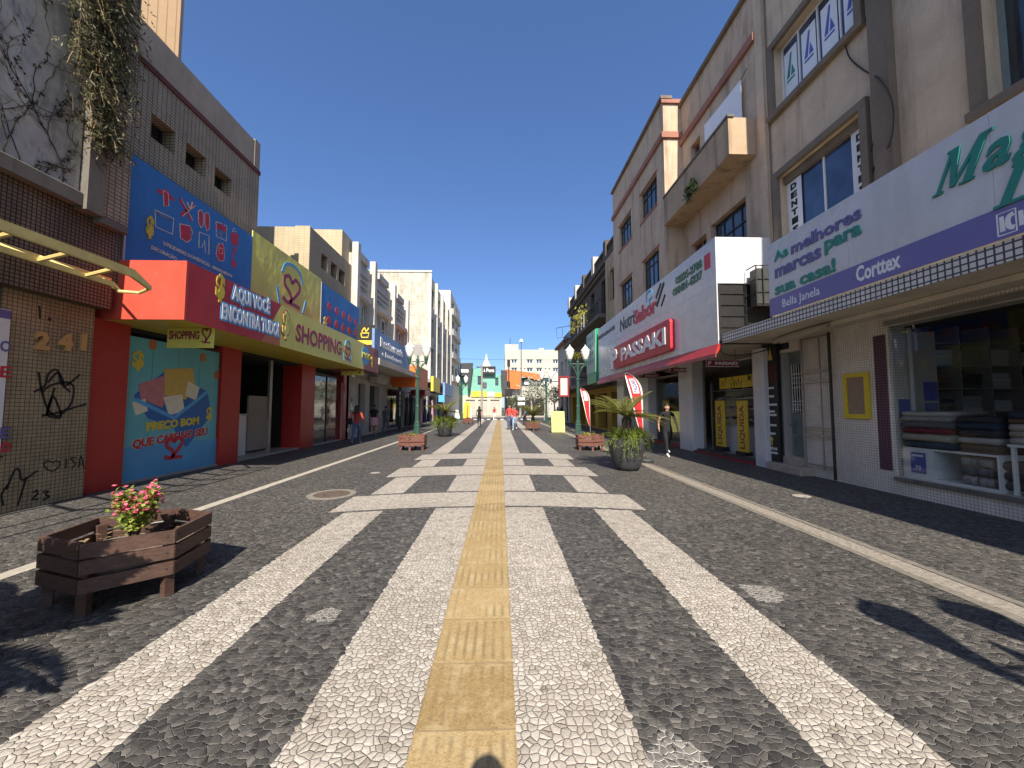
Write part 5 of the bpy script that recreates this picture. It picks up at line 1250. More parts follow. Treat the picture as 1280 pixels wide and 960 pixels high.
# display inside the linen shop
T = Thing('display_unit', 'white open display unit in the shop window carrying folded blankets', 'display unit', (EX+.8, 6, .33))
uy1, uy0 = s1-.05, s1-1.42
T.part('carcass', MB().box(EX+.10, EX+.85, uy0, uy0+.03, .33, .88).box(EX+.10, EX+.85, uy1-.03, uy1, .33, .88).box(EX+.10, EX+.85, uy0+.031, uy1-.031, .33, .37).box(EX+.10, EX+.85, uy0+.031, uy1-.031, .85, .88).box(EX+.10, EX+.85, uy1-.5, uy1-.47, .371, .849).box(EX+.095, EX+.099, uy1-.5, uy1, .34, .87), 'white enamel')
def label_card(T, x, y0, y1, z0, z1):
    c = T.part('price_card', B(x-.012, x-.005, y0, y1, z0, z1), 'poster blue'); mb = MB(); W_ = y1-y0; H = z1-z0
    mb.plate([(-y1+.12*W_, z1-.2*H), (-y0-.12*W_, z1-.2*H), (-y0-.12*W_, z1-.1*H), (-y1+.12*W_, z1-.1*H)], FR(x-.013), .002)
    text(mb, '79', FR(x-.013), -y1+.3*W_, z0+.12*H, .4*W_, .25*H, .02, .002); T.part('card_lettering', mb, 'lettering white', c)
label_card(T, EX+.095, uy1-.38, uy1-.14, .44, .80)
def folded(x0, x1, y0, y1, z, h, mat, label, grp='folded blankets in the shop window'):
    r = random.Random(int(z*1000)+int(y0*77)); mb = MB(); n = 9; prof = []
    for i in range(n+1): a = math.pi*i/n-math.pi/2; prof.append((math.cos(a)*h*.5, h*.5+math.sin(a)*h*.5))
    ys = [y0+(y1-y0)*i/6 for i in range(7)]; vs = []
    ring = [(x0+h*.4-px_, pz) for px_, pz in prof]+[(x1, h), (x1, 0)]
    m_ = len(ring)
    for y in ys:
        jx, jz = r.uniform(-.02, .02), r.uniform(-.006, .006)
        for px_, pz in ring: vs.append((px_+jx, y, z+max(0, pz+jz*(pz/h))))
    fs = [(i*m_+k_, i*m_+(k_+1) % m_, (i+1)*m_+(k_+1) % m_, (i+1)*m_+k_) for i in range(6) for k_ in range(m_)]+[tuple(range(m_))[::-1], tuple(range(6*m_, 7*m_))]
    mb.add(vs, fs); solo('folded_blanket', mb, mat, label, 'blanket', grp, True)
z = .882
for h, m_, l in ((.12, 'd', 'dark blue grey folded blanket lowest in the tall pile on the white unit'), (.13, 'c', 'cream folded blanket above the blue grey one in the tall pile'), (.10, 'b', 'crimson folded blanket in the middle of the tall pile'), (.11, 'a', 'charcoal folded blanket over the crimson one'), (.09, 'f', 'light grey folded blanket near the top of the tall pile'), (.08, 'h', 'pale folded blanket topmost of the tall pile')):
    folded(EX+.08, EX+.75, uy1-.78, uy1-.03, z, h, 'towel cloth '+m_, l); z += h+.002
z = .882
for h, m_, l in ((.14, 'g', 'brown folded blanket lowest in the lower pile beside the tall one'), (.10, 'h', 'white folded towel above the brown blanket'), (.12, 'e', 'blackish folded blanket on the white towel'), (.11, 'd', 'navy folded blanket second from the top of the lower pile'), (.09, 'e', 'black folded blanket topmost of the lower pile')):
    folded(EX+.14, EX+.8, uy0+.03, uy1-.84, z, h, 'towel cloth '+m_, l); z += h+.002
for j in range(3):
    for i in range(3):
        folded(EX+.16, EX+.7, uy1-.84-i*.22-.0+.02-.2+.0, uy1-.84-i*.22+.0, .372+j*.145, .14, 'towel cloth '+'faf'[j] if i < 2 else 'towel cloth e', 'rolled striped towel in the lower compartment of the white unit', 'rolled towels in the lower compartment')
plain('dusky shelf', (.24, .22, .20), .7, .15, 3)
T = Thing('wall_shelving', 'pale shelving full of folded linen along the end wall of the shop', 'shelving', (EX+2.2, s1+.7, .33))
vx = [EX+1.12+i*.62 for i in range(5)]
T.part('shelf_frame', (lambda mb: [mb.box(x_, x_+.03, s1+.3, s1+.75, .33, 3.2) for x_ in vx] and [mb.box(vx[0]+.03, vx[-1], s1+.31, s1+.74, z_, z_+.025) for z_ in (.6, 1.05, 1.5, 1.95, 2.4, 2.85)] and mb)(MB()), 'dusky shelf')
r = random.Random(12)
for i in range(4):
    for z_ in (.626, 1.076, 1.526, 1.976, 2.426):
        hh = 0; n_ = r.randint(3, 4)
        mb = MB(); x0_ = vx[i]+.07; wd_ = r.uniform(.4, .5)
        for q in range(n_): h_ = r.uniform(.06, .09); mb.bbox(x0_+r.uniform(0, .02), x0_+wd_, s1+.34+r.uniform(0, .03), s1+.7, z_+hh+.001, z_+hh+h_, .02); hh += h_
        solo('folded_linen', mb, 'towel cloth '+r.choice('abdceghf'), 'stack of folded linen on the pale shelving inside the shop', 'linen', 'linen stacks on the shelving')
T = Thing('poster', 'blue price poster with darker writing on the grey end of the window', 'poster', (EX+.2, s1, 1.7))
mb = MB(); T.part('sheet', B(EX+.12, EX+.34, s1-.008, s1-.003, 1.4, 1.75), 'poster blue'); mb = MB(); fr = FC(s1-.008)
for q in range(3): mb.plate([(EX+.15, 1.66-q*.1), (EX+.31, 1.66-q*.1), (EX+.31, 1.70-q*.1), (EX+.15, 1.70-q*.1)], fr, .002)
T.part('lettering', mb, 'lettering purple')
for i, z_ in enumerate((1.72, 1.32)):
    T = Thing('poster', ('upper' if i == 0 else 'lower')+' blue poster of two taped to the pale panel in the shop', 'poster', (EX+.8, s1+.1, z_)); T.part('sheet', B(EX+.76, EX+1.02, s1+.105, s1+.118, z_, z_+.36), 'poster blue')
    mb = MB(); mb.plate([(EX+.80, z_+.22), (EX+.98, z_+.22), (EX+.98, z_+.28), (EX+.80, z_+.28)], FC(s1+.105), .002); T.part('lettering', mb, 'lettering purple')
T = Thing('security_camera', 'small dark security camera in the upper corner of the shop window', 'camera', (EX+.3, s1-.35, 3))
T.part('body', MB().tube([(EX+.3, s1-.2, 3.0), (EX+.2, s1-.34, 2.97)], .04, 10), 'black paint'); T.part('mount', MB().tube([(EX+.3, s1-.2, 3.0), (EX+.3, s1-.18, 3.12)], .015), 'white enamel')
# second pile at the frame edge
T = Thing('display_table', 'narrow white display table at the edge of the shop window', 'display table', (EX+.7, 4.4, .33)); ty1 = uy0-.08
T.part('top', B(EX+.13, EX+.8, ty1-1.2, ty1, 1.02, 1.06), 'white enamel')
for x_, y_ in ((EX+.15, ty1-.06), (EX+.74, ty1-.06), (EX+.15, ty1-1.18), (EX+.74, ty1-1.18)): T.part('leg', B(x_, x_+.04, y_, y_+.04, .326, 1.019), 'white enamel')
z = 1.062
for h, m_, l in ((.10, 'h', 'white towel lowest in the pile on the narrow white table'), (.09, 'c', 'beige towel second in the pile on the narrow table'), (.10, 'h', 'pale towel in the middle of the narrow table pile'), (.08, 'g', 'rust brown towel near the top of the narrow table pile'), (.09, 'd', 'dark towel topmost on the narrow white table')): folded(EX+.15, EX+.72, ty1-.8, ty1-.02, z, h, 'towel cloth '+m_, l); z += h+.002
# cables on the facade
def cable(label, pts, r=.014):
    solo('cable', MB().tube(smooth_path(pts, 5), r, 6), 'iron bars', label, 'cable')
cp = lambda px, py, X=EX-.03: (X,)+onX(px, py, X)
cable('black cable looping from the upper window down past the pilaster', [cp(1056, 52), cp(1062, 72), cp(1080, 88), cp(1098, 98, EX-.18), cp(1113, 120, EX-.19), cp(1117, 150, EX-.19), cp(1112, 180, EX-.19), cp(1098, 200), cp(1084, 228)])
cable('thin grey wire hanging straight beside the dentist window', [cp(1098, 150), cp(1090, 185), cp(1082, 226)], .008)
cable('dark cable running down the joint between the two plaster buildings', [cp(947, 10), cp(949, 120), cp(955, 135), cp(956, 190), cp(959, 240), cp(961, 290)], .012)

# ---- beige shop house with balcony
T = Thing('balcony_house', 'beige three storey house with projecting bay, long balcony and salmon cornice', 'building', (EX, 15, 0))
PY0 = MY1+.01; PY1 = onX(830, 200, 6.56)[0]; PY2 = onX(766, 260, 6.56)[0]; pz = (onX(830, 126, 6.56)[1]+onX(768, 236, 6.56)[1])/2; BXX = 6.56
rz = onX(884, 80, EX)[1]
def holeE(pts, X):
    q = [onX(a, b, X) for a, b in pts]; ys = [p[0] for p in q]; zs = sorted(p[1] for p in q); return (min(ys), max(ys), (zs[0]+zs[1])/2, (zs[2]+zs[3])/2)
c4 = lambda x, y: (690+x/4.363, 80+y/4.363)
nb = [holeE([c4(870, 880), c4(870, 960), c4(1055, 705), c4(1055, 915)], EX)]
nb[0] = (nb[0][0], nb[0][1], onX(*c4(1058, 915), EX)[1]-.9, onX(*c4(870, 880), EX)[1])
bd = onX(866, 210, EX)
bh = (onX(875, 180, EX)[0], onX(863, 180, EX)[0], onX(870, 205, EX)[1]-1.2, onX(870, 175, EX)[1])
nb2 = (PY1-1.6, PY1-.5, nb[0][2]-.5, nb[0][3]-.1)
hs = [nb[0], bh, nb2]
T.part('wall', facade(MB(), EX, -1, 11, PY0, PY1+.5, 3.3, rz, hs, .3), 'beige plaster')
window(T, EX, -1, hs[0], .2, 4, 1, 'iron bars', 'window glass', .06, [hs[0][3]-.6]); window(T, EX, -1, bh, .2, 2, 1, 'salmon paint trim', 'dark shop glass', .08); window(T, EX, -1, nb2, .2, 2, 1, 'salmon paint trim', 'dark shop glass', .08)
kk = [holeE([(784, 285), (784, 305), (790, 270), (790, 298)], BXX)]
b1 = (onX(821, 230, BXX)[0], onX(801, 260, BXX)[0], (onX(801, 276, BXX)[1]+onX(822, 257, BXX)[1])/2, (onX(801, 242, BXX)[1]+onX(822, 215, BXX)[1])/2)
b2 = (onX(789, 290, BXX)[0], onX(774, 290, BXX)[0], (onX(775, 307, BXX)[1]+onX(789, 298, BXX)[1])/2, (onX(775, 281, BXX)[1]+onX(789, 263, BXX)[1])/2)
b2 = (b2[0], b2[1], b1[2], b1[3])
b3 = (onX(824, 330, BXX)[0], onX(804, 350, BXX)[0], b1[2]-3.4, b1[3]-3.25)
b4 = (b2[0], b2[1], b1[2]-3.4, b1[3]-3.25)
T.part('bay_wall', facade(MB(), BXX, -1, 11, PY1, PY2, 3.3, pz, [b1, b2, b3, b4], .25), 'beige plaster')
for h in (b1, b2, b3, b4):
    window(T, BXX, -1, h, .15, 4, 1, 'iron bars', 'window glass', .05, [h[2]+(h[3]-h[2])*.72]); T.part('window_sill', MB().box(BXX-.03, BXX-.002, h[0]-.1, h[1]+.1, h[2]-.12, h[2]-.002), 'salmon paint trim'); T.part('window_lintel', MB().box(BXX-.025, BXX-.002, h[0]-.08, h[1]+.08, h[3]+.002, h[3]+.08), 'salmon paint trim')
for X_, y0, y1, z_ in ((EX, PY0, PY1-.002, rz), (BXX, PY1, PY2, pz)):
    T.part('cornice', B(X_-.10, X_-.002, y0, y1, z_-1.62, z_-1.38), 'salmon paint trim'); T.part('coping', B(X_-.12, X_+.35, y0-(.0 if X_ == EX else .1), y1, z_+.002, z_+.13), 'dark taupe trim')
T.part('cornice_end', B(BXX-.1, EX-.003, PY1-.09, PY1-.002, pz-1.62, pz-1.38), 'salmon paint trim'); T.part('coping_end', B(BXX-.08, EX-.002, PY1-.08, PY1-.002, pz-.16, pz-.002), 'salmon paint trim')
bz1 = onX(919, 137, 6.54)[1]; bz0 = onX(917, 188, 6.54)[1]
T.part('balcony', MB().box(6.5, 6.62, PY0+.15, PY1-.003, bz0, bz1).box(6.62, EX-.002, PY0+.15, PY0+.27, bz0, bz1).box(6.62, EX-.002, PY0+.27, PY1-.003, bz0, bz0+.16), 'tan balcony plaster')
T.part('balcony_coping', B(6.46, 6.66, PY0+.11, PY1-.003, bz1+.002, bz1+.07), 'dirty concrete')
# white sheet on the balcony
T = Thing('banner', 'blank white sheet banner hung above the balcony of the beige house', 'banner', (EX-.1, 12.5, bz1))
s0 = onX(927, 135, EX-.12); s1_ = onX(927, 98, EX-.12); e0 = onX(881, 182, EX-.12); e1 = onX(881, 156, EX-.12)
T.part('sheet', MB().prism([(EX-.12, s0[0], bz1-.2), (EX-.12, s0[0], s1_[1]), (EX-.12, e0[0], e1[1]), (EX-.12, e0[0], bz1-.2)], (.01, 0, 0)), 'lettering white'); T.part('rope', MB().tube([(EX-.115, s0[0], s1_[1]), (EX-.115, s0[0]-.3, s1_[1]+.1)], .01), 'iron bars')
T = Thing('hanging_plant', 'small dark weed sprouting from the underside of the balcony', 'plant', (6.5, PY1-1.2, bz0)); a, b = onX(866, 238, 6.5)
mb = MB(); st = MB(); r = random.Random(8)
for i in range(150):
    d = Vector((r.uniform(-.5, .1), r.uniform(-1, 1), r.uniform(-1.3, .3)))*r.uniform(.1, .45); p = Vector((6.5, a, b+.2)); st.tube([p, p+d*.6, p+d], .005, 4, False)
    for q in range(5): o = p+d*r.uniform(.5, 1.1); e = Vector((r.uniform(-1, 1), r.uniform(-1, 1), r.uniform(-1, 1)))*.07; f_ = e.cross(Vector((1, .3, .2)))*.35; mb.face([o-e, o+f_, o+e, o-f_])
T.part('foliage', mb, leafy('dark weed', (.03, .05, .015), (.09, .12, .04)) and 'dark weed'); T.part('stems', st, 'bark')

# shoe shop signs
NX = 5.75
nY0 = onX(897, 400, NX)[0]; nY1 = onX(748, 440, NX)[0]; nzA = onX(898, 430, NX)[1]; nzB = onX(898, 353, NX)[1]; nzC = (onX(893, 296, NX)[1]+onX(748, 412, NX)[1])/2
T = Thing('shop_sign', 'upper white sign panel reading NutriSabor with phone numbers', 'shop sign', (6, 15, nzB))
T.part('face', B(NX, NX+.03, nY0, nY1, nzB+.012, nzC), 'white panel'); T.part('return_panel', B(NX+.031, EX-.02, nY0, nY0+.03, nzB+.012, nzC), 'white panel'); T.part('top_flashing', B(NX+.031, NX+.5, nY0+.031, nY1, nzC-.05, nzC-.02), 'steel pipe')
fr = FR(NX); nn = lambda x, y: (lambda q: (-q[0], q[1]))(onX(740+x/5.053, 290+y/5.053, NX))
def nline(mb, s, pa, pb, h, bold=.03, d=.02, zoff=0):
    (a1, b1), (a2, b2) = nn(*pa), nn(*pb); text(mb, s, fr, a1, (b1+b2)/2+zoff, a2-a1, h, bold, d)
mb = MB(); nline(mb, 'Nutri', (180, 620), (268, 590), .62, .0); T.part('lettering', mb, 'cloth grey')
mb = MB(); nline(mb, 'Sabor', (268, 580), (410, 515), .62, .04); T.part('lettering', mb, 'lettering red')
for q in (('3225-2788', (548, 322), (698, 225), .26, .03), ('98401-6237', (528, 400), (698, 295), .26, .03)): mb = MB(); nline(mb, *q); T.part('lettering', mb, 'lettering green')
mb = MB()
for px_, py_ in ((538, 305), (520, 380)):
    a, b = nn(px_, py_); mb.ribbon([(a+.08*math.cos(q*.524), b+.1*math.sin(q*.524)) for q in range(13)], .035, fr, .02)
T.part('lettering', mb, 'lettering green')
mb = MB(); nline(mb, 'RESTAURANTE', (42, 668), (145, 628), .2, .02); T.part('lettering', mb, 'towel cloth a')
mb = MB(); a, b = nn(362, 415); mb.ribbon(smooth_path([(a-.3, b-.1), (a-.25, b+.2), (a, b+.25), (a+.25, b+.2), (a+.25, b-.05), (a, b-.1), (a+.1, b-.3)]), .06, fr, .02); T.part('blue_emblem', mb, 'sky blue')
mb = MB(); a, b = nn(430, 400); mb.ribbon([(a-.3, b-.32), (a+.35, b+.35)], .12, fr, .02); mb.ribbon([(a-.35, b+.0), (a+.1, b+.4)], .1, fr, .021); mb.ribbon([(a+.1, b-.42), (a+.42, b-.1)], .08, fr, .021); T.part('cutlery_emblem', mb, 'lettering black')
a, b = nn(712, 245); a2, b2 = nn(748, 170); mb = MB(); mb.plate([(a, b), (a2, b), (a2, b+.42), (a, b+.42)], fr, .01); T.part('red_square', mb, 'lettering red')
T = Thing('shop_sign', 'large white sign with red plate of white block letters reading PASSAKI', 'shop sign', (6, 15, nzA))
mb = MB(); q = nY0
while q < nY1: mb.box(NX, NX+.03, q+.002, min(nY1, q+2.4)-.002, nzA+.01, nzB+.008); q += 2.4
T.part('face', mb, 'white panel')
(a1, b1), (a2, b2) = nn(158, 760), nn(523, 640); zm = (nzA+nzB)/2; zm0 = zm-.48
pts = []
for cx, cy, a0 in ((a2-.12, zm0+.82, 0), (a1+.1, zm0+.82, 90), (a1+.1, zm0+.0, 180), (a2-.12, zm0+.0, 270)):
    for q in range(5): t = R(a0+q*22.5); pts.append((cx+.12*math.cos(t), cy+.12*math.sin(t)))
mb = MB(); mb.plate(pts, fr, .16); T.part('red_plate', mb, 'lettering red')
mb = MB(); fr2 = FR(NX-.161); (q1, _), (q2, _) = nn(205, 700), nn(493, 600); text(mb, 'PASSAKI', fr2, q1, zm0+.12, q2-q1, .6, .035, .03); T.part('lettering', mb, 'lettering white'); mb = MB()
(q1, _), (q2, _) = nn(142, 800), nn(182, 790); T.part('lettering_shadow', text(MB(), 'P', fr2, q1-.05, zm0-.17, q2-q1+.12, 1.07, .05, .008), 'lettering wine'); text(mb, 'P', fr2, q1, zm0-.12, q2-q1, .98, .04, .04); T.part('lettering', mb, 'lettering white')
T = Thing('red_awning', 'narrow sloping red awning strip along the underside of the white sign', 'awning', (6, 15, nzA))
T.part('cloth', MB().prism([(NX-.02, nY0-.05, nzA), (NX-.12, nY0-.05, nzA-.26), (NX-.07, nY0-.05, nzA-.26), (NX+.1, nY0-.05, nzA)], (0, nY1-nY0, 0)), 'red panel'); T.part('valance', B(NX-.118, NX-.095, nY0-.05, nY1-.05, nzA-.36, nzA-.261), 'maroon panel')
T = Thing('sign_backing', 'dark open steel backing of the sign at the canopy edge', 'frame', (6.4, nY0, 4))
T.part('sheet', B(NX+.04, EX-.02, nY0+.04, nY0+.06, nzA, nzB), 'black paint')
mb = MB()
for q in range(5): mb.box(NX+.04, EX-.05, nY0+.01, nY0+.038, nzA+.15+q*.3, nzA+.19+q*.3)
mb.box(NX+.04, NX+.1, nY0+.005, nY0+.0095, nzA, nzB).box(6.5, 6.56, nY0+.005, nY0+.0095, nzA, nzB); T.part('rails', mb, 'black paint')
T = Thing('air_conditioner', 'caged air conditioner unit on the wall beside the white sign', 'air conditioner', (7, nY0-.5, 4.3)); yq = nY0-.45
(xa, zt_), (xb, zb_) = onY(945, 331, yq), onY(963, 381, yq)
T.part('casing', MB().bbox(xa+.04, EX-.02, yq+.05, yq+.34, zb_+.05, zt_-.06, .02), 'charcoal panel'); mb = MB()
for q in range(5): x_ = xa+(EX-.03-xa)*q/4; mb.box(x_-.012, x_+.012, yq, yq+.024, zb_, zt_)
for q in range(4): z_ = zb_+(zt_-zb_)*q/3; mb.box(xa, EX-.02, yq+.026, yq+.04, z_-.012, z_+.012).box(xa-.012, xa+.012, yq+.042, yq+.4, z_-.012, z_+.012)
T.part('cage', mb, 'iron bars')
cable('black cable drooping below the canopy corner near the directory sign', [(NX+.05, nY0+.02, nzA+.1), (NX+.12, nY0, nzA-.25), (6.4, nY0-.1, nzA-.3), (7.2, nY0-.2, nzA-.1)])

# shoe shop ground floor
T = Thing('shoe_shop_front', 'white columned shoe shop front under the red awning strip', 'shop front', (7, 15, 0))
FXX = 7.0
def px_y(px, X=FXX): return onX(px, 540, X)[0]
c_a = (px_y(866.7), px_y(849.5)); c_b = (px_y(811), px_y(799)); c_c = (px_y(957, 7.05), px_y(943, 7.05)); c_d = (px_y(781), px_y(772))
for a, b in (c_a, c_b, c_d): T.part('column', MB().bbox(FXX, FXX+.42, a, b, 0, 3.3, .015), 'glossy white tile')
T.part('column', MB().bbox(FXX+.05, FXX+.32, c_c[0], c_c[1], 0, 3.2, .015), 'glossy white tile')
T.part('side_wall', B(FXX+.33, EX+4, c_c[0]-.3, c_c[0]-.03, 0, 3.29), 'dim interior wall')
T.part('back_wall', B(EX+4, EX+4.1, c_c[0], PY2, 0, 3.29), 'dim interior wall'); T.part('ceiling', B(NX+.04, EX+4, nY0+.07, PY2, 3.3, 3.36), 'canopy soffit'); T.part('shop_floor', B(FXX+.43, EX+4, c_c[0]+.0, PY2, 0.03, .12), 'shop floor')
T.part('entrance_step', MB().box(FXX-.0, FXX+.42, c_c[1]+.01, c_a[0]-.01, 0, .06), 'dark red panel'); T.part('entrance_step', MB().box(FXX+.12, FXX+.425, c_c[1]+.012, c_a[0]-.012, .061, .115), 'charcoal panel'); T.part('entrance_step', B(FXX, FXX+.42, c_a[1]+.01, c_b[0]-.01, 0, .1), 'dark red panel')
T.part('window_glass', B(FXX+.40, FXX+.41, c_a[1]+.06, c_b[0]-.06, .13, 2.9), 'clear glass'); T.part('door_frame', MB().box(FXX+.38, FXX+.44, c_a[1]+.005, c_a[1]+.058, .12, 3.0).box(FXX+.38, FXX+.44, c_b[0]-.058, c_b[0]-.005, .12, 3.0).box(FXX+.38, FXX+.44, c_a[0]-.07, c_a[0]-.01, .12, 3.0).box(FXX+.38, FXX+.44, c_a[1]+.06, c_b[0]-.06, 2.91, 3.0), 'steel pipe')
T.part('shop_front_wall', B(FXX+.3, FXX+.42, c_b[1]+.01, c_d[0]-.01, 0.0, 3.29), 'dim interior wall')
T.part('shop_light', MB().box(8.2, 8.4, 11.5, 13.5, 3.2, 3.25).box(9.4, 9.6, 12, 14, 3.2, 3.25), 'white enamel')
def stand_banner(X, pxa, pxb, pyt, pyb, label):
    ya, zt = onX(pxa, pyt, X); yb, zb = onX(pxb, pyb, X); T = Thing('banner', label, 'banner', (X, (ya+yb)/2, .12), 'yellow sale banners in the shoe shop')
    T.part('sheet', B(X, X+.02, yb, ya, zb, zt), 'yellow banner' if 0 else 'yellow frame'); T.part('stand', MB().box(X-.1, X+.14, yb+.03, ya-.03, .122, zb-.0), 'black paint')
    vs, fs, asp = text2d('LIQUIDA', .03, .05); o = FR(X); mb = MB(); H = (zt-zb)*.86; W_ = (ya-yb)*.5; b0 = zb+.05*(zt-zb); a0 = -yb-.28*(ya-yb)
    mb.add([o[0]+o[1]*(a0-y*W_+0)+o[2]*(b0+x*H)+o[3]*(.003 if z > 0 else .001) for x, y, z in vs], fs); T.part('lettering', mb, 'lettering wine')
stand_banner(FXX+.5, 893.5, 907.5, 501, 559, 'yellow LIQUIDA banner nearer the white column with grey side')
stand_banner(FXX+.5, 920.5, 936.5, 501, 566, 'yellow LIQUIDA banner nearer the black directory sign')
T = Thing('banner', 'yellow strip banner with black splashes hung across the shoe shop', 'banner', (FXX+.6, 12, 2.5)); X = FXX+.6
ya, zt = onX(899, 473, X); yb, zb = onX(942, 483, X); T.part('sheet', B(X, X+.01, yb, ya, zb, zt), 'yellow frame'); mb = MB(); r = random.Random(2); fr = FR(X)
for i in range(14): c0 = -ya+.2+r.random()*(ya-yb-.3); z_ = zb+r.uniform(.05, zt-zb-.05); mb.ribbon([(c0, z_-.08), (c0+r.uniform(-.1, .1), z_+.08)], .03, fr, .003)
T.part('splashes', mb, 'lettering black'); T.part('cord', MB().tube([(X+.005, ya-.1, zt), (X+.005, ya-.1, 3.29)], .006).tube([(X+.005, yb+.1, zt), (X+.005, yb+.1, 3.29)], .006), 'iron bars')
T = Thing('shoe_rack', 'tall rack packed with shoes behind the two yellow banners', 'rack', (8.2, 12.3, .12))
for z_ in (.5, .85, 1.2, 1.55, 1.9, 2.2): T.part('shelf_board', B(7.95, 8.5, c_c[1]+.1, c_a[0]+.4, z_-.02, z_), 'glossy white tile')
T.part('frame', MB().box(7.94, 8.0, c_c[1]+.04, c_c[1]+.09, .12, 2.5).box(7.94, 8.0, c_a[0]+.41, c_a[0]+.46, .12, 2.5).box(8.51, 8.55, c_c[1]+.04, c_a[0]+.46, .12, 2.5), 'steel pipe')
r = random.Random(21)
def shoe_mesh():
    mb = MB(); secs = [(0, .035, .09), (.05, .04, .085), (.11, .04, .065), (.17, .042, .05), (.23, .038, .04), (.265, .018, .025)]; vs = []
    for x, w_, h_ in secs: vs += [(-x, -w_, 0), (-x, w_, 0), (-x, w_*.9, h_*.6), (-x, w_*.4, h_), (-x, -w_*.4, h_), (-x, -w_*.9, h_*.6)]
    n = 6; return mb.add(vs, [(i*n+k_, i*n+(k_+1) % n, (i+1)*n+(k_+1) % n, (i+1)*n+k_) for i in range(5) for k_ in range(n)]+[(5, 4, 3, 2, 1, 0), tuple(range(30, 36))])
for c, m_ in (('white', 'shoe white'), ('black', 'shoe dark'), ('pink', 'cloth pink')):
    me = shoe_mesh().mesh('shoe', m_)
    for z_ in (.5, .85, 1.2, 1.55, 1.9, 2.2):
        for i in range(7):
            ob = bpy.data.objects.new('shoe', me); COL.objects.link(ob); ob.location = (8.28, c_c[1]+.2+r.random()*(c_a[0]-c_c[1]-.1), z_+.001); ob.rotation_euler = (0, 0, r.uniform(-.4, .4))
            ob['label'] = c+' shoe on the rack behind the yellow sale banners'; ob['category'] = 'shoe'; ob['group'] = 'shoes on the rack'
T = Thing('counter', 'low white counter inside the shoe shop behind the yellow banners', 'counter', (7.8, 12, .12)); T.part('front', MB().bbox(7.72, 7.9, c_c[1]+.3, c_a[0]-.5, .122, 1.0, .02), 'glossy white tile'); T.part('top', MB().bbox(7.68, 7.93, c_c[1]+.27, c_a[0]-.47, 1.002, 1.04, .01), 'dim interior wall')
T = Thing('hanging_goods', 'row of hanging bags and lamps behind the second shop window', 'display', (7.8, 17, 2)); mb = MB(); r = random.Random(4)
for i in range(24): y = c_a[1]+.3+r.random()*(c_b[0]-c_a[1]-.6); z_ = r.uniform(1.7, 2.2); mb.lathe([(.03, .22), (.09, .16), (.13, .05), (.11, 0), (.02, -.02)], (7.85+r.random()*.4, y, z_), 8); mb.tube([(7.9, y, z_+.2), (7.9, y, 3.29)], .005, 4)
T.part('hanging_goods', mb, 'towel cloth a'); T.part('rail', MB().tube([(7.9, c_a[1]+.2, 2.6), (7.9, c_b[0]-.2, 2.6)], .02), 'steel pipe')
T = Thing('banner', 'small yellow sale poster low in the second shop window', 'poster', (7.5, 17, 1)); a, b = onX(830, 500, 7.5); T.part('sheet', B(7.5, 7.51, a-.5, a+.2, .5, 1.9), 'yellow frame'); T.part('stand', B(7.45, 7.58, a-.45, a+.15, .121, .49), 'black paint')
for Y_, pa, pb, l in ((11.0, (882, 449.5), (924, 458.5), 'nearest small dark red PASSAKI sign hanging by the entrance with two yellow banners'), (14.2, (833, 459.5), (867, 465.5), 'middle small dark red PASSAKI sign hanging in front of the white column'), (17.4, (799, 467), (824, 472.5), 'farthest small dark red PASSAKI sign hanging above the red feather flag')):
    (xa, zt), (xb, zb) = onY(*pa, Y_), onY(*pb, Y_); T = Thing('hanging_sign', l, 'sign', (xa, Y_, zb), 'small hanging signs of the shoe shop')
    T.part('board', B(xa, xb, Y_, Y_+.03, zb, zt), 'dark red panel'); fr = FC(Y_); mb = MB(); w_ = xb-xa; h_ = zt-zb
    mb.ribbon([(xa+.01, zb+.01), (xb-.01, zb+.01), (xb-.01, zt-.01), (xa+.01, zt-.01), (xa+.01, zb+.01)], .012, fr, .004); text(mb, 'PASSAKI', fr, xa+.28*w_, zb+.28*h_, .66*w_, .42*h_, .04, .004); text(mb, 'P', fr, xa+.07*w_, zb+.2*h_, .1*w_, .6*h_, .05, .004); T.part('lettering', mb, 'lettering white')
    T.part('hanger', MB().tube([(xa+.1, Y_+.015, zt), (xa+.1, Y_+.015, 3.3)], .006).tube([(xb-.1, Y_+.015, zt), (xb-.1, Y_+.015, 3.3)], .006), 'iron bars')

# ---- old dark house with balconies, then the rest of the row
T = Thing('old_balcony_house', 'dark weathered old house with iron balconies and ornate cornice', 'building', (EX, 30, 0))
HY0 = PY2+.01; HY1 = onX(713, 400, EX)[0]; hz = 12.4
ds = [(HY0+1.2+i*3.2, HY0+2.4+i*3.2, 8.05, 10.6) for i in range(5)]; ds2 = [(HY0+1.2+i*3.2, HY0+2.4+i*3.2, 4.6, 6.7) for i in range(5)]
T.part('wall', facade(MB(), EX, -1, 11, HY0, HY1, 3.0, hz, ds+ds2, .3), 'dark old plaster')
for h in ds+ds2: window(T, EX, -1, h, .25, 2, 1, 'iron bars', 'dark shop glass', .08)
T.part('bay', facade(MB(), 6.9, -1, .39, HY0, HY0+3.0, 6.9, 11.2, [(HY0+.9, HY0+2, 8.2, 10.2)], .2), 'tan balcony plaster')
T.part('cornice', MB().box(EX-.35, EX-.002, HY0, HY1, 11.3, 11.6).box(EX-.2, EX-.002, HY0, HY1, 11.0, 11.299), 'dark old plaster')
for i in range(6): y = HY0+.3+i*(HY1-HY0-.6)/5; T.part('parapet_pier', B(EX-.25, EX+.3, y-.3, y+.3, 11.602, 13.1 if i % 2 == 0 else 12.9), 'grey white plaster' if i in (2, 4, 5) else 'dark old plaster')
mb = MB()
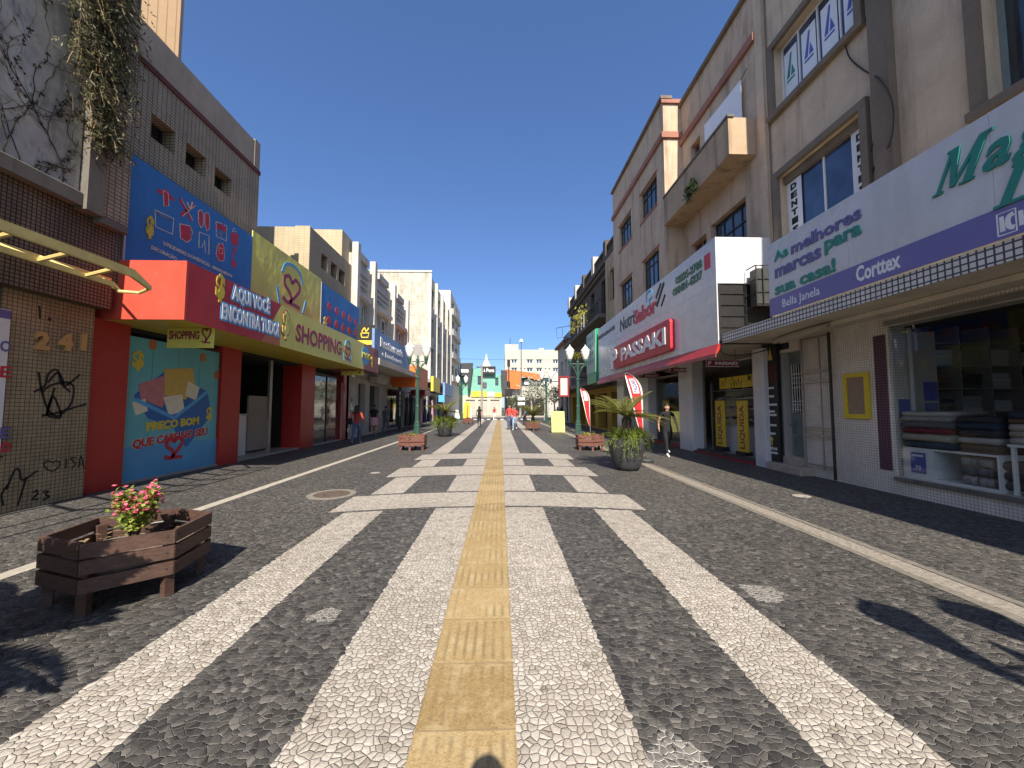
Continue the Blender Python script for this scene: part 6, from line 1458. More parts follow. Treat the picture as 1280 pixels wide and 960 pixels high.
for i in range(60): y = HY0+.7+i*(HY1-HY0-1.4)/59; mb.lathe([(.05, 0), (.08, .2), (.05, .5), (.06, .75)], (EX-.05, y, 11.6), 6)
mb.box(EX-.16, EX+.06, HY0+.4, HY1-.4, 12.36, 12.52); T.part('balustrade', mb, 'dark old plaster')
T.part('balcony_slab', MB().bbox(6.45, EX-.002, HY0+3.2, HY1-.5, 7.55, 7.8, .03), 'dirty concrete'); mb = MB()
n = int((HY1-HY0-3.7)/.16)
for i in range(n+1): y = HY0+3.25+i*.16; mb.tube([(6.5, y, 7.8), (6.5, y, 8.7)], .014, 4, False)
mb.box(6.47, 6.53, HY0+3.22, HY1-.5, 8.7, 8.76).box(6.48, 6.52, HY0+3.22, HY1-.5, 7.9, 7.94).box(6.53, EX, HY0+3.22, HY0+3.27, 8.7, 8.76); T.part('balcony_railing', mb, 'iron bars')
T.part('lower_wall', facade(MB(), EX-.01, -1, 6, HY0, HY1, 0, 2.99, [(HY0+1+i*3.4, HY0+3.4+i*3.4, .1, 2.6) for i in range(5)], .6), plain('ochre wall', (.42, .27, .04), .8, .2, 2) and 'ochre wall')
T.part('shop_depth', B(EX+.58, EX+.62, HY0+.5, HY1-.5, .1, 2.6), 'dark interior')
def pot_plant(x, y, z, label, s=1, seed=1):
    T = Thing('potted_plant', label, 'plant', (x, y, z), 'plants on the iron balcony'); r = random.Random(seed)
    T.part('pot', MB().lathe([(.12*s, 0), (.18*s, .3*s), (.16*s, .3*s), (.1*s, .28*s)], (x, y, z), 12), 'cloth grey'); mb = MB()
    for i in range(260):
        p = Vector((x, y, z+.55*s))+Vector((r.gauss(0, .28), r.gauss(0, .32), r.gauss(.15, .28)))*s; e = Vector((r.uniform(-1, 1), r.uniform(-1, 1), r.uniform(-1, 1)))*.11*s; f_ = e.cross(Vector((r.random(), 1, .3)))*.4; mb.face([p-e, p+f_, p+e, p-f_])
    T.part('foliage', mb, 'yellow green leaves')
pot_plant(6.62, HY0+8.5, 7.802, 'bushy yellowish plant standing on the iron balcony', 1.3, 4); pot_plant(6.62, HY0+11.5, 7.802, 'smaller bushy plant farther along the iron balcony', .8, 5)
T = Thing('white_cloth', 'white cloths hung to dry over the iron balcony railing', 'cloth', (6.45, HY0+9, 8)); 
for y in (HY0+7.4, HY0+8.3, HY0+9.6): T.part('cloth', B(6.42, 6.44, y, y+.35, 7.75, 8.78), 'cloth white')
T = Thing('shop_sign', 'green boxed sign with pale weathered face beyond the white sign', 'shop sign', (5.8, nY1+1, 3.3))
gY0, gY1 = nY1+.25, nY1+2.6; gzt = onX(741, 413, 5.65)[1]
T.part('box', MB().bbox(5.66, 6.3, gY0, gY1, 3.05, gzt, .02), 'sign green'); T.part('face', B(5.64, 5.659, gY0+.04, gY1-.04, 3.7, gzt-.05), 'pale green panel'); mb = MB(); r = random.Random(6); fr = FR(5.64)
for i in range(4):
    for j in range(3): mb.ribbon([(-gY1+.4+j*.55, 4.3+i*.5), (-gY1+.62+j*.55, 4.55+i*.5)], .09, fr, .008)
T.part('worn_lettering', mb, 'towel cloth a'); T.part('bracket', B(6.301, EX-.02, gY0+.5, gY0+.7, 4.5, 4.7), 'iron bars')
T = Thing('concrete_canopy', 'dark thin canopy along the old house beyond the green sign', 'canopy', (6.5, 30, 3.0)); T.part('slab', B(5.7, EX-.012, gY1+.05, HY1, 3.05, 3.3), 'dirty concrete')
T = Thing('framed_sign', 'dark red framed sign with pale panel jutting over the pavement', 'sign', (5.3, 31, 2.5)); Yf = 31
(xa, zt), (xb, zb) = onY(698.5, 470, Yf), onY(711.5, 496, Yf); T.part('frame', MB().box(xa, xb, Yf, Yf+.15, zb, zb+.14).box(xa, xb, Yf, Yf+.15, zt-.14, zt).box(xa, xa+.14, Yf, Yf+.15, zb+.14, zt-.14).box(xb-.14, xb, Yf, Yf+.15, zb+.14, zt-.14), 'dark red panel'); T.part('panel', B(xa+.14, xb-.14, Yf+.05, Yf+.1, zb+.14, zt-.14), 'mural cream'); T.part('hanger', MB().tube([((xa+xb)/2, Yf+.07, zt), ((xa+xb)/2, Yf+.07, 3.06 if zt < 3 else zt+.2)], .03).tube([(xb-.05, Yf+.07, zt-.1), (EX-.02, Yf+.07, zt-.1)], .04), 'iron bars')
T = Thing('row_house', 'pale two storey house with pinkish eaves past the dark old house', 'building', (EX, 43, 0))
RY0, RY1 = HY1+.02, 47.0; hs = [(RY0+1.0+i*2.6, RY0+2.4+i*2.6, 4.4, 6.8) for i in range(2)]
T.part('wall', facade(MB(), EX-.2, -1, 9, RY0, RY1, 0, 8.6, hs+[(RY0+.7+i*2.9, RY0+2.9+i*2.9, .1, 2.8) for i in range(2)], .3), 'grey white plaster')
for h in hs: window(T, EX-.2, -1, h, .25, 2, 1, 'lettering white', 'window glass', .1)
T.part('shop_depth', B(EX+.06, EX+.09, RY0+.5, RY1-.2, .1, 2.8), 'dark interior'); T.part('eaves', B(EX-.6, EX+5, RY0, RY1+.1, 8.602, 8.85), 'salmon paint trim')
T = Thing('sign_outline', 'empty wire frame of a former sign sticking out over the balcony', 'sign frame', (6, HY1-1, 8)); yq = HY1-1
(xa, zt), (xb, zb) = onY(695, 409, yq), onY(711, 423, yq); T.part('frame', MB().tube([(xb+.3, yq, zt+.2), (xa, yq, zt-.1), (xa+.1, yq, zb), (xb+.3, yq, zb+.3)], .03, 6).tube([((xa+xb)/2, yq, zt), ((xa+xb)/2, yq, zb+.2)], .02, 5), 'iron bars')
# ================================================================== planters, pots, lamps, flags
PLG = 'hexagonal wooden planters along the street'
def hexpt(i, r, a0=R(221)): a = a0+i*math.pi/3; return (r*math.cos(a), r*math.sin(a))
def make_planter(mat, rot, label):
    T = Thing('wooden_planter', label, 'planter', (0, 0, 0), PLG)
    rr = .555; top = .56; r = random.Random(11)
    for i in range(6):
        A = Vector((*hexpt(i, rr, R(rot)), 0)); Bq = Vector((*hexpt(i+1, rr, R(rot)), 0)); n = ((A+Bq)/2).normalized(); t = (Bq-A).normalized(); mb = MB()
        for k in range(3):
            z0 = .185+k*.132; z1 = z0+.108; j = [r.uniform(-.005, .005) for _ in range(4)]
            a = A+t*.004; b = Bq-t*.004; ai = a-n*.032+t*.016; bi = b-n*.032-t*.016
            mb.add([(a.x, a.y, z0+j[0]), (b.x, b.y, z0+j[1]), (b.x, b.y, z1+j[1]), (a.x, a.y, z1+j[0]), (ai.x, ai.y, z0+j[0]), (bi.x, bi.y, z0+j[1]), (bi.x, bi.y, z1+j[1]), (ai.x, ai.y, z1+j[0])], [(0, 1, 2, 3), (5, 4, 7, 6), (3, 2, 6, 7), (1, 0, 4, 5), (0, 3, 7, 4), (2, 1, 5, 6)])
        p = T.part('side_panel', mb, mat)
        sc_ = MB()
        for k in range(3):
            for e_ in (A+t*.05, Bq-t*.05):
                c = e_+n*.001; z = .24+k*.132; w = t*.006
                sc_.add([c-w+Vector((0, 0, z-.006)), c+w+Vector((0, 0, z-.006)), c+w+Vector((0, 0, z+.006)), c-w+Vector((0, 0, z+.006)), c-w+n*.003+Vector((0, 0, z-.006)), c+w+n*.003+Vector((0, 0, z-.006)), c+w+n*.003+Vector((0, 0, z+.006)), c-w+n*.003+Vector((0, 0, z+.006))], [(4, 5, 6, 7), (0, 1, 5, 4), (2, 3, 7, 6), (1, 2, 6, 5), (3, 0, 4, 7)])
        T.part('screws', sc_, 'iron bars', p)
        q = Vector((*hexpt(i, rr-.075, R(rot)), 0)); u = Vector((-q.y, q.x, 0)).normalized(); v = q.normalized()
        T.part('leg', MB().prism([q-u*.035-v*.03, q+u*.035-v*.03, q+u*.035+v*.03, q-u*.035+v*.03], (0, 0, .50)), mat)
    mb = MB(); ring = 18; vs = [(0, 0, .44)]
    for j in range(1, 5):
        for k in range(ring):
            a = 2*math.pi*k/ring; rad = j/4*(rr-.055)*.9; vs.append((rad*math.cos(a), rad*math.sin(a), .43-.02*j+r.uniform(-.012, .018)))
    fs = [(0, 1+k, 1+(k+1) % ring) for k in range(ring)]+[(1+(j-1)*ring+k, 1+j*ring+k, 1+j*ring+(k+1) % ring, 1+(j-1)*ring+(k+1) % ring) for j in range(1, 4) for k in range(ring)]
    mb.add(vs, fs); T.part('soil', mb, 'soil', smooth=True)
    T.part('liner', MB().lathe([(.41, .2), (.41, .36)], (0, 0, 0), 18, None), 'soil')
    return T
pr = make_planter('brown planter wood', 220, 'dark brown hexagonal planter with pink flowers in front of the tiled pier')
pr.o.location = (-3.29, 3.626, 0)
pr2 = make_planter('red brown planter wood', 210, 'reddish hexagonal planter with low plants before the green lamp post on the shopping side')
pr2.o.location = (*onG(516, 562), 0)
dup(pr2.o, (*onG(737, 562), 0), 'reddish hexagonal planter with low plants beside the big grey pot')
dup(pr2.o, (*onG(666, 538), 0), 'reddish hexagonal planter holding a palm beyond the yellow board')
dup(pr2.o, (*onG(585, 530), 0), 'small far reddish planter by the yellow and red flag')

def leaf_quad(mb, p, d, up, L, W):
    d = d.normalized(); s = d.cross(up)
    s = s.normalized()*W if s.length > 1e-4 else Vector((W, 0, 0)); nrm = s.cross(d).normalized()
    mb.add([p, p+d*L*.5+s+nrm*W*.25, p+d*L, p+d*L*.5-s+nrm*W*.25], [(0, 1, 2), (0, 2, 3)])
def shrub(name, label, loc, R_, H_, n, leaf, mats, group=None, flowers=0, seed=1, stem='bark', low=False):
    T = Thing(name, label, 'plant', loc, group); r = random.Random(seed); mb = MB(); fl = MB(); st = MB(); c = Vector(loc)
    for i in range(14 if not low else 8):
        a = r.uniform(0, 6.28); k = r.uniform(.3, 1); tip = c+Vector((R_*k*math.cos(a)*.9, R_*k*math.sin(a)*.9, H_*r.uniform(.6, 1))); st.tube([c+Vector((r.uniform(-.02, .02), r.uniform(-.02, .02), -.03)), c+(tip-c)*.5+Vector((0, 0, H_*.12)), tip], [.011, .008, .004], 5)
        for j in range(n//14):
            t = r.uniform(.35, 1.1); p = c+(tip-c)*t+Vector((r.gauss(0, R_*.16), r.gauss(0, R_*.16), r.gauss(0, H_*.1)+H_*.1*t)); d = Vector((r.uniform(-1, 1), r.uniform(-1, 1), r.uniform(-.3, .9)))
            leaf_quad(mb, p, d, Vector((r.uniform(-.5, .5), r.uniform(-.5, .5), 1)), leaf*r.uniform(.7, 1.3), leaf*.38*r.uniform(.8, 1.2))
        for j in range(flowers//14):
            t = r.uniform(.8, 1.12); p = c+(tip-c)*t+Vector((r.gauss(0, R_*.15), r.gauss(0, R_*.15), H_*.12+r.gauss(0, H_*.08))); ax = Vector((r.uniform(-.6, .6), r.uniform(-.9, .3), 1)).normalized(); e1 = ax.orthogonal().normalized(); e2 = ax.cross(e1)
            for q in range(4):
                a2 = q*1.571+r.random()*.4; leaf_quad(fl, p, e1*math.cos(a2)+e2*math.sin(a2)+ax*.5, ax, .024, .011)
    T.part('foliage', mb, mats[0]); T.part('stems', st, stem)
    if flowers: T.part('flowers', fl, mats[1])
    return T
shrub('flowering_plant', 'bright green bush covered in small pink flowers in the nearest planter', (-3.32, 3.66, .43), .17, .36, 1300, .045, ('flower leaf', 'pink petals'), None, 260, 3)
r = random.Random(33); mb = MB()
for i in range(70):
    a = r.uniform(0, 6.28); k = r.uniform(.1, .42); leaf_quad(mb, Vector((-3.29+k*math.cos(a), 3.626+k*math.sin(a), .425+r.uniform(0, .02))), Vector((r.uniform(-1, 1), r.uniform(-1, 1), r.uniform(-.1, .2))), Vector((0, 0, 1)), .05, .014)
solo('dry_leaves', mb, 'dry leaves', 'dry fallen leaves on the soil of the flower planter', 'leaves', kind='stuff')
for k_, (px, py, l) in enumerate(((516, 562, 'low yellowish succulent plant in the planter before the lamp post'), (737, 562, 'low yellowish succulent plant in the planter beside the big pot'))):
    x, y = onG(px, py); shrub('low_plant', l, (x, y, .43), .30, .16, 420, .07, ('yellow green leaves',), 'low plants in the planters', 0, 40+k_, 'bark', True)
x, y = onG(585, 530); shrub('low_plant', 'tiny plant in the small far planter', (x, y, .43), .3, .2, 200, .09, ('yellow green leaves',), 'low plants in the planters', 0, 44, 'bark', True)

def big_pot(loc, label, k=1):
    T = Thing('plant_pot', label, 'pot', loc, 'big grey ribbed pots'); x, y, _ = loc
    prof = [(.32, 0), (.36, .01), (.42, .12), (.50, .34), (.55, .56), (.57, .72), (.56, .80), (.53, .83), (.49, .82), (.49, .70)]
    mb = MB().lathe([(a*k*.80, b*k) for a, b in prof], loc, 72, lambda a: 1+.012*math.sin(24*a+1.5*math.sin(3*a)))
    T.part('body', mb, 'graphite pot', smooth=True); T.part('soil', MB().lathe([(.385*k, .70*k), (.25*k, .74*k), (.001, .75*k)], loc, 24), 'soil', smooth=True); return T
def fern(loc, label, R_, n, seed, k=1):
    T = Thing('fern', label, 'plant', loc, 'feathery ferns spilling over the big pots'); r = random.Random(seed); mb = MB(); st = MB(); c = Vector(loc)
    for i in range(n):
        a = r.uniform(0, 6.28); d = Vector((math.cos(a), math.sin(a), 0)); base = c+d*r.uniform(.08, .37)*k; L = r.uniform(.2, .42)*k; rise = r.uniform(.12, .34)*k; drop = r.uniform(.05, .62)*k
        if r.random() < .3: L *= .5; drop *= .2
        pts = []
        for j in range(7): t = j/6; pts.append(base+d*L*t+Vector((0, 0, rise*math.sin(t*2.2)-drop*t*t*.9)))
        st.tube(pts, .004*k, 3, False)
        for j in range(1, 7):
            for q in range(11):
                p = pts[j]+(pts[j-1]-pts[j])*r.random()+Vector((r.gauss(0, .03), r.gauss(0, .03), r.gauss(0, .025)))*k
                leaf_quad(mb, p, Vector((r.uniform(-1, 1), r.uniform(-1, 1), r.uniform(-.5, .9))), Vector((r.uniform(-1, 1), r.uniform(-1, 1), 1)), r.uniform(.03, .06)*k, .010*k)
    T.part('foliage', mb, 'fern green'); T.part('stems', st, 'fern green'); return T
def cycad(loc, label, nf, L, seed, trunk=.35, k=1, tilt=(.15, .95)):
    T = Thing('palm_plant', label, 'palm', loc, 'small palms in street planters'); r = random.Random(seed); x, y, z = loc; c = Vector((x, y, z+trunk))
    T.part('trunk', MB().lathe([(.13*k, 0), (.15*k, .1), (.13*k, trunk*.6), (.14*k, trunk*.9), (.05*k, trunk+.06)], loc, 14, lambda a: 1+.12*math.sin(9*a)), 'bark')
    mb = MB(); rb = MB()
    for i in range(nf):
        a = 2*math.pi*(i*.381966)+r.uniform(-.2, .2); el = tilt[0]+(tilt[1]-tilt[0])*((i*.618) % 1)+r.uniform(-.1, .1); d = Vector((math.cos(a), math.sin(a), 0)); Lf = L*r.uniform(.8, 1.1); pts = []; m_ = 13
        for j in range(m_):
            t = j/(m_-1); pts.append(c+d*(Lf*t*math.cos(el*(1-.35*t)))+Vector((0, 0, Lf*t*math.sin(el)-.30*Lf*t**2.2*(1.1-.35*el))))
        rb.tube(pts, [.016*k*(1-.8*j/(m_-1)) for j in range(m_)], 4, False)
        s = d.cross(Vector((0, 0, 1)))
        for j in range(2*(m_-1)):
            t = (j+1)/(2*(m_-1)); i0 = min(int(t*(m_-1)), m_-2); f_ = t*(m_-1)-i0; p = pts[i0]+(pts[i0+1]-pts[i0])*f_; tan = (pts[i0+1]-pts[i0]).normalized(); ll = Lf*.17*math.sin(math.pi*min(1, t*.9+.12))**.6+.02
            for sd in (-1, 1):
                for q in range(2):
                    dd = (s*sd*.9+tan*(.55+.3*t)+Vector((0, 0, .28+r.uniform(-.12, .05)))); leaf_quad(mb, p-tan*q*Lf*.022, dd, Vector((0, 0, 1)), ll*r.uniform(.85, 1.1), .010*k)
    T.part('fronds', mb, 'cycad green'); T.part('frond_ribs', rb, 'yellow green leaves'); return T
px_, py_ = onG(788, 589)
loc = (px_, py_+.25, 0); big_pot(loc, 'large dark grey ribbed pot standing in front of the shoe shop'); fern((loc[0], loc[1], .76), 'bright green feathery fern spilling over the pot by the shoe shop', .5, 150, 5); cycad((loc[0], loc[1], .74), 'spreading cycad palm rising from the pot by the shoe shop', 34, 1.12, 6, .60, .9, (.10, 1.05))
x, y = onG(555, 546); loc2 = (x, y+.3, 0); big_pot(loc2, 'large dark grey ribbed pot past the lamp post on the shopping side', 1.02); fern((x, y+.3, .78), 'bright green feathery fern hanging low over the pot past the lamp post', .5, 170, 15, 1.15); cycad((x, y+.3, .76), 'cycad palm with brownish fronds in the pot past the lamp post', 28, 1.15, 16, .55, 1, (.15, 1.1))
x, y = onG(666, 538); cycad((x, y, .42), 'palm with upright fronds in the wooden planter beyond the yellow board', 26, 1.35, 26, .5, 1, (.6, 1.25)); fern((x, y, .42), 'light green ferns around the palm in the wooden planter', .4, 70, 27, .8)
# out of the frame beside the viewer: the palm whose shadow falls over the near planter
cycad((-3.7, 1.25, .74), 'spreading cycad palm in the pot beside the photographer', 44, 1.15, 36, .50, 2.0, (.1, .8)); big_pot((-3.7, 1.25, 0), 'large dark grey ribbed pot beside the photographer')

def lamp(loc, label, first=None):
    T = Thing('street_lamp', label, 'street lamp', loc, 'green twin globe street lamps'); x, y, _ = loc
    fl = lambda a: 1+.06*math.cos(8*a)
    T.part('base', MB().lathe([(.24, 0), (.24, .06), (.19, .09), (.17, .5), (.19, .53), (.15, .58), (.14, .75), (.11, .8)], loc, 24, fl), 'lamp green')
    T.part('pole', MB().lathe([(.115, .8), (.105, 1.6), (.125, 1.65), (.1, 1.72), (.09, 3.2), (.12, 3.25), (.12, 3.33), (.08, 3.38), (.075, 4.3), (.1, 4.34), (.06, 4.45), (.02, 4.62)], loc, 20, fl), 'lamp green')
    for s in (-1, 1):
        T.part('arm', MB().tube(smooth_path([(x+s*.06, y, 3.5), (x+s*.16, y, 3.85), (x+s*.36, y, 4.12), (x+s*.46, y, 4.22)], 5), [.035]*16, 8).tube([(x+s*.05, y, 4.24), (x+s*.44, y, 4.26)], .03, 8).tube(smooth_path([(x+s*.08, y, 4.2), (x+s*.2, y, 4.0), (x+s*.3, y, 4.2)], 5), .018, 6).lathe([(.03, 4.05), (.07, 4.12), (.10, 4.3), (.13, 4.42), (.12, 4.5)], (x+s*.48, y, 0), 14), 'lamp green')
        g_ = T.part('globe', MB().lathe([(.11, 4.5), (.15, 4.55), (.235, 4.85), (.26, 5.02), (.25, 5.06)], (x+s*.48, y, 0), 20), 'frosted lamp glass', smooth=True)
        T.part('cap', MB().lathe([(.285, 5.05), (.285, 5.075), (.2, 5.17), (.12, 5.28), (.07, 5.32), (.03, 5.36), (.04, 5.4), (.01, 5.45)], (x+s*.48, y, 0), 20), 'lettering white', g_)
    return T
L0 = lamp((*onG(521, 544), 0), 'green twin globe lamp post behind the reddish planter on the shopping side')
lx, ly = onG(723, 542)
dup(L0.o, (lx, ly, 0), 'green twin globe lamp post with yellow plant beside the green sign')
dup(L0.o, (onY(577, 520, 46)[0], 46, 0), 'far green twin globe lamp post by the yellow flag')
dup(L0.o, (onY(683, 520, 40)[0], 40, 0), 'far green twin globe lamp post beyond the palm in the wooden planter')
dup(L0.o, (3.45, -.78, 0), 'smaller green twin globe lamp post beside the photographer', None, 0, .69)
shrub('air_plant', 'yellowish plant growing between the globes of the lamp post', (lx, ly, 4.45), .28, .4, 280, .1, ('yellow green leaves',), None, 0, 50)
# translucent grey ornament on the other lamp
x, y = L0.loc[0], L0.loc[1]
T = Thing('lamp_ornament', 'grey net ornament strung between the two globes of the lamp post', 'ornament', (x, y, 4.5)); T.part('netting', MB().prism([(x-.26, y+.0, 4.7), (x, y, 4.42), (x+.26, y, 4.7), (x+.24, y, 5.2), (x-.24, y, 5.25)], (0, .05, 0)), 'cloth grey' if 0 else 'towel cloth f'); T.part('wire', MB().tube([(x-.3, y+.02, 5.23), (x+.3, y+.02, 5.2)], .012), 'iron bars')

# feather flags
def feather(bx, by, H, w, label, txt=True):
    T = Thing('feather_flag', label, 'flag', (bx, by, 0), 'red feather flags')
    T.part('base', MB().lathe([(.27, 0), (.28, .04), (.26, .09), (.1, .13), (.03, .16)], (bx, by, 0), 24), 'graphite pot', smooth=True)
    m_ = 22; pole = []; zc_ = H-.62
    for j in range(m_+1):
        t = j/m_
        if t < .5: pole.append(Vector((bx, by, .1+(zc_-.1)*t/.5)))
        else: a = (t-.5)/.5*1.45; pole.append(Vector((bx-w*1.25*(1-math.cos(a)), by, zc_+.62*math.sin(a))))
    T.part('pole', MB().tube(pole, [.014]*11+[.009]*(m_-10), 6), 'steel pipe')
    tip = pole[-1]; low = Vector((bx, by, .62)); rows = []
    for j in range(m_+1):
        p = pole[j]
        if p.z < .62: continue
        if j == m_: break
        s_ = (p.z-low.z)/(tip.z-low.z); q = low+(tip-low)*min(1, s_*.985+.01); q = q+Vector((-.05*math.sin(math.pi*min(1, s_)), .05*math.sin(s_*8), 0)); rows.append((p, q))
    mb = MB(); e_ = .12
    for i in range(len(rows)-1):
        (a, b), (c, d) = rows[i], rows[i+1]; mb.k = 1; mb.face([a, a+(b-a)*e_, c+(d-c)*e_, c]); mb.k = 0; mb.face([a+(b-a)*e_, a+(b-a)*(1-e_), c+(d-c)*(1-e_), c+(d-c)*e_]); mb.k = 1; mb.face([a+(b-a)*(1-e_), b, d, c+(d-c)*(1-e_)])
    T.part('cloth', mb, ['flag red', 'cloth white'])
    def at(u, v_):
        f_ = v_*(len(rows)-1); i = min(int(f_), len(rows)-2); f_ -= i; a = rows[i][0].lerp(rows[i+1][0], f_); b = rows[i][1].lerp(rows[i+1][1], f_); return a.lerp(b, u)+Vector((0, -.008, 0))
    mb = MB(); n = 8
    for i in range(n): v0, v1 = .42+.36*i/n, .42+.36*(i+1)/n; mb.face([at(.25, v0), at(.72, v0), at(.72, v1), at(.25, v1)])
    T.part('white_panel', mb, 'cloth white')
    if txt:
        t_, f_, _ = text2d('PASSAKI', .03, .05, 1); mb = MB(); mb.add([at(.32+.34*b_, .44+.32*a_)+Vector((0, -.003-.003*(c_ > 0), 0)) for a_, b_, c_ in t_], f_); T.part('lettering', mb, 'lettering purple')
bx, by = onG(805, 577); feather(bx, by, 2.62, .47, 'red feather flag on a round grey base right behind the big pot')
bx, by = onG(738, 553); feather(bx, by, 2.5, .40, 'red and white feather flag by the lamp post next to the planter', False)

# boards and banners on the street
x, y = onG(698, 541)
T = Thing('sandwich_board', 'bright yellow sandwich board with faint writing standing on the paving', 'sign board', (x, y, 0))
H_ = 1.34; mb = MB().prism([(x-.42, y, .03), (x+.42, y, .03), (x+.42, y+.22, H_), (x-.42, y+.22, H_)], (0, .03, 0)); T.part('front_board', mb, 'a board yellow'); T.part('rear_board', MB().prism([(x-.42, y+.52, .03), (x+.42, y+.52, .03), (x+.42, y+.26, H_), (x-.42, y+.26, H_)], (0, .03, 0)), 'a board yellow')
mb = MB(); r = random.Random(3); fr = (Vector((x, y-.002, .03)), Vector((1, 0, 0)), Vector((0, .166, .986)).normalized(), Vector((0, -.986, .166)))
for i, z in enumerate((1.12, 1.02, .86, .76, .66, .5, .3, .2)):
    a = -.3; 
    while a < .28: l = r.uniform(.05, .12); mb.plate([(a, z), (a+l, z), (a+l, z+.045), (a, z+.045)], fr, .002); a += l+.03
T.part('writing', mb, plain('faded green ink', (.45, .55, .12), .6, .1) and 'faded green ink')
x, y = onG(571, 523)
T = Thing('sandwich_board', 'small white folding sandwich board past the fern pot', 'sign board', (x, y, 0))
T.part('front_board', MB().prism([(x-.3, y, 0), (x+.35, y, 0), (x+.15, y+.3, 1.2), (x-.2, y+.3, 1.2)], (0, .04, 0)), 'lettering white'); T.part('rear_board', MB().prism([(x-.25, y+.7, 0), (x+.4, y+.7, 0), (x+.15, y+.35, 1.2), (x-.2, y+.35, 1.2)], (0, .04, 0)), 'lettering white')
x, y = onG(584, 526)
T = Thing('wind_flag', 'yellow white and red wind flag on a stand down the street', 'flag', (x, y, 0)); mb = MB()
pts = [(-.5, .2), (.5, .2), (.55, 1.0), (.4, 1.9), (.1, 2.3), (-.25, 2.2), (-.45, 1.6)]
mb.k = 0; mb.prism([(x+a, y, b) for a, b in pts], (0, .06, 0)); T.part('cloth', mb, 'lettering yellow'); T.part('red_stripe', MB().prism([(x-.1, y-.01, .4), (x+.1, y-.01, .4), (x+.15, y-.01, 1.7), (x, y-.01, 1.9)], (0, .008, 0)), 'orange panel'); T.part('white_edge', MB().prism([(x+.3, y-.01, .25), (x+.5, y-.01, .25), (x+.53, y-.01, 1.0), (x+.36, y-.01, 1.85)], (0, .008, 0)), 'lettering white'); T.part('stand', MB().tube([(x, y+.03, 0), (x, y+.03, .3)], .04).box(x-.35, x+.35, y-.1, y+.16, 0, .04), 'iron bars')

# small trees and shrubs at the end of the street
def tree(x, y, H_, R_, label, mat, n, seed, tr='pale trunk'):
    T = Thing('street_tree', label, 'tree', (x, y, 0), 'small trees at the end of the street'); r = random.Random(seed); tk = MB(); mb = MB()
    tk.tube([(x, y, 0), (x+.05, y, H_*.3), (x-.03, y+.05, H_*.55)], [.14, .11, .08], 8)
    cl = []
    for i in range(9):
        a = r.uniform(0, 6.28); k = r.uniform(.3, 1); e = Vector((x+R_*k*math.cos(a), y+R_*k*math.sin(a), H_*r.uniform(.55, .95))); tk.tube([(x-.02, y+.03, H_*.5), ((x+e.x)/2, (y+e.y)/2, H_*.62), e], [.06, .04, .015], 5); cl.append(e)
    for i in range(n):
        e = r.choice(cl); p = e+Vector((r.gauss(0, R_*.28), r.gauss(0, R_*.28), r.gauss(0, H_*.08))); leaf_quad(mb, p, Vector((r.uniform(-1, 1), r.uniform(-1, 1), r.uniform(-.6, .7))), Vector((r.uniform(-1, 1), r.uniform(-1, 1), 1)), r.uniform(.2, .38), .07)
    T.part('crown', mb, mat); T.part('trunk', tk, tr)
for px, Y_, H_, R_, l, m_, s in ((664, 44, 5.0, 1.3, 'pale silvery tree with open crown behind the planter palm', 'silver leaves', 1), (681, 47, 4.6, 1.4, 'grey green tree beside the far lamp post', 'tree green', 2), (693, 52, 4.4, 1.5, 'pale tree near the corner at the east row', 'silver leaves', 3), (650, 64, 3.6, 1.2, 'dark green tree under the orange facade', 'tree green', 4), (641, 66, 3.4, 1.0, 'darker small tree by the signal pole', 'tree green', 5)):
    tree(onY(px, 520, Y_)[0], Y_, H_, R_, l, m_, 620, s)

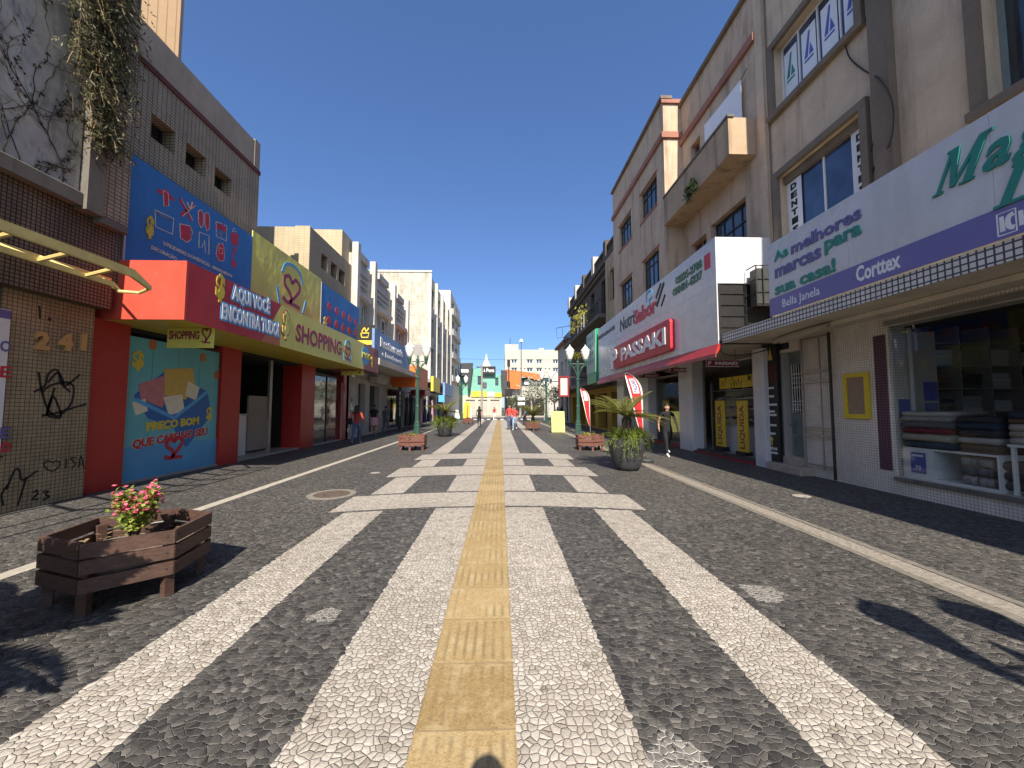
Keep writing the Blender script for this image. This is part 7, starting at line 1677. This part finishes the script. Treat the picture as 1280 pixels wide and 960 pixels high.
# ================================================================== people
def person(label, loc, face, H_, top, bottom, hair='dark hair', shoe='shoe white', sleeve=.25, leg_to=2.0, skirt=False, long_hair=True, stride=.22, arm=(.15, -.1), bend=.2, girth=1., sleeve_mat=None, seed=1, raise_arms=False):
    """one continuous skinned body in a walking or standing pose; face = heading angle (0 looks along +y)"""
    k = H_/1.72; hip = .93
    V = []; E = []; Rr = []; reg = []
    def v(p, r_, par=None, kind=None):
        V.append(Vector(p)); Rr.append(r_)
        if par is not None: E.append((par, len(V)-1)); reg.append(kind)
        return len(V)-1
    g_ = girth
    pel = v((0, 0, hip), (.135*g_, .105*g_)); wai = v((0, -.01, 1.10), (.118*g_, .09*g_), pel, 'torso'); che = v((0, -.015, 1.28), (.15*g_, .10*g_), wai, 'torso'); sho = v((0, -.01, 1.415), (.115, .075), che, 'torso'); nek = v((0, .0, 1.48), (.052, .052), sho, 'neck'); hd0 = v((0, .015, 1.545), (.066, .07), nek, 'head'); hd1 = v((0, .012, 1.62), (.078, .092), hd0, 'head'); hd2 = v((0, .0, 1.68), (.062, .07), hd1, 'head')
    v((0, .105, 1.60), (.013, .016), hd1, 'head')
    for s in (-1, 1): v((s*.085, .0, 1.60), (.012, .02), hd1, 'head')
    for s in (-1, 1):
        st = stride*s
        h = v((s*.095*g_, 0, hip-.08), (.098*g_, .098*g_), pel, 'torso'); kn_y = st*.55+.05; an_y = st*1.0-(.12 if st < 0 else 0); an_z = .085+(.09 if st < -.05 else 0)
        kn = v((s*.095, kn_y, .50), (.062*g_, .064*g_), h, 'thigh'); ca = v((s*.093, (kn_y+an_y)/2-.02, .34), (.055*g_, .06*g_), kn, 'shin'); an = v((s*.09, an_y, an_z), (.037, .04), ca, 'shin'); ba = v((s*.10, an_y+.12, an_z-.045), (.04, .03), an, 'foot'); v((s*.105, an_y+.20, an_z-.055), (.028, .02), ba, 'foot')
        sh = v((s*.18*(.9+.1*g_), -.01, 1.39), (.055, .058), sho, 'torso'); a0 = arm[0] if s < 0 else arm[1]
        if raise_arms:
            el = v((s*.25, .12, 1.16), (.042, .042), sh, 'uarm'); wr = v((s*.10, .22, 1.52), (.027, .03), el, 'farm'); hn = v((s*.085, .25, 1.58), (.03, .022), wr, 'hand'); fd = Vector((-s*.5, .3, .8))
        else:
            el = v((s*(.235+.02*g_), a0*.6-.03, 1.13), (.042*g_, .042*g_), sh, 'uarm'); wr = v((s*.245, a0*1.3+bend*.25, .90+bend*.18), (.027, .03), el, 'farm'); hn = v((s*.245, a0*1.4+bend*.32, .84+bend*.17), (.026, .036), wr, 'hand'); fd = Vector((0, .25+bend*.5, -1))
        fd.normalize(); pal = V[hn]; w_ = Vector((0, 1, 0)) if not raise_arms else Vector((s*.6, .5, .2)).normalized()
        for q, fl_ in enumerate((.072, .082, .078, .06)):
            b_ = pal+fd*.03+w_*(.024-.016*q); c_ = v(b_, (.0095, .0095), hn, 'hand'); d_ = v(b_+fd*fl_*.55, (.0085, .0085), c_, 'hand'); v(b_+fd*fl_*.9-Vector((s*.022, 0, 0)), (.007, .007), d_, 'hand')
        c_ = v(pal+w_*.03-fd*.005, (.011, .011), hn, 'hand'); v(pal+w_*.052+fd*.035-Vector((s*.012, 0, 0)), (.009, .009), c_, 'hand')
    me = bpy.data.meshes.new('body'); me.from_pydata([p*k for p in V], E, []); ob = bpy.data.objects.new('tmp', me); COL.objects.link(ob)
    ob.modifiers.new('s', 'SKIN'); sv = me.skin_vertices[0].data
    for i, r_ in enumerate(Rr): sv[i].radius = (r_[0]*k, r_[1]*k); sv[i].use_root = (i == 0)
    sm = ob.modifiers.new('u', 'SUBSURF'); sm.levels = 1; sm.render_levels = 1
    dg = bpy.context.evaluated_depsgraph_get(); bm = bpy.data.meshes.new_from_object(ob.evaluated_get(dg)); bpy.data.objects.remove(ob)
    names = [top, bottom, 'skin', shoe, sleeve_mat or top]
    for n_ in names: bm.materials.append(M[n_])
    for p in bm.polygons:
        c = p.center/k; best = None
        for (i, j), kd in zip(E, reg):
            a, b = V[i], V[j]; d = b-a; t = max(0, min(1, (c-a).dot(d)/max(d.length_squared, 1e-9))); q = ((c-(a+d*t)).length-(Rr[i][0]+(Rr[j][0]-Rr[i][0])*t)*.8)
            if best is None or q < best[0]: best = (q, kd, t)
        _, kd, t = best
        if kd == 'torso': m_ = 0 if c.z > hip+.04 else 1
        elif kd in ('neck', 'head'): m_ = 2 if c.z > 1.445 else 0
        elif kd == 'thigh': m_ = 1 if t < leg_to else 2
        elif kd == 'shin': m_ = 1 if leg_to > 1.5 else 2
        elif kd == 'foot': m_ = 3
        elif kd == 'uarm': m_ = (4 if t < sleeve*2 else 2)
        elif kd == 'farm': m_ = 4 if sleeve > .6 else 2
        else: m_ = 2
        p.material_index = m_
    bm.polygons.foreach_set('use_smooth', [True]*len(bm.polygons))
    o = bpy.data.objects.new('person', bm); COL.objects.link(o); o.location = (loc[0], loc[1], 0); o.rotation_euler = (0, 0, face); o['label'] = label; o['category'] = 'person'
    # settle the lower foot on the ground
    mz = min(v_.co.z for v_ in bm.vertices); o.location.z = -mz
    mb = MB(); r = random.Random(seed); n = 16; rings = []
    hc = Vector((0, -.005, 1.625))
    for j in range(9):
        ph = math.pi*.5-j*math.pi*(.62 if not long_hair else .66)/8
        for i in range(n):
            a = 2*math.pi*i/n; f_ = math.sin(a); rr = (.092 if f_ < .3 else .084)*math.cos(ph) if ph > 0 else .092*(1-.1*abs(ph)); front = f_ > .35
            z = hc.z+.115*math.sin(ph)
            if front and z < 1.645: z = 1.645+(.1-rr)*.2; rr *= .98
            rings.append((rr*math.cos(a), hc.y+rr*1.12*f_-.006, z+r.uniform(-.002, .002)))
    mb.add([Vector(q)*k for q in rings], [(j*n+i, j*n+(i+1) % n, (j+1)*n+(i+1) % n, (j+1)*n+i) for j in range(8) for i in range(n)])
    if long_hair:
        vs = []; L_ = (1.60, 1.52, 1.42, 1.33)
        for j, z in enumerate(L_):
            for i in range(9): a = math.pi+math.pi*i/8; rr = (.096, .10, .105, .06)[j]; vs.append(Vector((rr*math.cos(a), -.012-.02*j+rr*.95*math.sin(a)*.9, z))*k)
        mb.add(vs, [(j*9+i, j*9+i+1, (j+1)*9+i+1, (j+1)*9+i) for j in range(3) for i in range(8)])
    def child(name, mb_, m_):
        c = bpy.data.objects.new(name, mb_.mesh(name, m_, (0, 0, 0), True)); COL.objects.link(c); c.parent = o; return c
    child('hair', mb, hair)
    ey = MB()
    for s in (-1, 1): ey.lathe([(.001, -.008), (.008, -.004), (.008, .004), (.001, .008)], (s*.030*k, .088*k, 1.625*k), 6)
    child('eyes', ey, 'lettering black')
    if skirt:
        sk = MB(); nn_ = 18; vs = []
        for j, (z, a_, b_) in enumerate(((1.03, .145, .115), (.90, .185, .155), (.74, .20, .19), (.60, .195, .20))):
            for i in range(nn_): a = 2*math.pi*i/nn_; vs.append((a_*g_*math.cos(a)*k, b_*g_*math.sin(a)*k*(1+.03*math.sin(5*a)*j), z*k))
        sk.add(vs, [(j*nn_+i, j*nn_+(i+1) % nn_, (j+1)*nn_+(i+1) % nn_, (j+1)*nn_+i) for j in range(3) for i in range(nn_)]); child('shorts', sk, bottom)
    return o
def bag(label, loc, mat='black fabric', s=1):
    x, y, z = loc; solo('shoulder_bag', MB().bbox(x-.14*s, x+.14*s, y-.05*s, y+.05*s, z-.13*s, z+.13*s, .04).tube([(x-.1*s, y, z+.12*s), (x-.05*s, y, z+.45*s), (x+.05*s, y, z+.48*s), (x+.1*s, y, z+.12*s)], .012, 6), mat, label, 'bag')
x, y = onG(445, 555); person('person walking in a red top with orange sleeve and blue jeans', (x, y), R(8), 1.68, 'shirt dark red', 'denim', stride=.27, sleeve=.7, arm=(.05, .22), bend=.6, sleeve_mat='shirt orange', seed=2); bag('dark shoulder bag carried by the person in the red top', (x-.30, y-.05, .98))
x, y = onG(467, 545); person('person in a black top and pink shorts walking by the shop doors', (x, y), R(12), 1.74, 'black fabric', 'cloth pink', stride=.1, leg_to=.5, skirt=True, long_hair=False, girth=1.18, sleeve=.28, bend=.5, arm=(.2, .05), seed=3)
x, y = onG(482, 541); person('person in a grey jacket and grey trousers by the shop window', (x, y), R(-10), 1.66, 'cloth grey', 'cloth grey', stride=.12, long_hair=False, sleeve=.8, shoe='shoe dark', girth=1.08, seed=4)
x, y = onG(599, 533.5); person('person with black top and dark trousers walking away down the street', (x, y), R(4), 1.68, 'black fabric', 'black fabric', stride=.2, sleeve=.2, arm=(.1, -.2), girth=1.05, seed=5)
x, y = onG(637, 537); person('person in a bright red shirt and dark trousers on the stripes', (x, y), R(174), 1.78, 'shirt red', 'denim', stride=.2, long_hair=False, sleeve=.5, girth=1.1, shoe='shoe dark', seed=6)
x, y = onG(643.5, 537.5); person('person in light jeans and coral top close beside the red shirt', (x, y), R(170), 1.64, 'shirt red', 'light denim', stride=.24, sleeve=.3, seed=7)
x, y = onG(618, 525.5); person('far person in a dark red top and white trousers on the tactile path', (x, y), R(175), 1.6, 'shirt dark red', 'cloth white', stride=.16, sleeve=.3, seed=8)
x, y = onG(835, 570); person('person dressed in black with white shoes passing the shoe shop columns', (x, y), R(176), 1.72, 'black fabric', 'black fabric', stride=.2, sleeve=.2, arm=(.12, -.12), girth=.98, seed=9)
x, y = onG(656, 531); person('person in dark clothes standing beyond the red shirt by the planter', (x, y), R(120), 1.66, 'cloth grey', 'black fabric', stride=.05, long_hair=False, sleeve=.7, shoe='shoe dark', seed=10)
x, y = onG(697, 524); person('far person with a pale top near the old house doors', (x, y), R(10), 1.65, 'cloth white', 'cloth grey', stride=.12, sleeve=.3, seed=11)
x, y = onG(702, 526); person('far person in black near the framed sign', (x, y), R(-20), 1.7, 'black fabric', 'cloth grey', stride=.15, long_hair=False, sleeve=.5, shoe='shoe dark', seed=12)
person('person standing behind the viewpoint whose head shadow falls on the path', (.0, -.10), 0, 1.81, 'cloth grey', 'denim', stride=.04, long_hair=False, sleeve=.4, seed=13)

# ================================================================== light
FILL_GLOW = 4.2
EL = 43.0; DX_ = -.03      # light travels along (+DX_, +1) and down
d = Vector((DX_*math.cos(R(EL)), math.cos(R(EL)), -math.sin(R(EL)))).normalized()
sd = bpy.data.lights.new('sun', 'SUN'); so = bpy.data.objects.new('sun', sd); COL.objects.link(so); sd.energy = 4.8; sd.angle = R(.5); sd.color = (1, .90, .76)
so.rotation_euler = d.to_track_quat('-Z', 'Y').to_euler(); so.location = (0, -20, 40)
wd = bpy.data.worlds.new('World'); sc.world = wd; wd.use_nodes = True; t = wd.node_tree
sky = t.nodes.new('ShaderNodeTexSky'); sky.sky_type = 'NISHITA'; sky.sun_disc = False; sky.sun_elevation = R(EL); sky.sun_rotation = math.atan2(-d.x, -d.y); sky.altitude = 800; sky.air_density = 1.0; sky.dust_density = .35; sky.ozone_density = 2.2
bg = t.nodes['Background']; gm = t.nodes.new('ShaderNodeGamma'); gm.inputs[1].default_value = .78; t.links.new(sky.outputs[0], gm.inputs[0])
tint = t.nodes.new('ShaderNodeMix'); tint.data_type = 'RGBA'; tint.blend_type = 'MULTIPLY'; tint.inputs['Factor'].default_value = 1
rg = [q for q in tint.inputs if q.type == 'RGBA']; t.links.new(gm.outputs[0], rg[0]); rg[1].default_value = (.72, .98, 1.42, 1); tc = t.nodes.new('ShaderNodeTexCoord'); nv = N(t, 'ShaderNodeVectorMath', operation='NORMALIZE'); t.links.new(tc.outputs['Generated'], nv.inputs[0])
dt = N(t, 'ShaderNodeVectorMath', operation='DOT_PRODUCT'); t.links.new(nv.outputs[0], dt.inputs[0]); dt.inputs[1].default_value = (0, -.93, .37)      # warm fill glow added low behind the viewer to lift shaded walls
gl = mth(t, 'MULTIPLY', mth(t, 'POWER', mth(t, 'MAXIMUM', dt.outputs['Value'], 0), 2.0), FILL_GLOW)
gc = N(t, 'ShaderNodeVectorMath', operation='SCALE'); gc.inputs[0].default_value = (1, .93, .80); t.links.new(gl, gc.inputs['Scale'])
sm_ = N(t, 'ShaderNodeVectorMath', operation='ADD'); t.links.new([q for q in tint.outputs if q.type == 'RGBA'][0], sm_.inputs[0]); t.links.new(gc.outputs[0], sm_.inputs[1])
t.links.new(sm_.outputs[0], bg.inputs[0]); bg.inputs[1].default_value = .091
sc.view_settings.view_transform = 'Standard'; sc.view_settings.look = 'None'; sc.view_settings.exposure = .9; sc.view_settings.gamma = 1
sc.render.engine = 'CYCLES'; sc.cycles.use_denoising = True; sc.cycles.max_bounces = 8; sc.cycles.diffuse_bounces = 4; sc.cycles.glossy_bounces = 3; sc.cycles.transparent_max_bounces = 8; sc.cycles.caustics_reflective = False; sc.cycles.caustics_refractive = False
